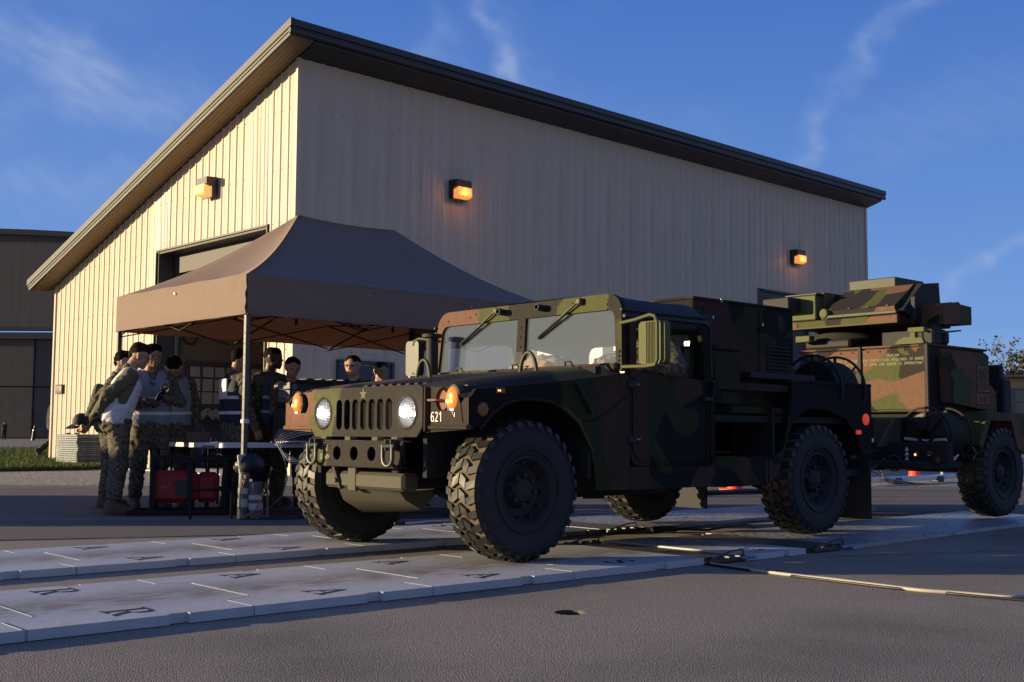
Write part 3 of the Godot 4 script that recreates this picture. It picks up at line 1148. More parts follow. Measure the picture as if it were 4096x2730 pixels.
	for r in 3:
		for c in 6:
			s = mb()
			var hh: float = [0.25, 0.30, 0.29][r]
			bx(s, Vector3(-0.86 + c * 0.345 + rg.randf_range(-0.015, 0.015), 2.40 - r * 0.33, 0.027), Vector3(0.30 + rg.randf_range(-0.04, 0.03), hh, 0.006), 0.001, Basis(Vector3.BACK, rg.randf_range(-0.02, 0.02)))
			obj("sheet", s, "paper", nb)
	var rk := thing("leaflet_rack", "rack of tilted leaflets below the notice board", "rack")
	rk.transform = b.transform * Transform3D(Basis(), Vector3(1.95, 0, -6.17))
	s = mb()
	bx(s, Vector3(0, 0.95, -0.02), Vector3(2.1, 0.9, 0.03), 0.004)
	obj("rack_back", s, "cork", rk)
	for k in 11:
		s = mb()
		bx(s, Vector3(-0.94 + k * 0.185, 1.33 + rg.randf_range(-0.02, 0.02), 0.03), Vector3(0.14, 0.32, 0.012), 0.002, Basis(Vector3.BACK, -0.75 if (k / 3) % 2 == 0 else 0.75))
		obj("leaflet", s, "paper", rk)
	for k in 2:
		var bn := thing("recycling_bin", ["dark blue recycling bin with white arrows, left of its pair", "dark blue recycling bin behind the man by the canopy pole"][k], "bin", Vector3(), 0, "recycling bins inside the bay")
		bn.transform = b.transform * Transform3D(Basis(), Vector3(1.30 + k * 0.72, 0.008, -5.75))
		s = mb()
		for q in [[0.0, 0.62, 0.5], ]:
			var r0 := rrect(-0.29, -0.24, 0.29, 0.24, 0.05)
			plate(s, r0, [], frame_y(0.08), 0.9)
		bx(s, Vector3(0, 1.0, 0), Vector3(0.66, 0.06, 0.56), 0.02)
		obj("tub", s, "bin_blue", bn)
		s = mb()
		bx(s, Vector3(0, 1.06, 0.0), Vector3(0.64, 0.05, 0.54), 0.02, Basis(Vector3.RIGHT, 0.05))
		obj("lid", s, "bin_blue", bn)
		s = mb()
		for a in 3:
			var ang := a * TAU / 3 + 0.3
			var c := Vector3(0, 0.62, 0.247)
			var p0 := c + Vector3(sin(ang), cos(ang), 0) * 0.11
			var p1 := c + Vector3(sin(ang + 1.1), cos(ang + 1.1), 0) * 0.11
			bar(s, p0, p1, 0.03, 0.006, 0.001)
			var dirv := (p1 - p0).normalized()
			var nn := Vector3(-dirv.y, dirv.x, 0)
			poly(s, [p1 + nn * 0.04, p1 - nn * 0.04, p1 + dirv * 0.05], p1 + Vector3(0, 0, -1))
		obj("recycling_mark", s, "paper", bn)
	var hs := thing("hose_loop", "black hose loop hanging high on the shaded bay wall", "hose")
	hs.transform = b.transform * Transform3D(Basis(), Vector3(0.95, 0, -6.15))
	s = mb()
	var pts := []
	for i in 17:
		var a := PI + PI * i / 16.0
		pts.append(Vector3(cos(a) * 0.20, 3.3 + sin(a) * 0.22, 0.0))
	pts.push_front(Vector3(-0.20, 4.0, 0))
	pts.append(Vector3(0.20, 4.1, 0))
	tube(s, pts, 0.022, 8)
	obj("hose", s, "cable_black", hs)
	# stack of spare grey plates against the lit wall
	var pl := b.transform * Transform3D(Basis(Vector3.UP, -PI / 2), Vector3(-0.62, 0.01, -8.45))
	for k in 15:
		var t := thing("grey_plate", ["", "second", "third", "fourth", "fifth", "sixth", "seventh", "eighth", "ninth", "tenth", "eleventh", "twelfth", "thirteenth", "fourteenth", ""][k] + " grey metal plate from the bottom of the stack by the lit wall", "plate", Vector3(), 0, "grey plates stacked against the lit wall")
		if k == 14: t.set_meta("label", "topmost grey metal plate with two black knobs, stacked by the lit wall")
		if k == 0: t.set_meta("label", "lowest grey metal plate of the stack, lying on the grass edge")
		t.transform = pl * Transform3D(Basis(Vector3.UP, rg.randf_range(-0.02, 0.02)), Vector3(rg.randf_range(-0.03, 0.03), k * 0.054, rg.randf_range(-0.02, 0.02)))
		s = mb()
		bx(s, Vector3(0, 0.022, 0), Vector3(1.28, 0.042, 1.02), 0.008)
		bx(s, Vector3(0.0, 0.046, 0.0), Vector3(1.20, 0.008, 0.96), 0.002)
		obj("slab", s, "plate_grey", t)
		if k == 14:
			s = mb()
			for x in [-0.3, 0.22]:
				lathe(s, [Vector2(0.07, 0.05), Vector2(0.06, 0.085), Vector2(0, 0.09)], Transform3D(Basis(), Vector3(x, 0, 0.35)), 12)
			obj("knob", s, "black_plastic", t)

# ---------------------------------------------------------------- far hangar
func hangar() -> void:
	var h := thing("arched_hangar", "huge dark arched hangar far behind on the left", "building", Vector3(-72, 0, -150))
	# local x along the front; arch springs at y = 14
	var s := mb()
	var pts := PackedVector2Array()
	pts.append(Vector2(-45, 14.0))
	pts.append(Vector2(45, 14.0))
	for i in 31:
		var a := PI * i / 30.0
		pts.append(Vector2(cos(a) * 45.0 * 0.98, 14.0 + pow(sin(a), 0.62) * 13.0))
	plate(s, pts, [], frame_z(-0.5), 0.4)
	obj("gable_wall", s, "hangar_siding", h)
	s = mb()
	for i in 30:
		var a0 := PI * i / 30.0
		var a1 := PI * (i + 1) / 30.0
		var p0 := Vector3(cos(a0) * 44.6, 14.2 + pow(sin(a0), 0.62) * 13.2, 0)
		var p1 := Vector3(cos(a1) * 44.6, 14.2 + pow(sin(a1), 0.62) * 13.2, 0)
		poly(s, [p0 + Vector3(0, 0, 0.4), p1 + Vector3(0, 0, 0.4), p1 + Vector3(0, 0, -60), p0 + Vector3(0, 0, -60)], Vector3(0, 5, -20))
		poly(s, [p0 + Vector3(0, 0, 0.4), p1 + Vector3(0, 0, 0.4), p1 + Vector3(0, -0.7, 0.4), p0 + Vector3(0, -0.7, 0.4)], Vector3(0, 5, -20))
	obj("roof", s, "hangar_trim", h)
	s = mb()
	bx(s, Vector3(0, 14.2, 0.0), Vector3(90, 0.5, 0.7), 0.05)
	bx(s, Vector3(0, 13.3, 0.0), Vector3(90, 0.9, 1.0), 0.05)
	obj("door_header", s, "hangar_trim", h)
	s = mb()
	bx(s, Vector3(0, 6.8, -0.8), Vector3(90, 13.6, 0.2), 0.0)
	obj("shade_backing", s, "hangar_trim", h)  # added dark sheet standing in for shade between the door leaves
	for k in 18:
		for r in 2:
			s = mb()
			var y0: float = [0.1, 6.75][r]
			bx(s, Vector3(-42.5 + k * 5.0, y0 + 3.25, -0.1 - 0.25 * (k % 2)), Vector3(4.93, 6.5, 0.3), 0.04)
			obj("door_leaf", s, "hangar_door", h)
	s = mb()
	bx(s, Vector3(-44.8, 7, -30), Vector3(0.4, 14, 60), 0.0)
	bx(s, Vector3(44.8, 7, -30), Vector3(0.4, 14, 60), 0.0)
	bx(s, Vector3(0, 7, -60), Vector3(90, 14, 0.4), 0.0)
	obj("side_wall", s, "hangar_siding", h)

# ---------------------------------------------------------------- far right
func tree(label: String, at: Vector3, ht: float, seed_: int, dens: int) -> void:
	var t := thing("bare_tree", label, "tree", at, 0, "trees beyond the far tan building")
	var rg := RandomNumberGenerator.new()
	rg.seed = seed_
	var s := mb()
	var tips := []
	tube(s, [Vector3(0, 0, 0), Vector3(0.1, ht * 0.2, 0), Vector3(-0.05, ht * 0.42, 0.1)], ht * 0.022, 8, ht * 0.014)
	for i in 26:
		var a := rg.randf() * TAU
		var b := Vector3(0, ht * rg.randf_range(0.22, 0.45), 0)
		var l := ht * rg.randf_range(0.25, 0.48)
		var d := Vector3(cos(a) * rg.randf_range(0.4, 0.9), rg.randf_range(0.5, 1.0), sin(a) * rg.randf_range(0.4, 0.9)).normalized()
		var m := b + d * l * 0.5 + Vector3(0, -0.03 * ht, 0)
		var e := b + d * l
		tube(s, [b, m, e], ht * 0.007, 5, ht * 0.002)
		for k in 5:
			var q := m.lerp(e, rg.randf())
			var e2 := q + Vector3(rg.randf_range(-1, 1), rg.randf_range(0.1, 1.1), rg.randf_range(-1, 1)).normalized() * ht * rg.randf_range(0.08, 0.17)
			tube(s, [q, q.lerp(e2, 0.5) + Vector3(0, -0.01 * ht, 0), e2], ht * 0.0026, 4, ht * 0.001)
			tips.append([q, e2])
	obj("trunk", s, "bark", t)
	var lm := mb()
	for v in [Vector3(-0.5, 0, 0), Vector3(0, 0.12, 0.5), Vector3(0.5, 0, 0), Vector3(-0.5, 0, 0), Vector3(0.5, 0, 0), Vector3(0, -0.1, -0.5)]: lm.add_vertex(v)
	lm.generate_normals()
	var mm := MultiMesh.new()
	mm.transform_format = MultiMesh.TRANSFORM_3D
	mm.use_colors = true
	mm.mesh = lm.commit()
	mm.instance_count = dens
	for i in dens:
		var tp: Array = tips[rg.randi() % tips.size()]
		var p: Vector3 = tp[0].lerp(tp[1], rg.randf_range(0.2, 1.1)) + Vector3(rg.randf_range(-1, 1), rg.randf_range(-1, 1), rg.randf_range(-1, 1)) * ht * 0.03
		var sc := rg.randf_range(0.10, 0.26)
		mm.set_instance_transform(i, Transform3D(Basis.from_euler(Vector3(rg.randf() * TAU, rg.randf() * TAU, rg.randf() * TAU)).scaled(Vector3(sc, sc, sc)), p))
		mm.set_instance_color(i, Color(0.045, 0.05, 0.022).lerp(Color(0.10, 0.075, 0.035), rg.randf()))
	var o := MultiMeshInstance3D.new()
	o.multimesh = mm
	o.material_override = M["leaf"]
	o.name = "crown"
	o.set_meta("kind", "stuff")
	t.add_child(o)

func far_right() -> void:
	var b := thing("tan_outbuilding", "low tan building lit by the sun far away on the right", "building", Vector3(33, 0, -70))
	var s := mb()
	bx(s, Vector3(0, 2.2, -4), Vector3(24, 4.4, 8), 0.02)
	obj("wall", s, "far_tan", b)
	s = mb()
	bx(s, Vector3(0, 4.5, -4), Vector3(24.8, 0.16, 8.8), 0.03)
	obj("roof", s, "far_roof", b)
	for k in 4:
		s = mb()
		bx(s, Vector3(-8.9 + k * 4.4 + 5.7 - 0.0, 3.0, 0.01), Vector3(2.5, 1.5, 0.06), 0.02)
		var w := obj("window", s, "far_glass", b)
		s = mb()
		for x in [-1.25, 0.0, 1.25]: bx(s, Vector3(-8.9 + k * 4.4 + 5.7 + x, 3.0, 0.05), Vector3(0.09, 1.56, 0.06), 0.01)
		for yy in [2.25, 3.0, 3.75]: bx(s, Vector3(-8.9 + k * 4.4 + 5.7, yy, 0.055), Vector3(2.58, 0.07, 0.05), 0.01)
		obj("window_frame", s, "far_roof", w)
	tree("bare brown tree beyond the tan building, left of the two", Vector3(36.0, 0, -88), 8.4, 3, 3200)
	tree("taller half-bare tree at the right edge beyond the tan building", Vector3(40.6, 0, -90), 10.4, 14, 4200)
	# parked car
	var c := thing("white_car", "white car parked before the far tan building", "car", Vector3(24.9, 0, -58), 0.25)
	s = mb()
	plate(s, pv([-2.1, 0.45, -2.15, 0.85, -1.2, 1.0, -0.7, 1.45, 0.9, 1.47, 1.5, 1.05, 2.1, 0.98, 2.15, 0.5, 1.8, 0.35, -1.8, 0.35]), [], frame_z(-0.85), 1.7)
	obj("body", s, "car_white", c)
	s = mb()
	for sg in [-1, 1]: plate(s, pv([-1.05, 1.03, -0.66, 1.4, 0.82, 1.41, 1.3, 1.06]), [], frame_z(sg * 0.852, sg), 0.008)
	obj("window", s, "far_glass", c)
	for x in [-1.35, 1.3]:
		for sg in [-1, 1]:
			s = mb()
			lathe(s, [Vector2(0, -0.1), Vector2(0.33, -0.1), Vector2(0.33, 0.1), Vector2(0, 0.1)], Transform3D(Basis(Vector3.RIGHT, PI / 2), Vector3(x, 0.33, sg * 0.78)), 16)
			obj("wheel", s, "rubber_side", c)
	s = mb()
	for sg in [-1, 1]: bx(s, Vector3(2.13, 0.82, sg * 0.62), Vector3(0.06, 0.16, 0.3), 0.02)
	obj("tail_light", s, "red_lens", c)

# ---------------------------------------------------------------- the truck whose shadow lies across the lane
func occluder_truck() -> void:
	var t := thing("cargo_truck", "green cargo truck parked off to the left of the lane", "truck", Vector3(-20.6, 0, -12.2), PI / 2 + 0.05)
	# local x along its length
	var s := mb()
	bx(s, Vector3(0.7, 1.85, 0), Vector3(4.3, 1.75, 2.4), 0.12)
	obj("cargo_cover", s, "truck_green", t)
	s = mb()
	bx(s, Vector3(-0.3, 0.85, 0), Vector3(6.2, 0.3, 2.2), 0.03)
	obj("chassis", s, "underside", t)
	s = mb()
	plate(s, pv([-3.4, 0.75, -3.4, 1.6, -2.5, 1.75, -2.3, 2.6, -1.5, 2.62, -1.5, 0.75]), [], frame_z(-1.1), 2.2)
	obj("cab", s, "truck_green", t)
	s = mb()
	bx(s, Vector3(-2.42, 2.15, 0), Vector3(0.04, 0.6, 1.9), 0.01, Basis(Vector3.BACK, -0.2))
	obj("windscreen", s, "far_glass", t)
	for x in [-2.5, 1.0, 2.2]:
		for sg in [-1, 1]:
			s = mb()
			lathe(s, [Vector2(0, -0.17), Vector2(0.5, -0.17), Vector2(0.55, -0.1), Vector2(0.55, 0.1), Vector2(0.5, 0.17), Vector2(0, 0.17)], Transform3D(Basis(Vector3.RIGHT, PI / 2), Vector3(x, 0.55, sg * 0.98)), 20)
			obj("wheel", s, "rubber_side", t)

# ---------------------------------------------------------------- wheels
var wheel_tyre: Mesh
var wheel_tread: Mesh
var wheel_rim: Mesh
var wheel_nuts: Mesh

func wheel_meshes() -> void:
	# axis along local z, outer face towards -z
	var R := 0.462
	var s := mb()
	var rot := Transform3D(Basis(Vector3.RIGHT, PI / 2), Vector3.ZERO)
	# lathe y becomes z
	lathe(s, [Vector2(0.205, -0.10), Vector2(0.225, -0.135), Vector2(0.30, -0.152), Vector2(0.38, -0.153), Vector2(0.415, -0.146), Vector2(0.437, -0.128)], rot, 56, true)
	lathe(s, [Vector2(0.205, 0.10), Vector2(0.225, 0.135), Vector2(0.30, 0.152), Vector2(0.38, 0.153), Vector2(0.415, 0.146), Vector2(0.437, 0.128)], rot, 56, true)
	# moulded rings on the sidewall
	for r in [0.27, 0.395]:
		for sg in [-1, 1]:
			lathe(s, [Vector2(r - 0.008, sg * 0.150), Vector2(r - 0.004, sg * 0.1575), Vector2(r + 0.004, sg * 0.1575), Vector2(r + 0.008, sg * 0.150)], rot, 48)
	s.generate_normals()
	wheel_tyre = s.commit()
	s = mb()
	lathe(s, [Vector2(0.437, -0.129), Vector2(0.443, -0.06), Vector2(0.444, 0.06), Vector2(0.437, 0.129)], rot, 56, true)
	s.generate_normals()
	wheel_rim = s.commit()   # carcass between the lugs, dusty
	# tread lugs: three staggered rows of chevron blocks and shoulder blocks
	s = mb()
	var n := 30
	for k in n:
		var a0 := TAU * k / n
		for row in [[-0.140, -0.072, 0.0, 0.42, -0.09], [-0.064, -0.006, 0.25, 0.55, 0.16], [0.006, 0.064, 0.25, 0.55, -0.16], [0.072, 0.140, 0.5, 0.42, 0.09]]:
			var z0: float = row[0]
			var z1: float = row[1]
			var c: float = a0 + row[2] * TAU / n
			var hw: float = row[3] * 0.5 * TAU / n * 1.35
			var sk: float = row[4] * 0.55
			var pts := []
			for e in [[-1, z0], [1, z0], [1, z1], [-1, z1]]:
				var t: float = (e[1] - (z0 + z1) * 0.5) / (z1 - z0)
				pts.append([c + e[0] * hw + t * sk, e[1]])
			var top := []
			var bot := []
			for p in pts:
				var ez: float = absf(p[1])
				var rt := R - (0.016 * smoothstep(0.10, 0.14, ez))
				var cc: float = (p[0] - c) * 0.86 + c
				top.append(Vector3(cos(cc) * rt, sin(cc) * rt, p[1] * 0.985))
				bot.append(Vector3(cos(p[0]) * 0.43, sin(p[0]) * 0.43, p[1]))
			var mid: Vector3 = (top[0] + top[2] + bot[0] + bot[2]) * 0.25
			poly(s, top, mid)
			for e in 4:
				var f := (e + 1) % 4
				poly(s, [bot[e], bot[f], top[f], top[e]], mid)
			# shoulder lug running down the sidewall
			if absf(z0) > 0.13 or absf(z1) > 0.13:
				var zz: float = signf(z0 + z1) * 0.140
				var q := []
				for e in [[-1, 0.446, 0.0], [1, 0.446, 0.0], [1, 0.41, 0.012], [-1, 0.41, 0.012]]:
					var aa: float = c + e[0] * hw * 0.9 + signf(zz) * 0.5 * sk
					q.append(Vector3(cos(aa) * e[1], sin(aa) * e[1], zz + signf(zz) * e[2] + signf(zz) * 0.006))
				var ins := Vector3(cos(c) * 0.42, sin(c) * 0.42, zz * 0.8)
				poly(s, q, ins)
	s.generate_normals()
	wheel_tread = s.commit()
	# rim: dished steel disc with bolt circle
	s = mb()
	lathe(s, [Vector2(0.215, -0.12), Vector2(0.222, -0.132), Vector2(0.208, -0.135), Vector2(0.19, -0.09), Vector2(0.17, -0.06), Vector2(0.12, -0.045), Vector2(0.10, -0.075), Vector2(0.07, -0.11), Vector2(0.03, -0.125), Vector2(0, -0.125)], rot, 32)
	lathe(s, [Vector2(0.215, 0.12), Vector2(0.19, 0.06), Vector2(0.0, 0.05)], rot, 32)
	for k in 12:
		var a := TAU * k / 12
		lathe(s, [Vector2(0.0, 0.0), Vector2(0.014, 0.0), Vector2(0.014, -0.02), Vector2(0, -0.022)], Transform3D(Basis(Vector3.RIGHT, PI / 2), Vector3(cos(a) * 0.178, sin(a) * 0.178, -0.072)), 6)
	for k in 8:
		var a := TAU * k / 8
		lathe(s, [Vector2(0.0, 0.0), Vector2(0.016, 0.0), Vector2(0.016, -0.03), Vector2(0, -0.033)], Transform3D(Basis(Vector3.RIGHT, PI / 2), Vector3(cos(a) * 0.095, sin(a) * 0.095, -0.082)), 6)
	s.generate_normals()
	wheel_nuts = s.commit()

func wheel(parent: Node3D, at: Vector3, steer := 0.0, flip := false, spin := 0.0) -> void:
	var w := Node3D.new()
	w.name = "wheel"
	parent.add_child(w, true)
	w.position = at
	w.rotation = Vector3(0, steer + (PI if flip else 0.0), 0)
	for e in [["tyre", wheel_tyre, "rubber_side"], ["tread", wheel_tread, "rubber"], ["tread_groove", wheel_rim, "tread_dust"], ["rim", wheel_nuts, "paint_black"]]:
		var o := inst(e[0], e[1], e[2], w)
		o.rotation.z = spin

# ---------------------------------------------------------------- the utility truck
const TRUCK_AT := Vector3(-0.598, 0.048, -8.271)
const TRUCK_YAW := PI + 0.7315

func hood_y(x: float, z: float) -> float:
	var t := clampf((0.52 - x) / 1.42, 0, 1)
	var y := lerpf(1.135, 1.318, pow(t, 0.85))
	var az := absf(z)
	y -= 0.022 * (1.0 - smoothstep(0.42, 0.56, az)) * smoothstep(0.0, 0.2, t)
	y -= 0.035 * smoothstep(0.80, 1.02, az) + 0.03 * smoothstep(0.94, 1.03, az)
	y -= 0.03 * (1.0 - smoothstep(0.0, 0.06, t))
	return y

func humvee() -> void:
	wheel_meshes()
	var v := thing("utility_truck", "camouflaged four wheel utility truck with lit headlamps carrying a generator box", "military truck", TRUCK_AT, TRUCK_YAW)
	var s: SurfaceTool
	# --- front clip: hood skin
	s = mb()
	var rows := []
	for i in 19:
		var x := lerpf(0.52, -0.90, i / 18.0)
		var row := []
		for j in 33:
			var z := lerpf(-1.03, 1.03, j / 32.0)
			row.append(Vector3(x, hood_y(x, z), z))
		rows.append(row)
	grid_mesh(s, rows)
	var hood := obj("hood", s, "camo", v)
	# louvres on the hood
	for k in 9:
		s = mb()
		var z := -0.40 + k * 0.1
		for i in 4:
			var xa := 0.26 - i * 0.235
			var xb := xa - 0.235
			bar(s, Vector3(xa, hood_y(xa, z) + 0.004, z), Vector3(xb, hood_y(xb, z) + 0.004, z), 0.050, 0.022, 0.008)
		obj("louvre", s, "paint_black", hood)
	# lifting loops
	for sg in [-1, 1]:
		s = mb()
		var pts := []
		for i in 13:
			var a := PI * i / 12.0
			pts.append(Vector3(-0.42, hood_y(-0.42, 0.5) - 0.03 + 0.17 * sin(a) * (1.0 if i > 0 else 0.4), sg * 0.60 + cos(a) * 0.085))
		tube(s, pts, 0.014, 8)
		obj("lifting_loop", s, "paint_olive", hood)
	# grille panel with seven slots and two lamp openings
	s = mb()
	var outer := pv([-0.66, 0.865, -0.60, 0.80, 0.60, 0.80, 0.66, 0.865, 0.66, 1.12, 0.62, 1.135, -0.62, 1.135, -0.66, 1.12])
	var holes := []
	for k in 7:
		var z := -0.294 + k * 0.098
		holes.append(rrect(z - 0.036, 0.846, z + 0.036, 1.056, 0.0355, 5))
	for sg in [-1, 1]:
		holes.append(circle(Vector2(sg * 0.495, 0.962), 0.115, 24))
	plate(s, outer, holes, frame_x(0.535), 0.02)
	var grille := obj("grille", s, "camo", v)
	s = mb()
	plate(s, pv([-0.62, 0.815, 0.62, 0.815, 0.62, 1.12, -0.62, 1.12]), [], frame_x(0.45), 0.01)
	for k in 7:
		var z := -0.294 + k * 0.098
		for i in 16: bx(s, Vector3(0.50, 0.855 + i * 0.0126, z - 0.02), Vector3(0.03, 0.005, 0.02), 0.0)
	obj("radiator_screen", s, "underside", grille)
	# star on the grille
	s = mb()
	var star := PackedVector2Array()
	for i in 10:
		var r := 0.047 if i % 2 == 0 else 0.019
		star.append(Vector2(0.0 + sin(i * PI / 5) * r, 1.088 + cos(i * PI / 5) * r))
	plate(s, star, [], frame_x(0.5555), 0.002)
	obj("star", s, "paint_green", grille)
	# fender faces each side of the grille, with a lamp recess cut through
	for sg in [-1, 1]:
		s = mb()
		var fo := pv([0.665, 0.83, 1.09, 0.85, 1.085, 0.875, 1.02, 0.895, 1.0, 1.0, 0.965, 1.08, 0.93, 1.115, 0.665, 1.122])
		var ho := circle(Vector2(0.835, 1.035), 0.082, 20)
		for i in ho.size():
			ho[i].y = maxf(ho[i].y, 0.968)
		if sg < 0:
			for i in fo.size(): fo[i].x = -fo[i].x
			for i in ho.size(): ho[i].x = -ho[i].x
		plate(s, fo, [ho], frame_x(0.495), 0.025)
		# folded ledge along the lower edge
		bx(s, Vector3(0.505, 0.862, sg * 0.875), Vector3(0.06, 0.03, 0.41), 0.008)
		# step back from the grille
		bx(s, Vector3(0.525, 0.978, sg * 0.672), Vector3(0.05, 0.285, 0.02), 0.004)
		obj("fender_front", s, "camo", v)
		s = mb()
		bx(s, Vector3(0.42, 1.03, sg * 0.84), Vector3(0.02, 0.2, 0.24), 0.0)
		for q in ho.size():
			var a := ho[q]
			var b := ho[(q + 1) % ho.size()]
			poly(s, [Vector3(0.518, a.y, a.x), Vector3(0.518, b.y, b.x), Vector3(0.43, b.y, b.x), Vector3(0.43, a.y, a.x)], Vector3(0.47, a.y * 1.1 - 0.1, a.x * 1.05))
		obj("lamp_recess", s, "paint_brown" if sg < 0 else "paint_black", v)
		# turn lamp
		var tl := Node3D.new()
		tl.name = "turn_lamp"
		v.add_child(tl, true)
		tl.position = Vector3(0.475, 1.045, sg * 0.915)
		var fx := Transform3D(Basis(Vector3.BACK, -PI / 2), Vector3.ZERO)
		s = mb()
		lathe(s, [Vector2(0, -0.06), Vector2(0.05, -0.06), Vector2(0.068, 0.0), Vector2(0.068, 0.035), Vector2(0.058, 0.04)], fx * Transform3D(Basis.from_scale(Vector3(1.28, 1, 1)), Vector3.ZERO), 24)
		plate(s, pv([-0.062, -0.045, -0.04, -0.098, 0.04, -0.098, 0.062, -0.045]), [], frame_x(-0.02), 0.06)
		obj("housing", s, "paint_olive", tl)
		s = mb()
		var dome := []
		for i in 7: dome.append(Vector2(0.06 * cos(i * PI / 12), 0.036 + 0.03 * sin(i * PI / 12)))
		lathe(s, dome, fx * Transform3D(Basis.from_scale(Vector3(1.25, 1, 1)), Vector3.ZERO), 24, true)
		obj("lens", s, "amber_lens", tl)
		s = mb()
		bx(s, Vector3(0.043, -0.070, 0.0), Vector3(0.012, 0.018, 0.034), 0.003)
		obj("marker_lamp", s, "headlamp_bulb", tl)
		s = mb()
		for zz in [-0.018, 0.02]: lathe(s, [Vector2(0, -0.012), Vector2(0.012, -0.006), Vector2(0.012, 0.006), Vector2(0, 0.012)], Transform3D(fx.basis, Vector3(0.065, -0.02, zz)), 8, true)
		obj("bulb", s, "amber_bulb", tl)
		var ol := OmniLight3D.new()
		ol.light_color = Color(1.0, 0.5, 0.15)
		ol.light_energy = 0.012
		ol.light_size = 0.03
		ol.shadow_enabled = true
		ol.position = Vector3(0.13, 0, 0)
		tl.add_child(ol)
		# head lamp
		var hl := Node3D.new()
		hl.name = "headlamp"
		v.add_child(hl, true)
		hl.position = Vector3(0.54, 0.962, sg * 0.495)
		s = mb()
		lathe(s, [Vector2(0.116, -0.02), Vector2(0.116, 0.016), Vector2(0.104, 0.024), Vector2(0.094, 0.012)], fx, 32)
		obj("bezel", s, "camo" if sg > 0 else "paint_black", hl)
		s = mb()
		var refl := []
		for i in 7: refl.append(Vector2(0.094 * sin((i + 1) * PI / 15.0) / sin(7 * PI / 15.0), -0.07 + 0.08 * pow(i / 6.0, 2)))
		refl.push_front(Vector2(0, -0.07))
		lathe(s, refl, fx, 28, true)
		obj("reflector", s, "chrome", hl)
		s = mb()
		lathe(s, [Vector2(0, 0.028), Vector2(0.03, 0.027), Vector2(0.06, 0.022), Vector2(0.094, 0.012)], fx, 28, true)
		obj("lens", s, "lens_clear", hl)
		s = mb()
		for i in 10:
			var y := -0.08 + i * 0.0175
			var w := sqrt(0.0081 - y * y) * 2 - 0.012
			if w > 0.02: bx(s, Vector3(0.012, y, 0), Vector3(0.004, 0.004, w), 0.0012)
		obj("lens_ribs", s, "lens_clear", hl)
		s = mb()
		lathe(s, [Vector2(0, -0.03), Vector2(0.016, -0.022), Vector2(0.018, 0.0), Vector2(0.0, 0.008)], fx, 12, true)
		obj("bulb", s, "headlamp_bulb", hl)
		var hb := OmniLight3D.new()
		hb.light_color = Color(1.0, 0.95, 0.85)
		hb.light_energy = 0.02
		hb.light_size = 0.04
		hb.shadow_enabled = true
		hb.position = Vector3(0.06, 0, 0)
		hl.add_child(hb)
	# round blackout disc in the driver side recess
	s = mb()
	lathe(s, [Vector2(0, 0.012), Vector2(0.066, 0.01), Vector2(0.07, 0.0), Vector2(0.07, -0.03)], Transform3D(Basis(Vector3.BACK, -PI / 2), Vector3(0.49, 1.035, -0.785)), 24)
	bx(s, Vector3(0.53, 1.035, -0.755), Vector3(0.06, 0.014, 0.09), 0.003)
	obj("blackout_lamp", s, "paint_brown", v)
	words("unit_number", "621", 0.062, "Droid Sans Mono", "white_paint", v, Transform3D(Basis(Vector3.UP, PI / 2).scaled(Vector3(1, 1, 0.8)), Vector3(0.523, 0.928, -0.765)), 0.002)
	# scratch marks
	s = mb()
	for q in [[0.975, 0.965, 1.005, 0.925], [1.005, 0.925, 1.003, 0.955]]:
		bar(s, Vector3(0.5215, q[1], -q[0] + 0.06), Vector3(0.5215, q[3], -q[2] + 0.06), 0.005, 0.002, 0.0005)
	obj("scratch", s, "white_paint", v)
	# --- fender sides with the wheel arch, cowl sides
	for sg in [-1, 1]:
		s = mb()
		var side := pv([0.50, 0.862, 0.50, 1.05, 0.46, 1.10, -0.20, 1.165, -0.90, 1.248, -0.94, 1.235, -0.94, 1.105, -0.61, 0.925, -0.50, 0.915, -0.44, 0.90, -0.33, 0.975, -0.17, 1.03, 0.04, 1.045, 0.21, 1.01, 0.33, 0.94, 0.40, 0.87])
		plate(s, side, [], frame_z(sg * 1.045, sg), 0.03)
		var fs := obj("fender_side", s, "camo_side_shaded", v)
		# rolled shoulder between hood skin and fender side
		s = mb()
		var rr := []
		for i in 19:
			var x := lerpf(0.515, -0.90, i / 18.0)
			var y0 := hood_y(x, 1.03)
			var ye := lerpf(1.06, 1.235, clampf((0.5 - x) / 1.4, 0, 1)) - 0.01
			rr.append([Vector3(x, y0, sg * 1.03), Vector3(x, lerpf(y0, ye, 0.35), sg * 1.062), Vector3(x, ye, sg * 1.074)])
		grid_mesh(s, rr)
		poly(s, [Vector3(0.515, hood_y(0.515, 1.03), sg * 1.03), Vector3(0.515, 1.05, sg * 1.074), Vector3(0.515, 0.875, sg * 1.074), Vector3(0.515, 0.895, sg * 1.02), Vector3(0.515, 1.0, sg * 0.99)], Vector3(0, 1, sg * 1.0))
		obj("fender_shoulder", s, "camo", fs)
		# flared lip of the arch
		s = mb()
		var lip := []
		for q in [[-0.57, 0.70], [-0.44, 0.90], [-0.33, 0.975], [-0.17, 1.03], [0.04, 1.045], [0.21, 1.01], [0.33, 0.94], [0.42, 0.85]]: lip.append(Vector3(q[0], q[1] + 0.008, sg * 1.078))
		tube(s, lip, 0.012, 6)
		obj("arch_lip", s, "camo", fs)
		# hood latch in its slot and slot frame
		s = mb()
		bar(s, Vector3(-0.40, 1.17, sg * 1.078), Vector3(-0.55, 0.965, sg * 1.078), 0.07, 0.02, 0.008)
		obj("latch_slot", s, "paint_black", fs)
		s = mb()
		bar(s, Vector3(-0.415, 1.15, sg * 1.09), Vector3(-0.455, 1.095, sg * 1.09), 0.042, 0.02, 0.006)
		bar(s, Vector3(-0.455, 1.09, sg * 1.088), Vector3(-0.54, 0.98, sg * 1.088), 0.02, 0.016, 0.004)
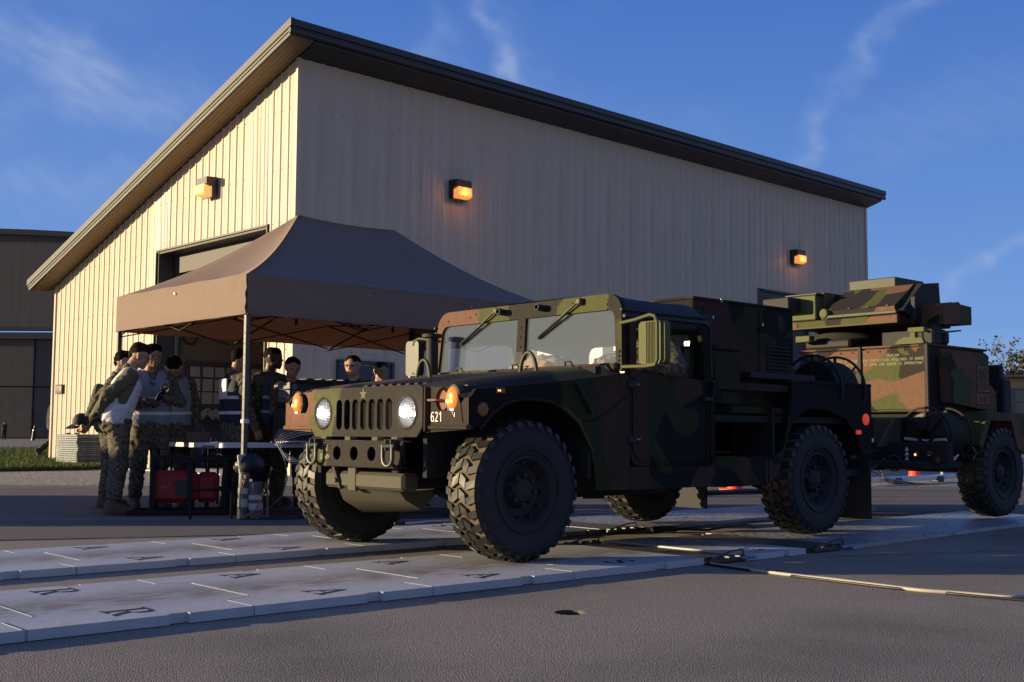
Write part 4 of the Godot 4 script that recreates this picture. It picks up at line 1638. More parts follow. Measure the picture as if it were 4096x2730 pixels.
		obj("latch", s, "paint_olive", fs)
		# side marker and round reflector
		s = mb()
		bx(s, Vector3(0.26, 1.095, sg * 1.077), Vector3(0.075, 0.036, 0.014), 0.004)
		var mk := obj("side_marker", s, "marker_amber", fs)
		s = mb()
		for xx in [0.268, 0.282]: lathe(s, [Vector2(0, 0.004), Vector2(0.006, 0), Vector2(0, -0.004)], Transform3D(Basis(Vector3.RIGHT, PI / 2), Vector3(xx, 1.095, sg * 1.086)), 8, true)
		obj("bulb", s, "amber_bulb", mk)
		s = mb()
		lathe(s, [Vector2(0.044, -0.006), Vector2(0.044, 0.006), Vector2(0.036, 0.012), Vector2(0, 0.014)], Transform3D(Basis(Vector3.RIGHT, sg * PI / 2), Vector3(0.405, 0.975, sg * 1.077)), 20)
		obj("reflector", s, "marker_amber", fs)
		# body side between arch and door
		s = mb()
		plate(s, pv([-0.945, 1.10, -0.945, 0.44, -0.61, 0.445, -0.59, 0.60, -0.55, 0.73, -0.47, 0.86, -0.44, 0.90, -0.50, 0.91, -0.61, 0.918]), [], frame_z(sg * 1.05, sg), 0.026)
		obj("cowl_side", s, "camo_side_shaded", v)
		# sill below door and rear opening, rear quarter with the arch
		s = mb()
		plate(s, pv([-0.948, 0.60, -0.948, 0.44, -2.555, 0.44, -2.555, 0.655, -1.87, 0.665, -1.84, 0.60]), [], frame_z(sg * 1.05, sg), 0.028)
		obj("sill", s, "camo_side_shaded", v)
		s = mb()
		plate(s, pv([-1.845, 1.235, -1.845, 0.668, -1.875, 0.668, -1.90, 0.70, -1.885, 1.235]), [], frame_z(sg * 1.05, sg), 0.026)
		obj("door_pillar", s, "camo_side_shaded", v)
		s = mb()
		plate(s, pv([-2.90, 1.255, -2.885, 1.15, -2.79, 0.78, -2.74, 0.69, -2.65, 0.656, -2.56, 0.656, -2.56, 0.46, -2.68, 0.50, -2.72, 0.58, -2.83, 0.84, -2.94, 0.97, -3.12, 1.04, -3.40, 1.04, -3.66, 0.97, -3.84, 0.84, -3.92, 0.66, -4.08, 0.66, -4.08, 1.255]), [], frame_z(sg * 1.052, sg), 0.03)
		var rq := obj("rear_quarter", s, "camo_side_shaded", v)
		s = mb()
		bx(s, Vector3(-3.48, 1.262, sg * 1.04), Vector3(1.20, 0.028, 0.10), 0.006)
		obj("bed_rail", s, "camo_side_shaded", rq)
		s = mb()
		bx(s, Vector3(-2.38, 1.20, sg * 1.02), Vector3(1.04, 0.06, 0.04), 0.006)
		bx(s, Vector3(-2.55, 1.02, sg * 0.99), Vector3(0.70, 0.05, 0.03), 0.004)
		obj("bed_side_rail", s, "camo_shaded", rq)
		s = mb()
		lathe(s, [Vector2(0.05, -0.004), Vector2(0.05, 0.008), Vector2(0, 0.012)], Transform3D(Basis(Vector3.RIGHT, sg * PI / 2), Vector3(-3.98, 0.965, sg * 1.083)), 20)
		obj("red_reflector", s, "red_lens", rq)
		s = mb()
		bx(s, Vector3(-3.86, 0.853, sg * 1.086), Vector3(0.075, 0.036, 0.014), 0.004)
		obj("red_marker", s, "red_lens", rq)
		# mud flap
		s = mb()
		bx(s, Vector3(-4.02, 0.36, sg * 0.90), Vector3(0.02, 0.52, 0.40), 0.004)
		obj("mud_flap", s, "rubber_side", v)
		s = mb()
		bx(s, Vector3(-1.75, 0.33, sg * 0.92), Vector3(0.02, 0.34, 0.34), 0.004)
		if sg > 0: obj("mud_flap", s, "tread_dust", v)
	# firewall, floor, tunnel and inner wheel housings keep the light out
	s = mb()
	bx(s, Vector3(-0.70, 0.86, 0), Vector3(0.06, 0.86, 2.02), 0.0)
	bx(s, Vector3(-2.4, 0.50, 0), Vector3(3.4, 0.06, 2.02), 0.0)
	bx(s, Vector3(-1.88, 0.9, 0), Vector3(0.04, 0.66, 2.06), 0.0)
	bx(s, Vector3(-2.98, 0.95, 0), Vector3(2.2, 0.05, 2.04), 0.0)
	bx(s, Vector3(-4.03, 0.95, 0), Vector3(0.06, 0.60, 2.06), 0.005)
	bx(s, Vector3(-0.15, 0.98, 0), Vector3(1.1, 0.1, 1.24), 0.0)
	for sg in [-1, 1]:
		bx(s, Vector3(-0.1, 0.80, sg * 0.62), Vector3(1.2, 0.52, 0.04), 0.0)
		bx(s, Vector3(-3.3, 0.78, sg * 0.70), Vector3(1.4, 0.5, 0.04), 0.0)
		bx(s, Vector3(-0.55, 0.80, sg * 0.85), Vector3(0.03, 0.55, 0.44), 0.0)
		bx(s, Vector3(-0.08, 1.06, sg * 0.84), Vector3(1.1, 0.03, 0.42), 0.0)
		bx(s, Vector3(-2.66, 0.80, sg * 0.86), Vector3(0.03, 0.5, 0.40), 0.0)
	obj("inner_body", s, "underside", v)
	# chassis and front axle parts
	s = mb()
	for sg in [-1, 1]:
		bx(s, Vector3(-1.7, 0.52, sg * 0.36), Vector3(4.5, 0.13, 0.08), 0.01)
		tube(s, [Vector3(0.0, 0.52, sg * 0.34), Vector3(0.0, 0.47, sg * 0.78)], 0.055, 10)
		tube(s, [Vector3(-3.3, 0.52, sg * 0.34), Vector3(-3.3, 0.47, sg * 0.78)], 0.055, 10)
		bar(s, Vector3(0.12, 0.44, sg * 0.30), Vector3(0.02, 0.30, sg * 0.74), 0.16, 0.05, 0.01)
		tube(s, [Vector3(0.1, 0.82, sg * 0.60), Vector3(0.04, 0.36, sg * 0.66)], 0.05, 12)
		bar(s, Vector3(-3.4, 0.42, sg * 0.30), Vector3(-3.3, 0.32, sg * 0.74), 0.16, 0.05, 0.01)
	bx(s, Vector3(-3.3, 0.52, 0), Vector3(0.5, 0.3, 0.5), 0.05)
	bx(s, Vector3(-1.6, 0.44, 0.0), Vector3(1.5, 0.2, 0.5), 0.04)
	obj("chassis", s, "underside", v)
	s = mb()
	bx(s, Vector3(0.50, 0.505, -0.02), Vector3(0.14, 0.115, 0.92), 0.02)
	bx(s, Vector3(0.56, 0.515, 0.10), Vector3(0.03, 0.17, 0.10), 0.012)
	obj("front_crossmember", s, "axle_paint", v)
	s = mb()
	# skid plate: a dished wedge below the crossmember
	var sk := [[Vector3(0.52, 0.45, 0.34), Vector3(0.52, 0.44, -0.38)], [Vector3(0.50, 0.36, 0.31), Vector3(0.44, 0.38, -0.34)], [Vector3(0.38, 0.27, 0.24), Vector3(0.25, 0.31, -0.26)], [Vector3(0.05, 0.26, 0.2), Vector3(0.0, 0.30, -0.2)]]
	grid_mesh(s, sk)
	poly(s, [sk[0][0], sk[1][0], sk[2][0], Vector3(0.1, 0.45, 0.30)], Vector3(0.3, 0.4, 0))
	poly(s, [sk[0][1], sk[1][1], sk[2][1], Vector3(0.1, 0.45, -0.30)], Vector3(0.3, 0.4, 0))
	obj("skid_plate", s, "axle_paint", v)
	s = mb()
	for i in 4: bx(s, Vector3(0.5, 0.565 - i * 0.028, 0.36), Vector3(0.10, 0.012, 0.11), 0.004)
	bar(s, Vector3(0.58, 0.60, 0.30), Vector3(0.56, 0.44, 0.24), 0.05, 0.03, 0.008)
	lathe(s, [Vector2(0, 0.03), Vector2(0.018, 0.03), Vector2(0.018, 0)], Transform3D(Basis(Vector3.BACK, -PI / 2), Vector3(0.575, 0.50, 0.27)), 8)
	obj("cooler", s, "axle_paint", v)
	# bumper with three holes
	s = mb()
	var bo := pv([-0.55, 0.765, -0.50, 0.60, 0.50, 0.60, 0.55, 0.765])
	var bh := []
	for z in [-0.205, 0.0, 0.205]: bh.append(circle(Vector2(z + 0.0, 0.688), 0.048, 20))
	plate(s, bo, bh, frame_x(0.605), 0.022)
	bx(s, Vector3(0.585, 0.768, 0), Vector3(0.07, 0.016, 1.10), 0.004)
	bx(s, Vector3(0.585, 0.602, 0), Vector3(0.07, 0.016, 1.0), 0.004)
	var bump := obj("bumper", s, "camo", v)
	s = mb()
	for sg in [-1, 1]:
		for q in [[0.30, 0.735], [0.30, 0.645]]: bx(s, Vector3(0.628, q[1], sg * q[0]), Vector3(0.006, 0.014, 0.014), 0.002)
	bx(s, Vector3(0.555, 0.69, 0), Vector3(0.02, 0.14, 0.95), 0.0)
	obj("bolt", s, "underside", bump)
	words("tie_down_words", "TIE\nDOWN", 0.036, "Droid Sans Mono", "print_tan", bump, Transform3D(Basis(Vector3.UP, PI / 2), Vector3(0.628, 0.69, 0.355)), 0.0015)
	# posts between bumper and grille
	for z in [-0.42, -0.2, 0.12, 0.42]:
		s = mb()
		bx(s, Vector3(0.57, 0.786, z), Vector3(0.06, 0.03, 0.07), 0.004)
		obj("bumper_mount", s, "axle_paint", bump)
	for sg in [-1, 1]:
		var sh := Node3D.new()
		sh.name = "tow_shackle"
		v.add_child(sh, true)
		sh.position = Vector3(0.66, 0.74, sg * 0.45)
		s = mb()
		for zz in [-0.03, 0.03]: bx(s, Vector3(-0.02, 0.01, zz), Vector3(0.07, 0.075, 0.018), 0.008)
		obj("bracket", s, "paint_black", sh)
		s = mb()
		tube(s, [Vector3(0.012, 0.0, -0.075), Vector3(0.012, 0.0, 0.075)], 0.014, 8)
		obj("pin", s, "paint_black", sh)
		s = mb()
		var pts := []
		for i in 13:
			var a := PI + PI * i / 12.0
			pts.append(Vector3(0.012, -0.075 + 0.052 * sin(a), cos(a) * 0.052))
		pts.push_front(Vector3(0.012, 0.01, -0.052))
		pts.append(Vector3(0.012, 0.01, 0.052))
		tube(s, pts, 0.0135, 8)
		obj("bow", s, "steel_dark", sh)
	# --- windscreen frame: two panes
	s = mb()
	var wo := PackedVector2Array()
	wo.append_array(pv([-1.065, 1.27, 1.065, 1.27]))
	wo.append_array(arc(Vector2(0.90, 1.685), 0.142, 0.1, PI / 2, 6))
	wo.append_array(arc(Vector2(-0.90, 1.685), 0.142, PI / 2, PI - 0.1, 6))
	var h1 := PackedVector2Array()
	h1.append_array(pv([0.045, 1.325, 1.005, 1.325]))
	h1.append_array(arc(Vector2(0.905, 1.635), 0.075, 0.0, PI / 2, 5))
	h1.append(Vector2(0.045, 1.71))
	var h2 := PackedVector2Array()
	for q in h1: h2.append(Vector2(-q.x, q.y))
	var wt := Transform3D(Basis(Vector3.BACK, 0.06), Vector3(-0.83, 0, 0)) * Transform3D(Basis(), Vector3(0, 0, 0))
	var wf := Node3D.new()
	wf.name = "windscreen"
	v.add_child(wf, true)
	wf.transform = Transform3D(Basis(Vector3.BACK, 0.06), Vector3(-0.82, 0, 0))
	plate(s, wo, [h1, h2], frame_x(-0.03), 0.05)
	obj("screen_frame", s, "camo", wf)
	s = mb()
	for sg in [-1, 1]:
		for i in 4: bx(s, Vector3(0.024, 1.31 + i * 0.032, sg * 1.035), Vector3(0.012, 0.016, 0.016), 0.004)
		for q in [[0.55, 1.785], [0.62, 1.765], [0.14, 1.775], [0.9, 1.75]]: bx(s, Vector3(0.022, q[1], sg * q[0]), Vector3(0.008, 0.014, 0.01), 0.002)
	for i in 5: bx(s, Vector3(0.024, 1.34 + i * 0.075, 0), Vector3(0.012, 0.012, 0.012), 0.004)
	bx(s, Vector3(0.022, 1.395, 0.0), Vector3(0.01, 0.12, 0.075), 0.003)
	obj("rivet", s, "paint_black", wf)
	for sg in [-1, 1]:
		s = mb()
		bx(s, Vector3(0.0, 1.515, sg * 0.525), Vector3(0.008, 0.385, 0.955), 0.001)
		obj("pane", s, "glass", wf)
		# wiper: arm from the header, blade on the glass
		var zc: float = 0.28 if sg > 0 else -0.64
		s = mb()
		bx(s, Vector3(0.04, 1.788, zc), Vector3(0.04, 0.05, 0.05), 0.01)
		bar(s, Vector3(0.05, 1.79, zc), Vector3(0.035, 1.67, zc + 0.22), 0.018, 0.012, 0.004)
		var wp := obj("wiper", s, "paint_olive", wf)
		s = mb()
		bar(s, Vector3(0.032, 1.72, zc + 0.13), Vector3(0.022, 1.555, zc + 0.44), 0.022, 0.014, 0.004)
		bar(s, Vector3(0.024, 1.67, zc + 0.24), Vector3(0.014, 1.545, zc + 0.455), 0.016, 0.018, 0.003)
		obj("wiper_blade", s, "rubber_side", wp)
		s = mb()
		lathe(s, [Vector2(0.026, 0.0), Vector2(0.026, 0.075), Vector2(0.017, 0.077), Vector2(0.016, 0.03), Vector2(0, 0.03)], Transform3D(Basis(Vector3.BACK, -PI / 2), Vector3(0.02, 1.772, 0.20 if sg > 0 else -0.24)), 16)
		obj("wiper_motor", s, "paint_black", wf)
	# footman loops at the screen foot
	s = mb()
	for z in [-0.62, -0.05, 0.62]:
		tube(s, [Vector3(-0.80, 1.315, z - 0.035), Vector3(-0.79, 1.345, z - 0.03), Vector3(-0.79, 1.345, z + 0.03), Vector3(-0.80, 1.315, z + 0.035)], 0.007, 6)
	bx(s, Vector3(-0.87, 1.30, 0), Vector3(0.06, 0.05, 2.06), 0.01)
	obj("screen_hinge", s, "camo", v)
	# --- canvas cab top
	s = mb()
	var cr := []
	for i in 9:
		var t := i / 8.0
		var x := lerpf(-0.925, -1.86, t)
		var sag := 0.018 * sin(t * PI)
		var row := []
		for q in [[-1.055, 1.60], [-1.052, 1.665], [-1.03, 1.73], [-0.97, 1.795], [-0.88, 1.823], [-0.5, 1.832], [0.0, 1.836], [0.5, 1.832], [0.88, 1.823], [0.97, 1.795], [1.03, 1.73], [1.052, 1.665], [1.055, 1.60]]:
			var drop := 0.05 * smoothstep(0.86, 1.0, t)
			row.append(Vector3(x, q[1] - sag * (1.0 if absf(q[0]) < 0.9 else 0.3) - drop * (1.0 if absf(q[0]) < 0.99 else 0.2), q[0] + 0.006 * sin(i * 2.1 + q[1] * 9.0)))
		cr.append(row)
	grid_mesh(s, cr)
	var top := obj("canvas_top", s, "canvas_top", v)
	s = mb()
	# rear curtain with a clear window
	var ro := pv([-1.05, 1.22, 1.05, 1.22, 1.05, 1.66, 1.0, 1.75, 0.9, 1.79, -0.9, 1.79, -1.0, 1.75, -1.05, 1.66])
	var rh := [rrect(0.06, 1.30, 0.86, 1.60, 0.06), rrect(-0.86, 1.30, -0.06, 1.60, 0.06)]
	plate(s, ro, rh, frame_x(-1.875), 0.012)
	obj("rear_curtain", s, "canvas_top", top)
	for r in rh:
		s = mb()
		plate(s, r, [], frame_x(-1.871), 0.004)
		obj("rear_window", s, "soft_window", top)
	# welt along the door top
	s = mb()
	for sg in [-1, 1]:
		tube(s, [Vector3(-0.90, 1.655, sg * 1.066), Vector3(-1.4, 1.662, sg * 1.068), Vector3(-1.80, 1.66, sg * 1.066), Vector3(-1.86, 1.62, sg * 1.064), Vector3(-1.87, 1.26, sg * 1.062)], 0.014, 6)
		tube(s, [Vector3(-0.88, 1.70, sg * 1.056), Vector3(-1.84, 1.70, sg * 1.058)], 0.010, 6)
	obj("welt", s, "canvas_top", top)
	# --- doors: canvas with open window
	for sg in [-1, 1]:
		s = mb()
		var dout := PackedVector2Array()
		dout.append_array(pv([-0.95, 1.635, -0.95, 0.68]))
		dout.append_array(arc(Vector2(-1.04, 0.69), 0.085, TAU, TAU - PI / 2, 4))
		dout.append_array(pv([-1.83, 0.605, -1.835, 1.60, -1.80, 1.635]))
		var dh := PackedVector2Array(pv([-1.02, 1.60, -1.02, 1.265, -1.55, 1.235, -1.785, 1.235, -1.76, 1.50, -1.73, 1.58, -1.69, 1.605]))
		plate(s, dout, [dh], frame_z(sg * 1.04, sg), 0.035)
		var door := obj("door", s, "camo_side_shaded", v)
		s = mb()
		tube(s, [Vector3(-0.98, 1.23, sg * 1.078), Vector3(-0.975, 0.72, sg * 1.078), Vector3(-1.05, 0.635, sg * 1.078), Vector3(-1.80, 0.63, sg * 1.078), Vector3(-1.81, 1.22, sg * 1.078)], 0.012, 6)
		obj("door_bead", s, "camo_side_shaded", door)
		for y in [1.175, 0.79]:
			s = mb()
			bx(s, Vector3(-0.985, y, sg * 1.083), Vector3(0.13, 0.05, 0.02), 0.005)
			var hg := obj("hinge", s, "paint_black", door)
			s = mb()
			for xx in [-1.01, -1.03]: lathe(s, [Vector2(0.007, 0), Vector2(0, 0.005)], Transform3D(Basis(Vector3.RIGHT, sg * PI / 2), Vector3(xx, y, sg * 1.094)), 8)
			obj("rivet", s, "steel", hg)
		s = mb()
		bx(s, Vector3(-1.80, 1.09, sg * 1.09), Vector3(0.10, 0.03, 0.03), 0.006)
		tube(s, [Vector3(-1.84, 1.24, sg * 1.08), Vector3(-1.885, 1.20, sg * 1.09), Vector3(-1.85, 1.10, sg * 1.09)], 0.008, 6)
		obj("door_handle", s, "paint_black", door)
	# --- seats, dash, wheel and canvas lying inside
	s = mb()
	bx(s, Vector3(-0.90, 1.20, 0), Vector3(0.22, 0.22, 1.95), 0.05)
	obj("dashboard", s, "paint_black", v)
	for sg in [-1, 1]:
		s = mb()
		bx(s, Vector3(-1.48, 0.93, sg * 0.72), Vector3(0.5, 0.14, 0.48), 0.05)
		bx(s, Vector3(-1.76, 1.22, sg * 0.72), Vector3(0.12, 0.55, 0.46), 0.05, Basis(Vector3.BACK, 0.12))
		obj("seat", s, "paint_olive", v)
	s = mb()
	var sw := []
	for i in 25:
		var a := TAU * i / 24.0
		sw.append(Vector3(-1.10, 1.26, -0.70) + Basis(Vector3.BACK, 0.55) * Vector3(0, cos(a) * 0.20, sin(a) * 0.20))
	tube(s, sw, 0.013, 8)
	tube(s, [Vector3(-1.10, 1.26, -0.70), Vector3(-0.88, 1.12, -0.70)], 0.02, 8)
	for a in [0.5, 2.6, 4.7]: tube(s, [Vector3(-1.10, 1.26, -0.70), Vector3(-1.10, 1.26, -0.70) + Basis(Vector3.BACK, 0.55) * Vector3(0, cos(a) * 0.20, sin(a) * 0.20)], 0.009, 6)
	obj("steering_wheel", s, "black_plastic", v)
	s = mb()
	bx(s, Vector3(-1.45, 1.05, 0), Vector3(0.9, 0.30, 0.62), 0.06)
	obj("engine_tunnel", s, "paint_olive", v)
	# --- mirrors
	for sg in [-1, 1]:
		var mr := Node3D.new()
		mr.name = "mirror"
		v.add_child(mr, true)
		s = mb()
		if sg < 0:
			tube(s, [Vector3(-0.86, 1.60, -1.07), Vector3(-0.87, 1.615, -1.2), Vector3(-0.87, 1.64, -1.33), Vector3(-0.87, 1.63, -1.375), Vector3(-0.868, 1.585, -1.40), Vector3(-0.868, 1.335, -1.40), Vector3(-0.87, 1.295, -1.375), Vector3(-0.875, 1.29, -1.28), Vector3(-0.88, 1.295, -1.07)], 0.0125, 8)
		else:
			tube(s, [Vector3(-0.83, 1.60, 1.05), Vector3(-0.80, 1.615, 1.16), Vector3(-0.80, 1.60, 1.22), Vector3(-0.80, 1.56, 1.24)], 0.0125, 8)
			tube(s, [Vector3(-0.80, 1.33, 1.24), Vector3(-0.82, 1.29, 1.15), Vector3(-0.84, 1.30, 1.05)], 0.0125, 8)
		obj("mirror_arm", s, "paint_green", mr)
		s = mb()
		var zc: float = sg * (1.325 if sg < 0 else 1.25)
		var hw2 := 0.118 if sg < 0 else 0.088
		var mx := -0.955 if sg < 0 else -0.855
		var back := rrect(zc - hw2, 1.305, zc + hw2, 1.60, 0.035)
		plate(s, back, [], frame_x(mx), 0.06)
		if sg < 0:
			for i in 7: bx(s, Vector3(mx + 0.062, 1.452, zc - 0.035 + i * 0.0135), Vector3(0.006, 0.285, 0.006), 0.002)
		obj("mirror_shell", s, "paint_green" if sg < 0 else "black_plastic", mr)
		s = mb()
		plate(s, rrect(zc - hw2 + 0.01, 1.315, zc + hw2 - 0.01, 1.59, 0.03), [], frame_x(mx - 0.004), 0.004)
		obj("mirror_glass", s, "chrome", mr)
	# --- passenger side engine air stack (snorkel cap)
	s = mb()
	lathe(s, [Vector2(0.05, 1.26), Vector2(0.05, 1.60), Vector2(0.085, 1.61), Vector2(0.085, 1.635), Vector2(0.0, 1.64)], Transform3D(Basis(), Vector3(-0.76, 0, 0.93)), 20)
	obj("air_stack", s, "paint_black", v)
	# --- rear lockers beside the generator
	s = mb()
	bx(s, Vector3(-2.15, 1.27, -0.93), Vector3(0.34, 0.42, 0.14), 0.01)
	bx(s, Vector3(-2.15, 1.495, -0.935), Vector3(0.37, 0.03, 0.17), 0.008)
	for i in 3: bx(s, Vector3(-2.28, 1.17 - i * 0.045, -1.003), Vector3(0.06, 0.02, 0.008), 0.002)
	obj("locker", s, "camo_shaded", v)
	s = mb()
	bx(s, Vector3(-2.9, 1.30, -0.93), Vector3(0.9, 0.05, 0.14), 0.006)
	for i in 8: bx(s, Vector3(-2.55 - i * 0.1, 1.333, -0.93), Vector3(0.016, 0.014, 0.016), 0.003)
	obj("generator_rail", s, "paint_black", v)
	# rear light and bumper
	s = mb()
	bx(s, Vector3(-4.16, 0.60, 0), Vector3(0.12, 0.16, 1.7), 0.015)
	bx(s, Vector3(-4.22, 0.62, 0), Vector3(0.10, 0.18, 0.16), 0.01)
	obj("rear_bumper", s, "paint_black", v)
	# --- wheels
	wheel(v, Vector3(0, 0.462, -0.91), 0.0, false, 0.1)
	wheel(v, Vector3(0, 0.462, 0.91), 0.0, true, 0.4)
	wheel(v, Vector3(-3.30, 0.462, -0.91), 0.0, false, 0.7)
	wheel(v, Vector3(-3.30, 0.462, 0.91), 0.0, true, 1.0)
	# crumpled canvas on the tunnel seen through the glass
	var cb := thing("canvas_bundle", "crumpled pale canvas bundle behind the windscreen glass", "bundle")
	cb.transform = v.transform * Transform3D(Basis(), Vector3(-0.98, 1.31, -0.12))
	s = mb()
	var rg := RandomNumberGenerator.new()
	rg.seed = 6
	var br := []
	for i in 11:
		var row := []
		for j in 11:
			var fx2 := i / 10.0 * 2.0 - 1.0
			var fz := j / 10.0 * 2.0 - 1.0
			var hgt := maxf(0.0, 1.0 - fx2 * fx2) * maxf(0.0, 1.0 - fz * fz)
			row.append(Vector3(fx2 * 0.14, hgt * 0.11 + (rg.randf_range(-0.018, 0.022) if hgt > 0.05 else 0.0), fz * 0.27 + rg.randf_range(-0.01, 0.01)))
		br.append(row)
	grid_mesh(s, br, -1)
	obj("folds", s, "canvas_bag", cb)
	# --- the generator box stands in the bed
	var g := thing("generator_box", "big dark camouflaged generator box standing in the truck bed", "generator")
	g.transform = v.transform
	s = mb()
	bx(s, Vector3(-2.58, 1.43, 0), Vector3(1.33, 0.93, 1.72), 0.012)
	obj("casing", s, "camo_shaded", g)
	s = mb()
	bx(s, Vector3(-2.58, 1.885, 0), Vector3(1.36, 0.022, 1.75), 0.006)
	obj("lid", s, "camo_shaded", g)
	s = mb()
	bx(s, Vector3(-2.37, 1.56, -0.862), Vector3(0.68, 0.54, 0.012), 0.004)
	var pd := obj("panel_door", s, "camo_shaded", g)
	s = mb()
	lathe(s, [Vector2(0.05, 0.0), Vector2(0.05, 0.01), Vector2(0.04, 0.012), Vector2(0, 0.008)], Transform3D(Basis(Vector3.RIGHT, -PI / 2), Vector3(-2.09, 1.73, -0.866)), 18)
	obj("latch", s, "paint_black", pd)
	s = mb()
	bx(s, Vector3(-2.99, 1.56, -0.862), Vector3(0.47, 0.56, 0.012), 0.004)
	obj("panel_door", s, "camo_shaded", g)
	s = mb()
	for i in 9: bx(s, Vector3(-3.0, 1.315 + i * 0.03, -0.872), Vector3(0.3, 0.012, 0.02), 0.003)
	for i in 7: bx(s, Vector3(-2.86 - i * 0.046, 1.435, -0.87), Vector3(0.008, 0.27, 0.012), 0.002)
	obj("grille", s, "paint_black", g)
	s = mb()
	for q in [[-2.14, 1.745], [-2.79, 1.73], [-2.25, 1.885]]: bx(s, Vector3(q[0], q[1], -0.872), Vector3(0.02, 0.03, 0.012), 0.004)
	obj("catch", s, "steel", g)
	# cable reel at the tail of the bed
	var cr2 := thing("cable_reel", "black cable reel standing at the tail of the truck bed", "cable reel")
	cr2.transform = v.transform
	reel(cr2, Vector3(-3.78, 1.22, -0.80), 0.30, 0.36)

func reel(parent: Node3D, c: Vector3, r: float, w: float) -> void:
	# axis along local x, flanges as spoked rings, cable wound between
	var b := Transform3D(Basis(Vector3.BACK, PI / 2), c)
	for sg in [-1, 1]:
		var s := mb()
		var ring := []
		for i in 33:
			var a := TAU * i / 32.0
			ring.append(c + Vector3(sg * w * 0.5, cos(a) * r, sin(a) * r))
		tube(s, ring, 0.012, 6)
		for i in 8:
			var a := TAU * i / 8.0
			bar(s, c + Vector3(sg * w * 0.5, cos(a) * r * 0.28, sin(a) * r * 0.28), c + Vector3(sg * w * 0.5, cos(a) * r, sin(a) * r), 0.03, 0.008, 0.002)
		lathe(s, [Vector2(r * 0.32, -0.006), Vector2(r * 0.32, 0.006), Vector2(r * 0.22, 0.006), Vector2(r * 0.22, -0.006)], Transform3D(b.basis, c + Vector3(sg * w * 0.5, 0, 0)), 20)
		obj("flange", s, "paint_black", parent)
	var s2 := mb()
	var prof := []
	var n := int(w / 0.018)
	for i in n:
		var y := -w * 0.46 + i * (w * 0.92 / n)
		prof.append(Vector2(r * 0.80, y))
		prof.append(Vector2(r * 0.85, y + w * 0.46 / n))
	prof.append(Vector2(r * 0.30, w * 0.46))
	prof.push_front(Vector2(r * 0.30, -w * 0.46))
	lathe(s2, prof, b, 28)
	obj("wound_cable", s2, "cable_black", parent)

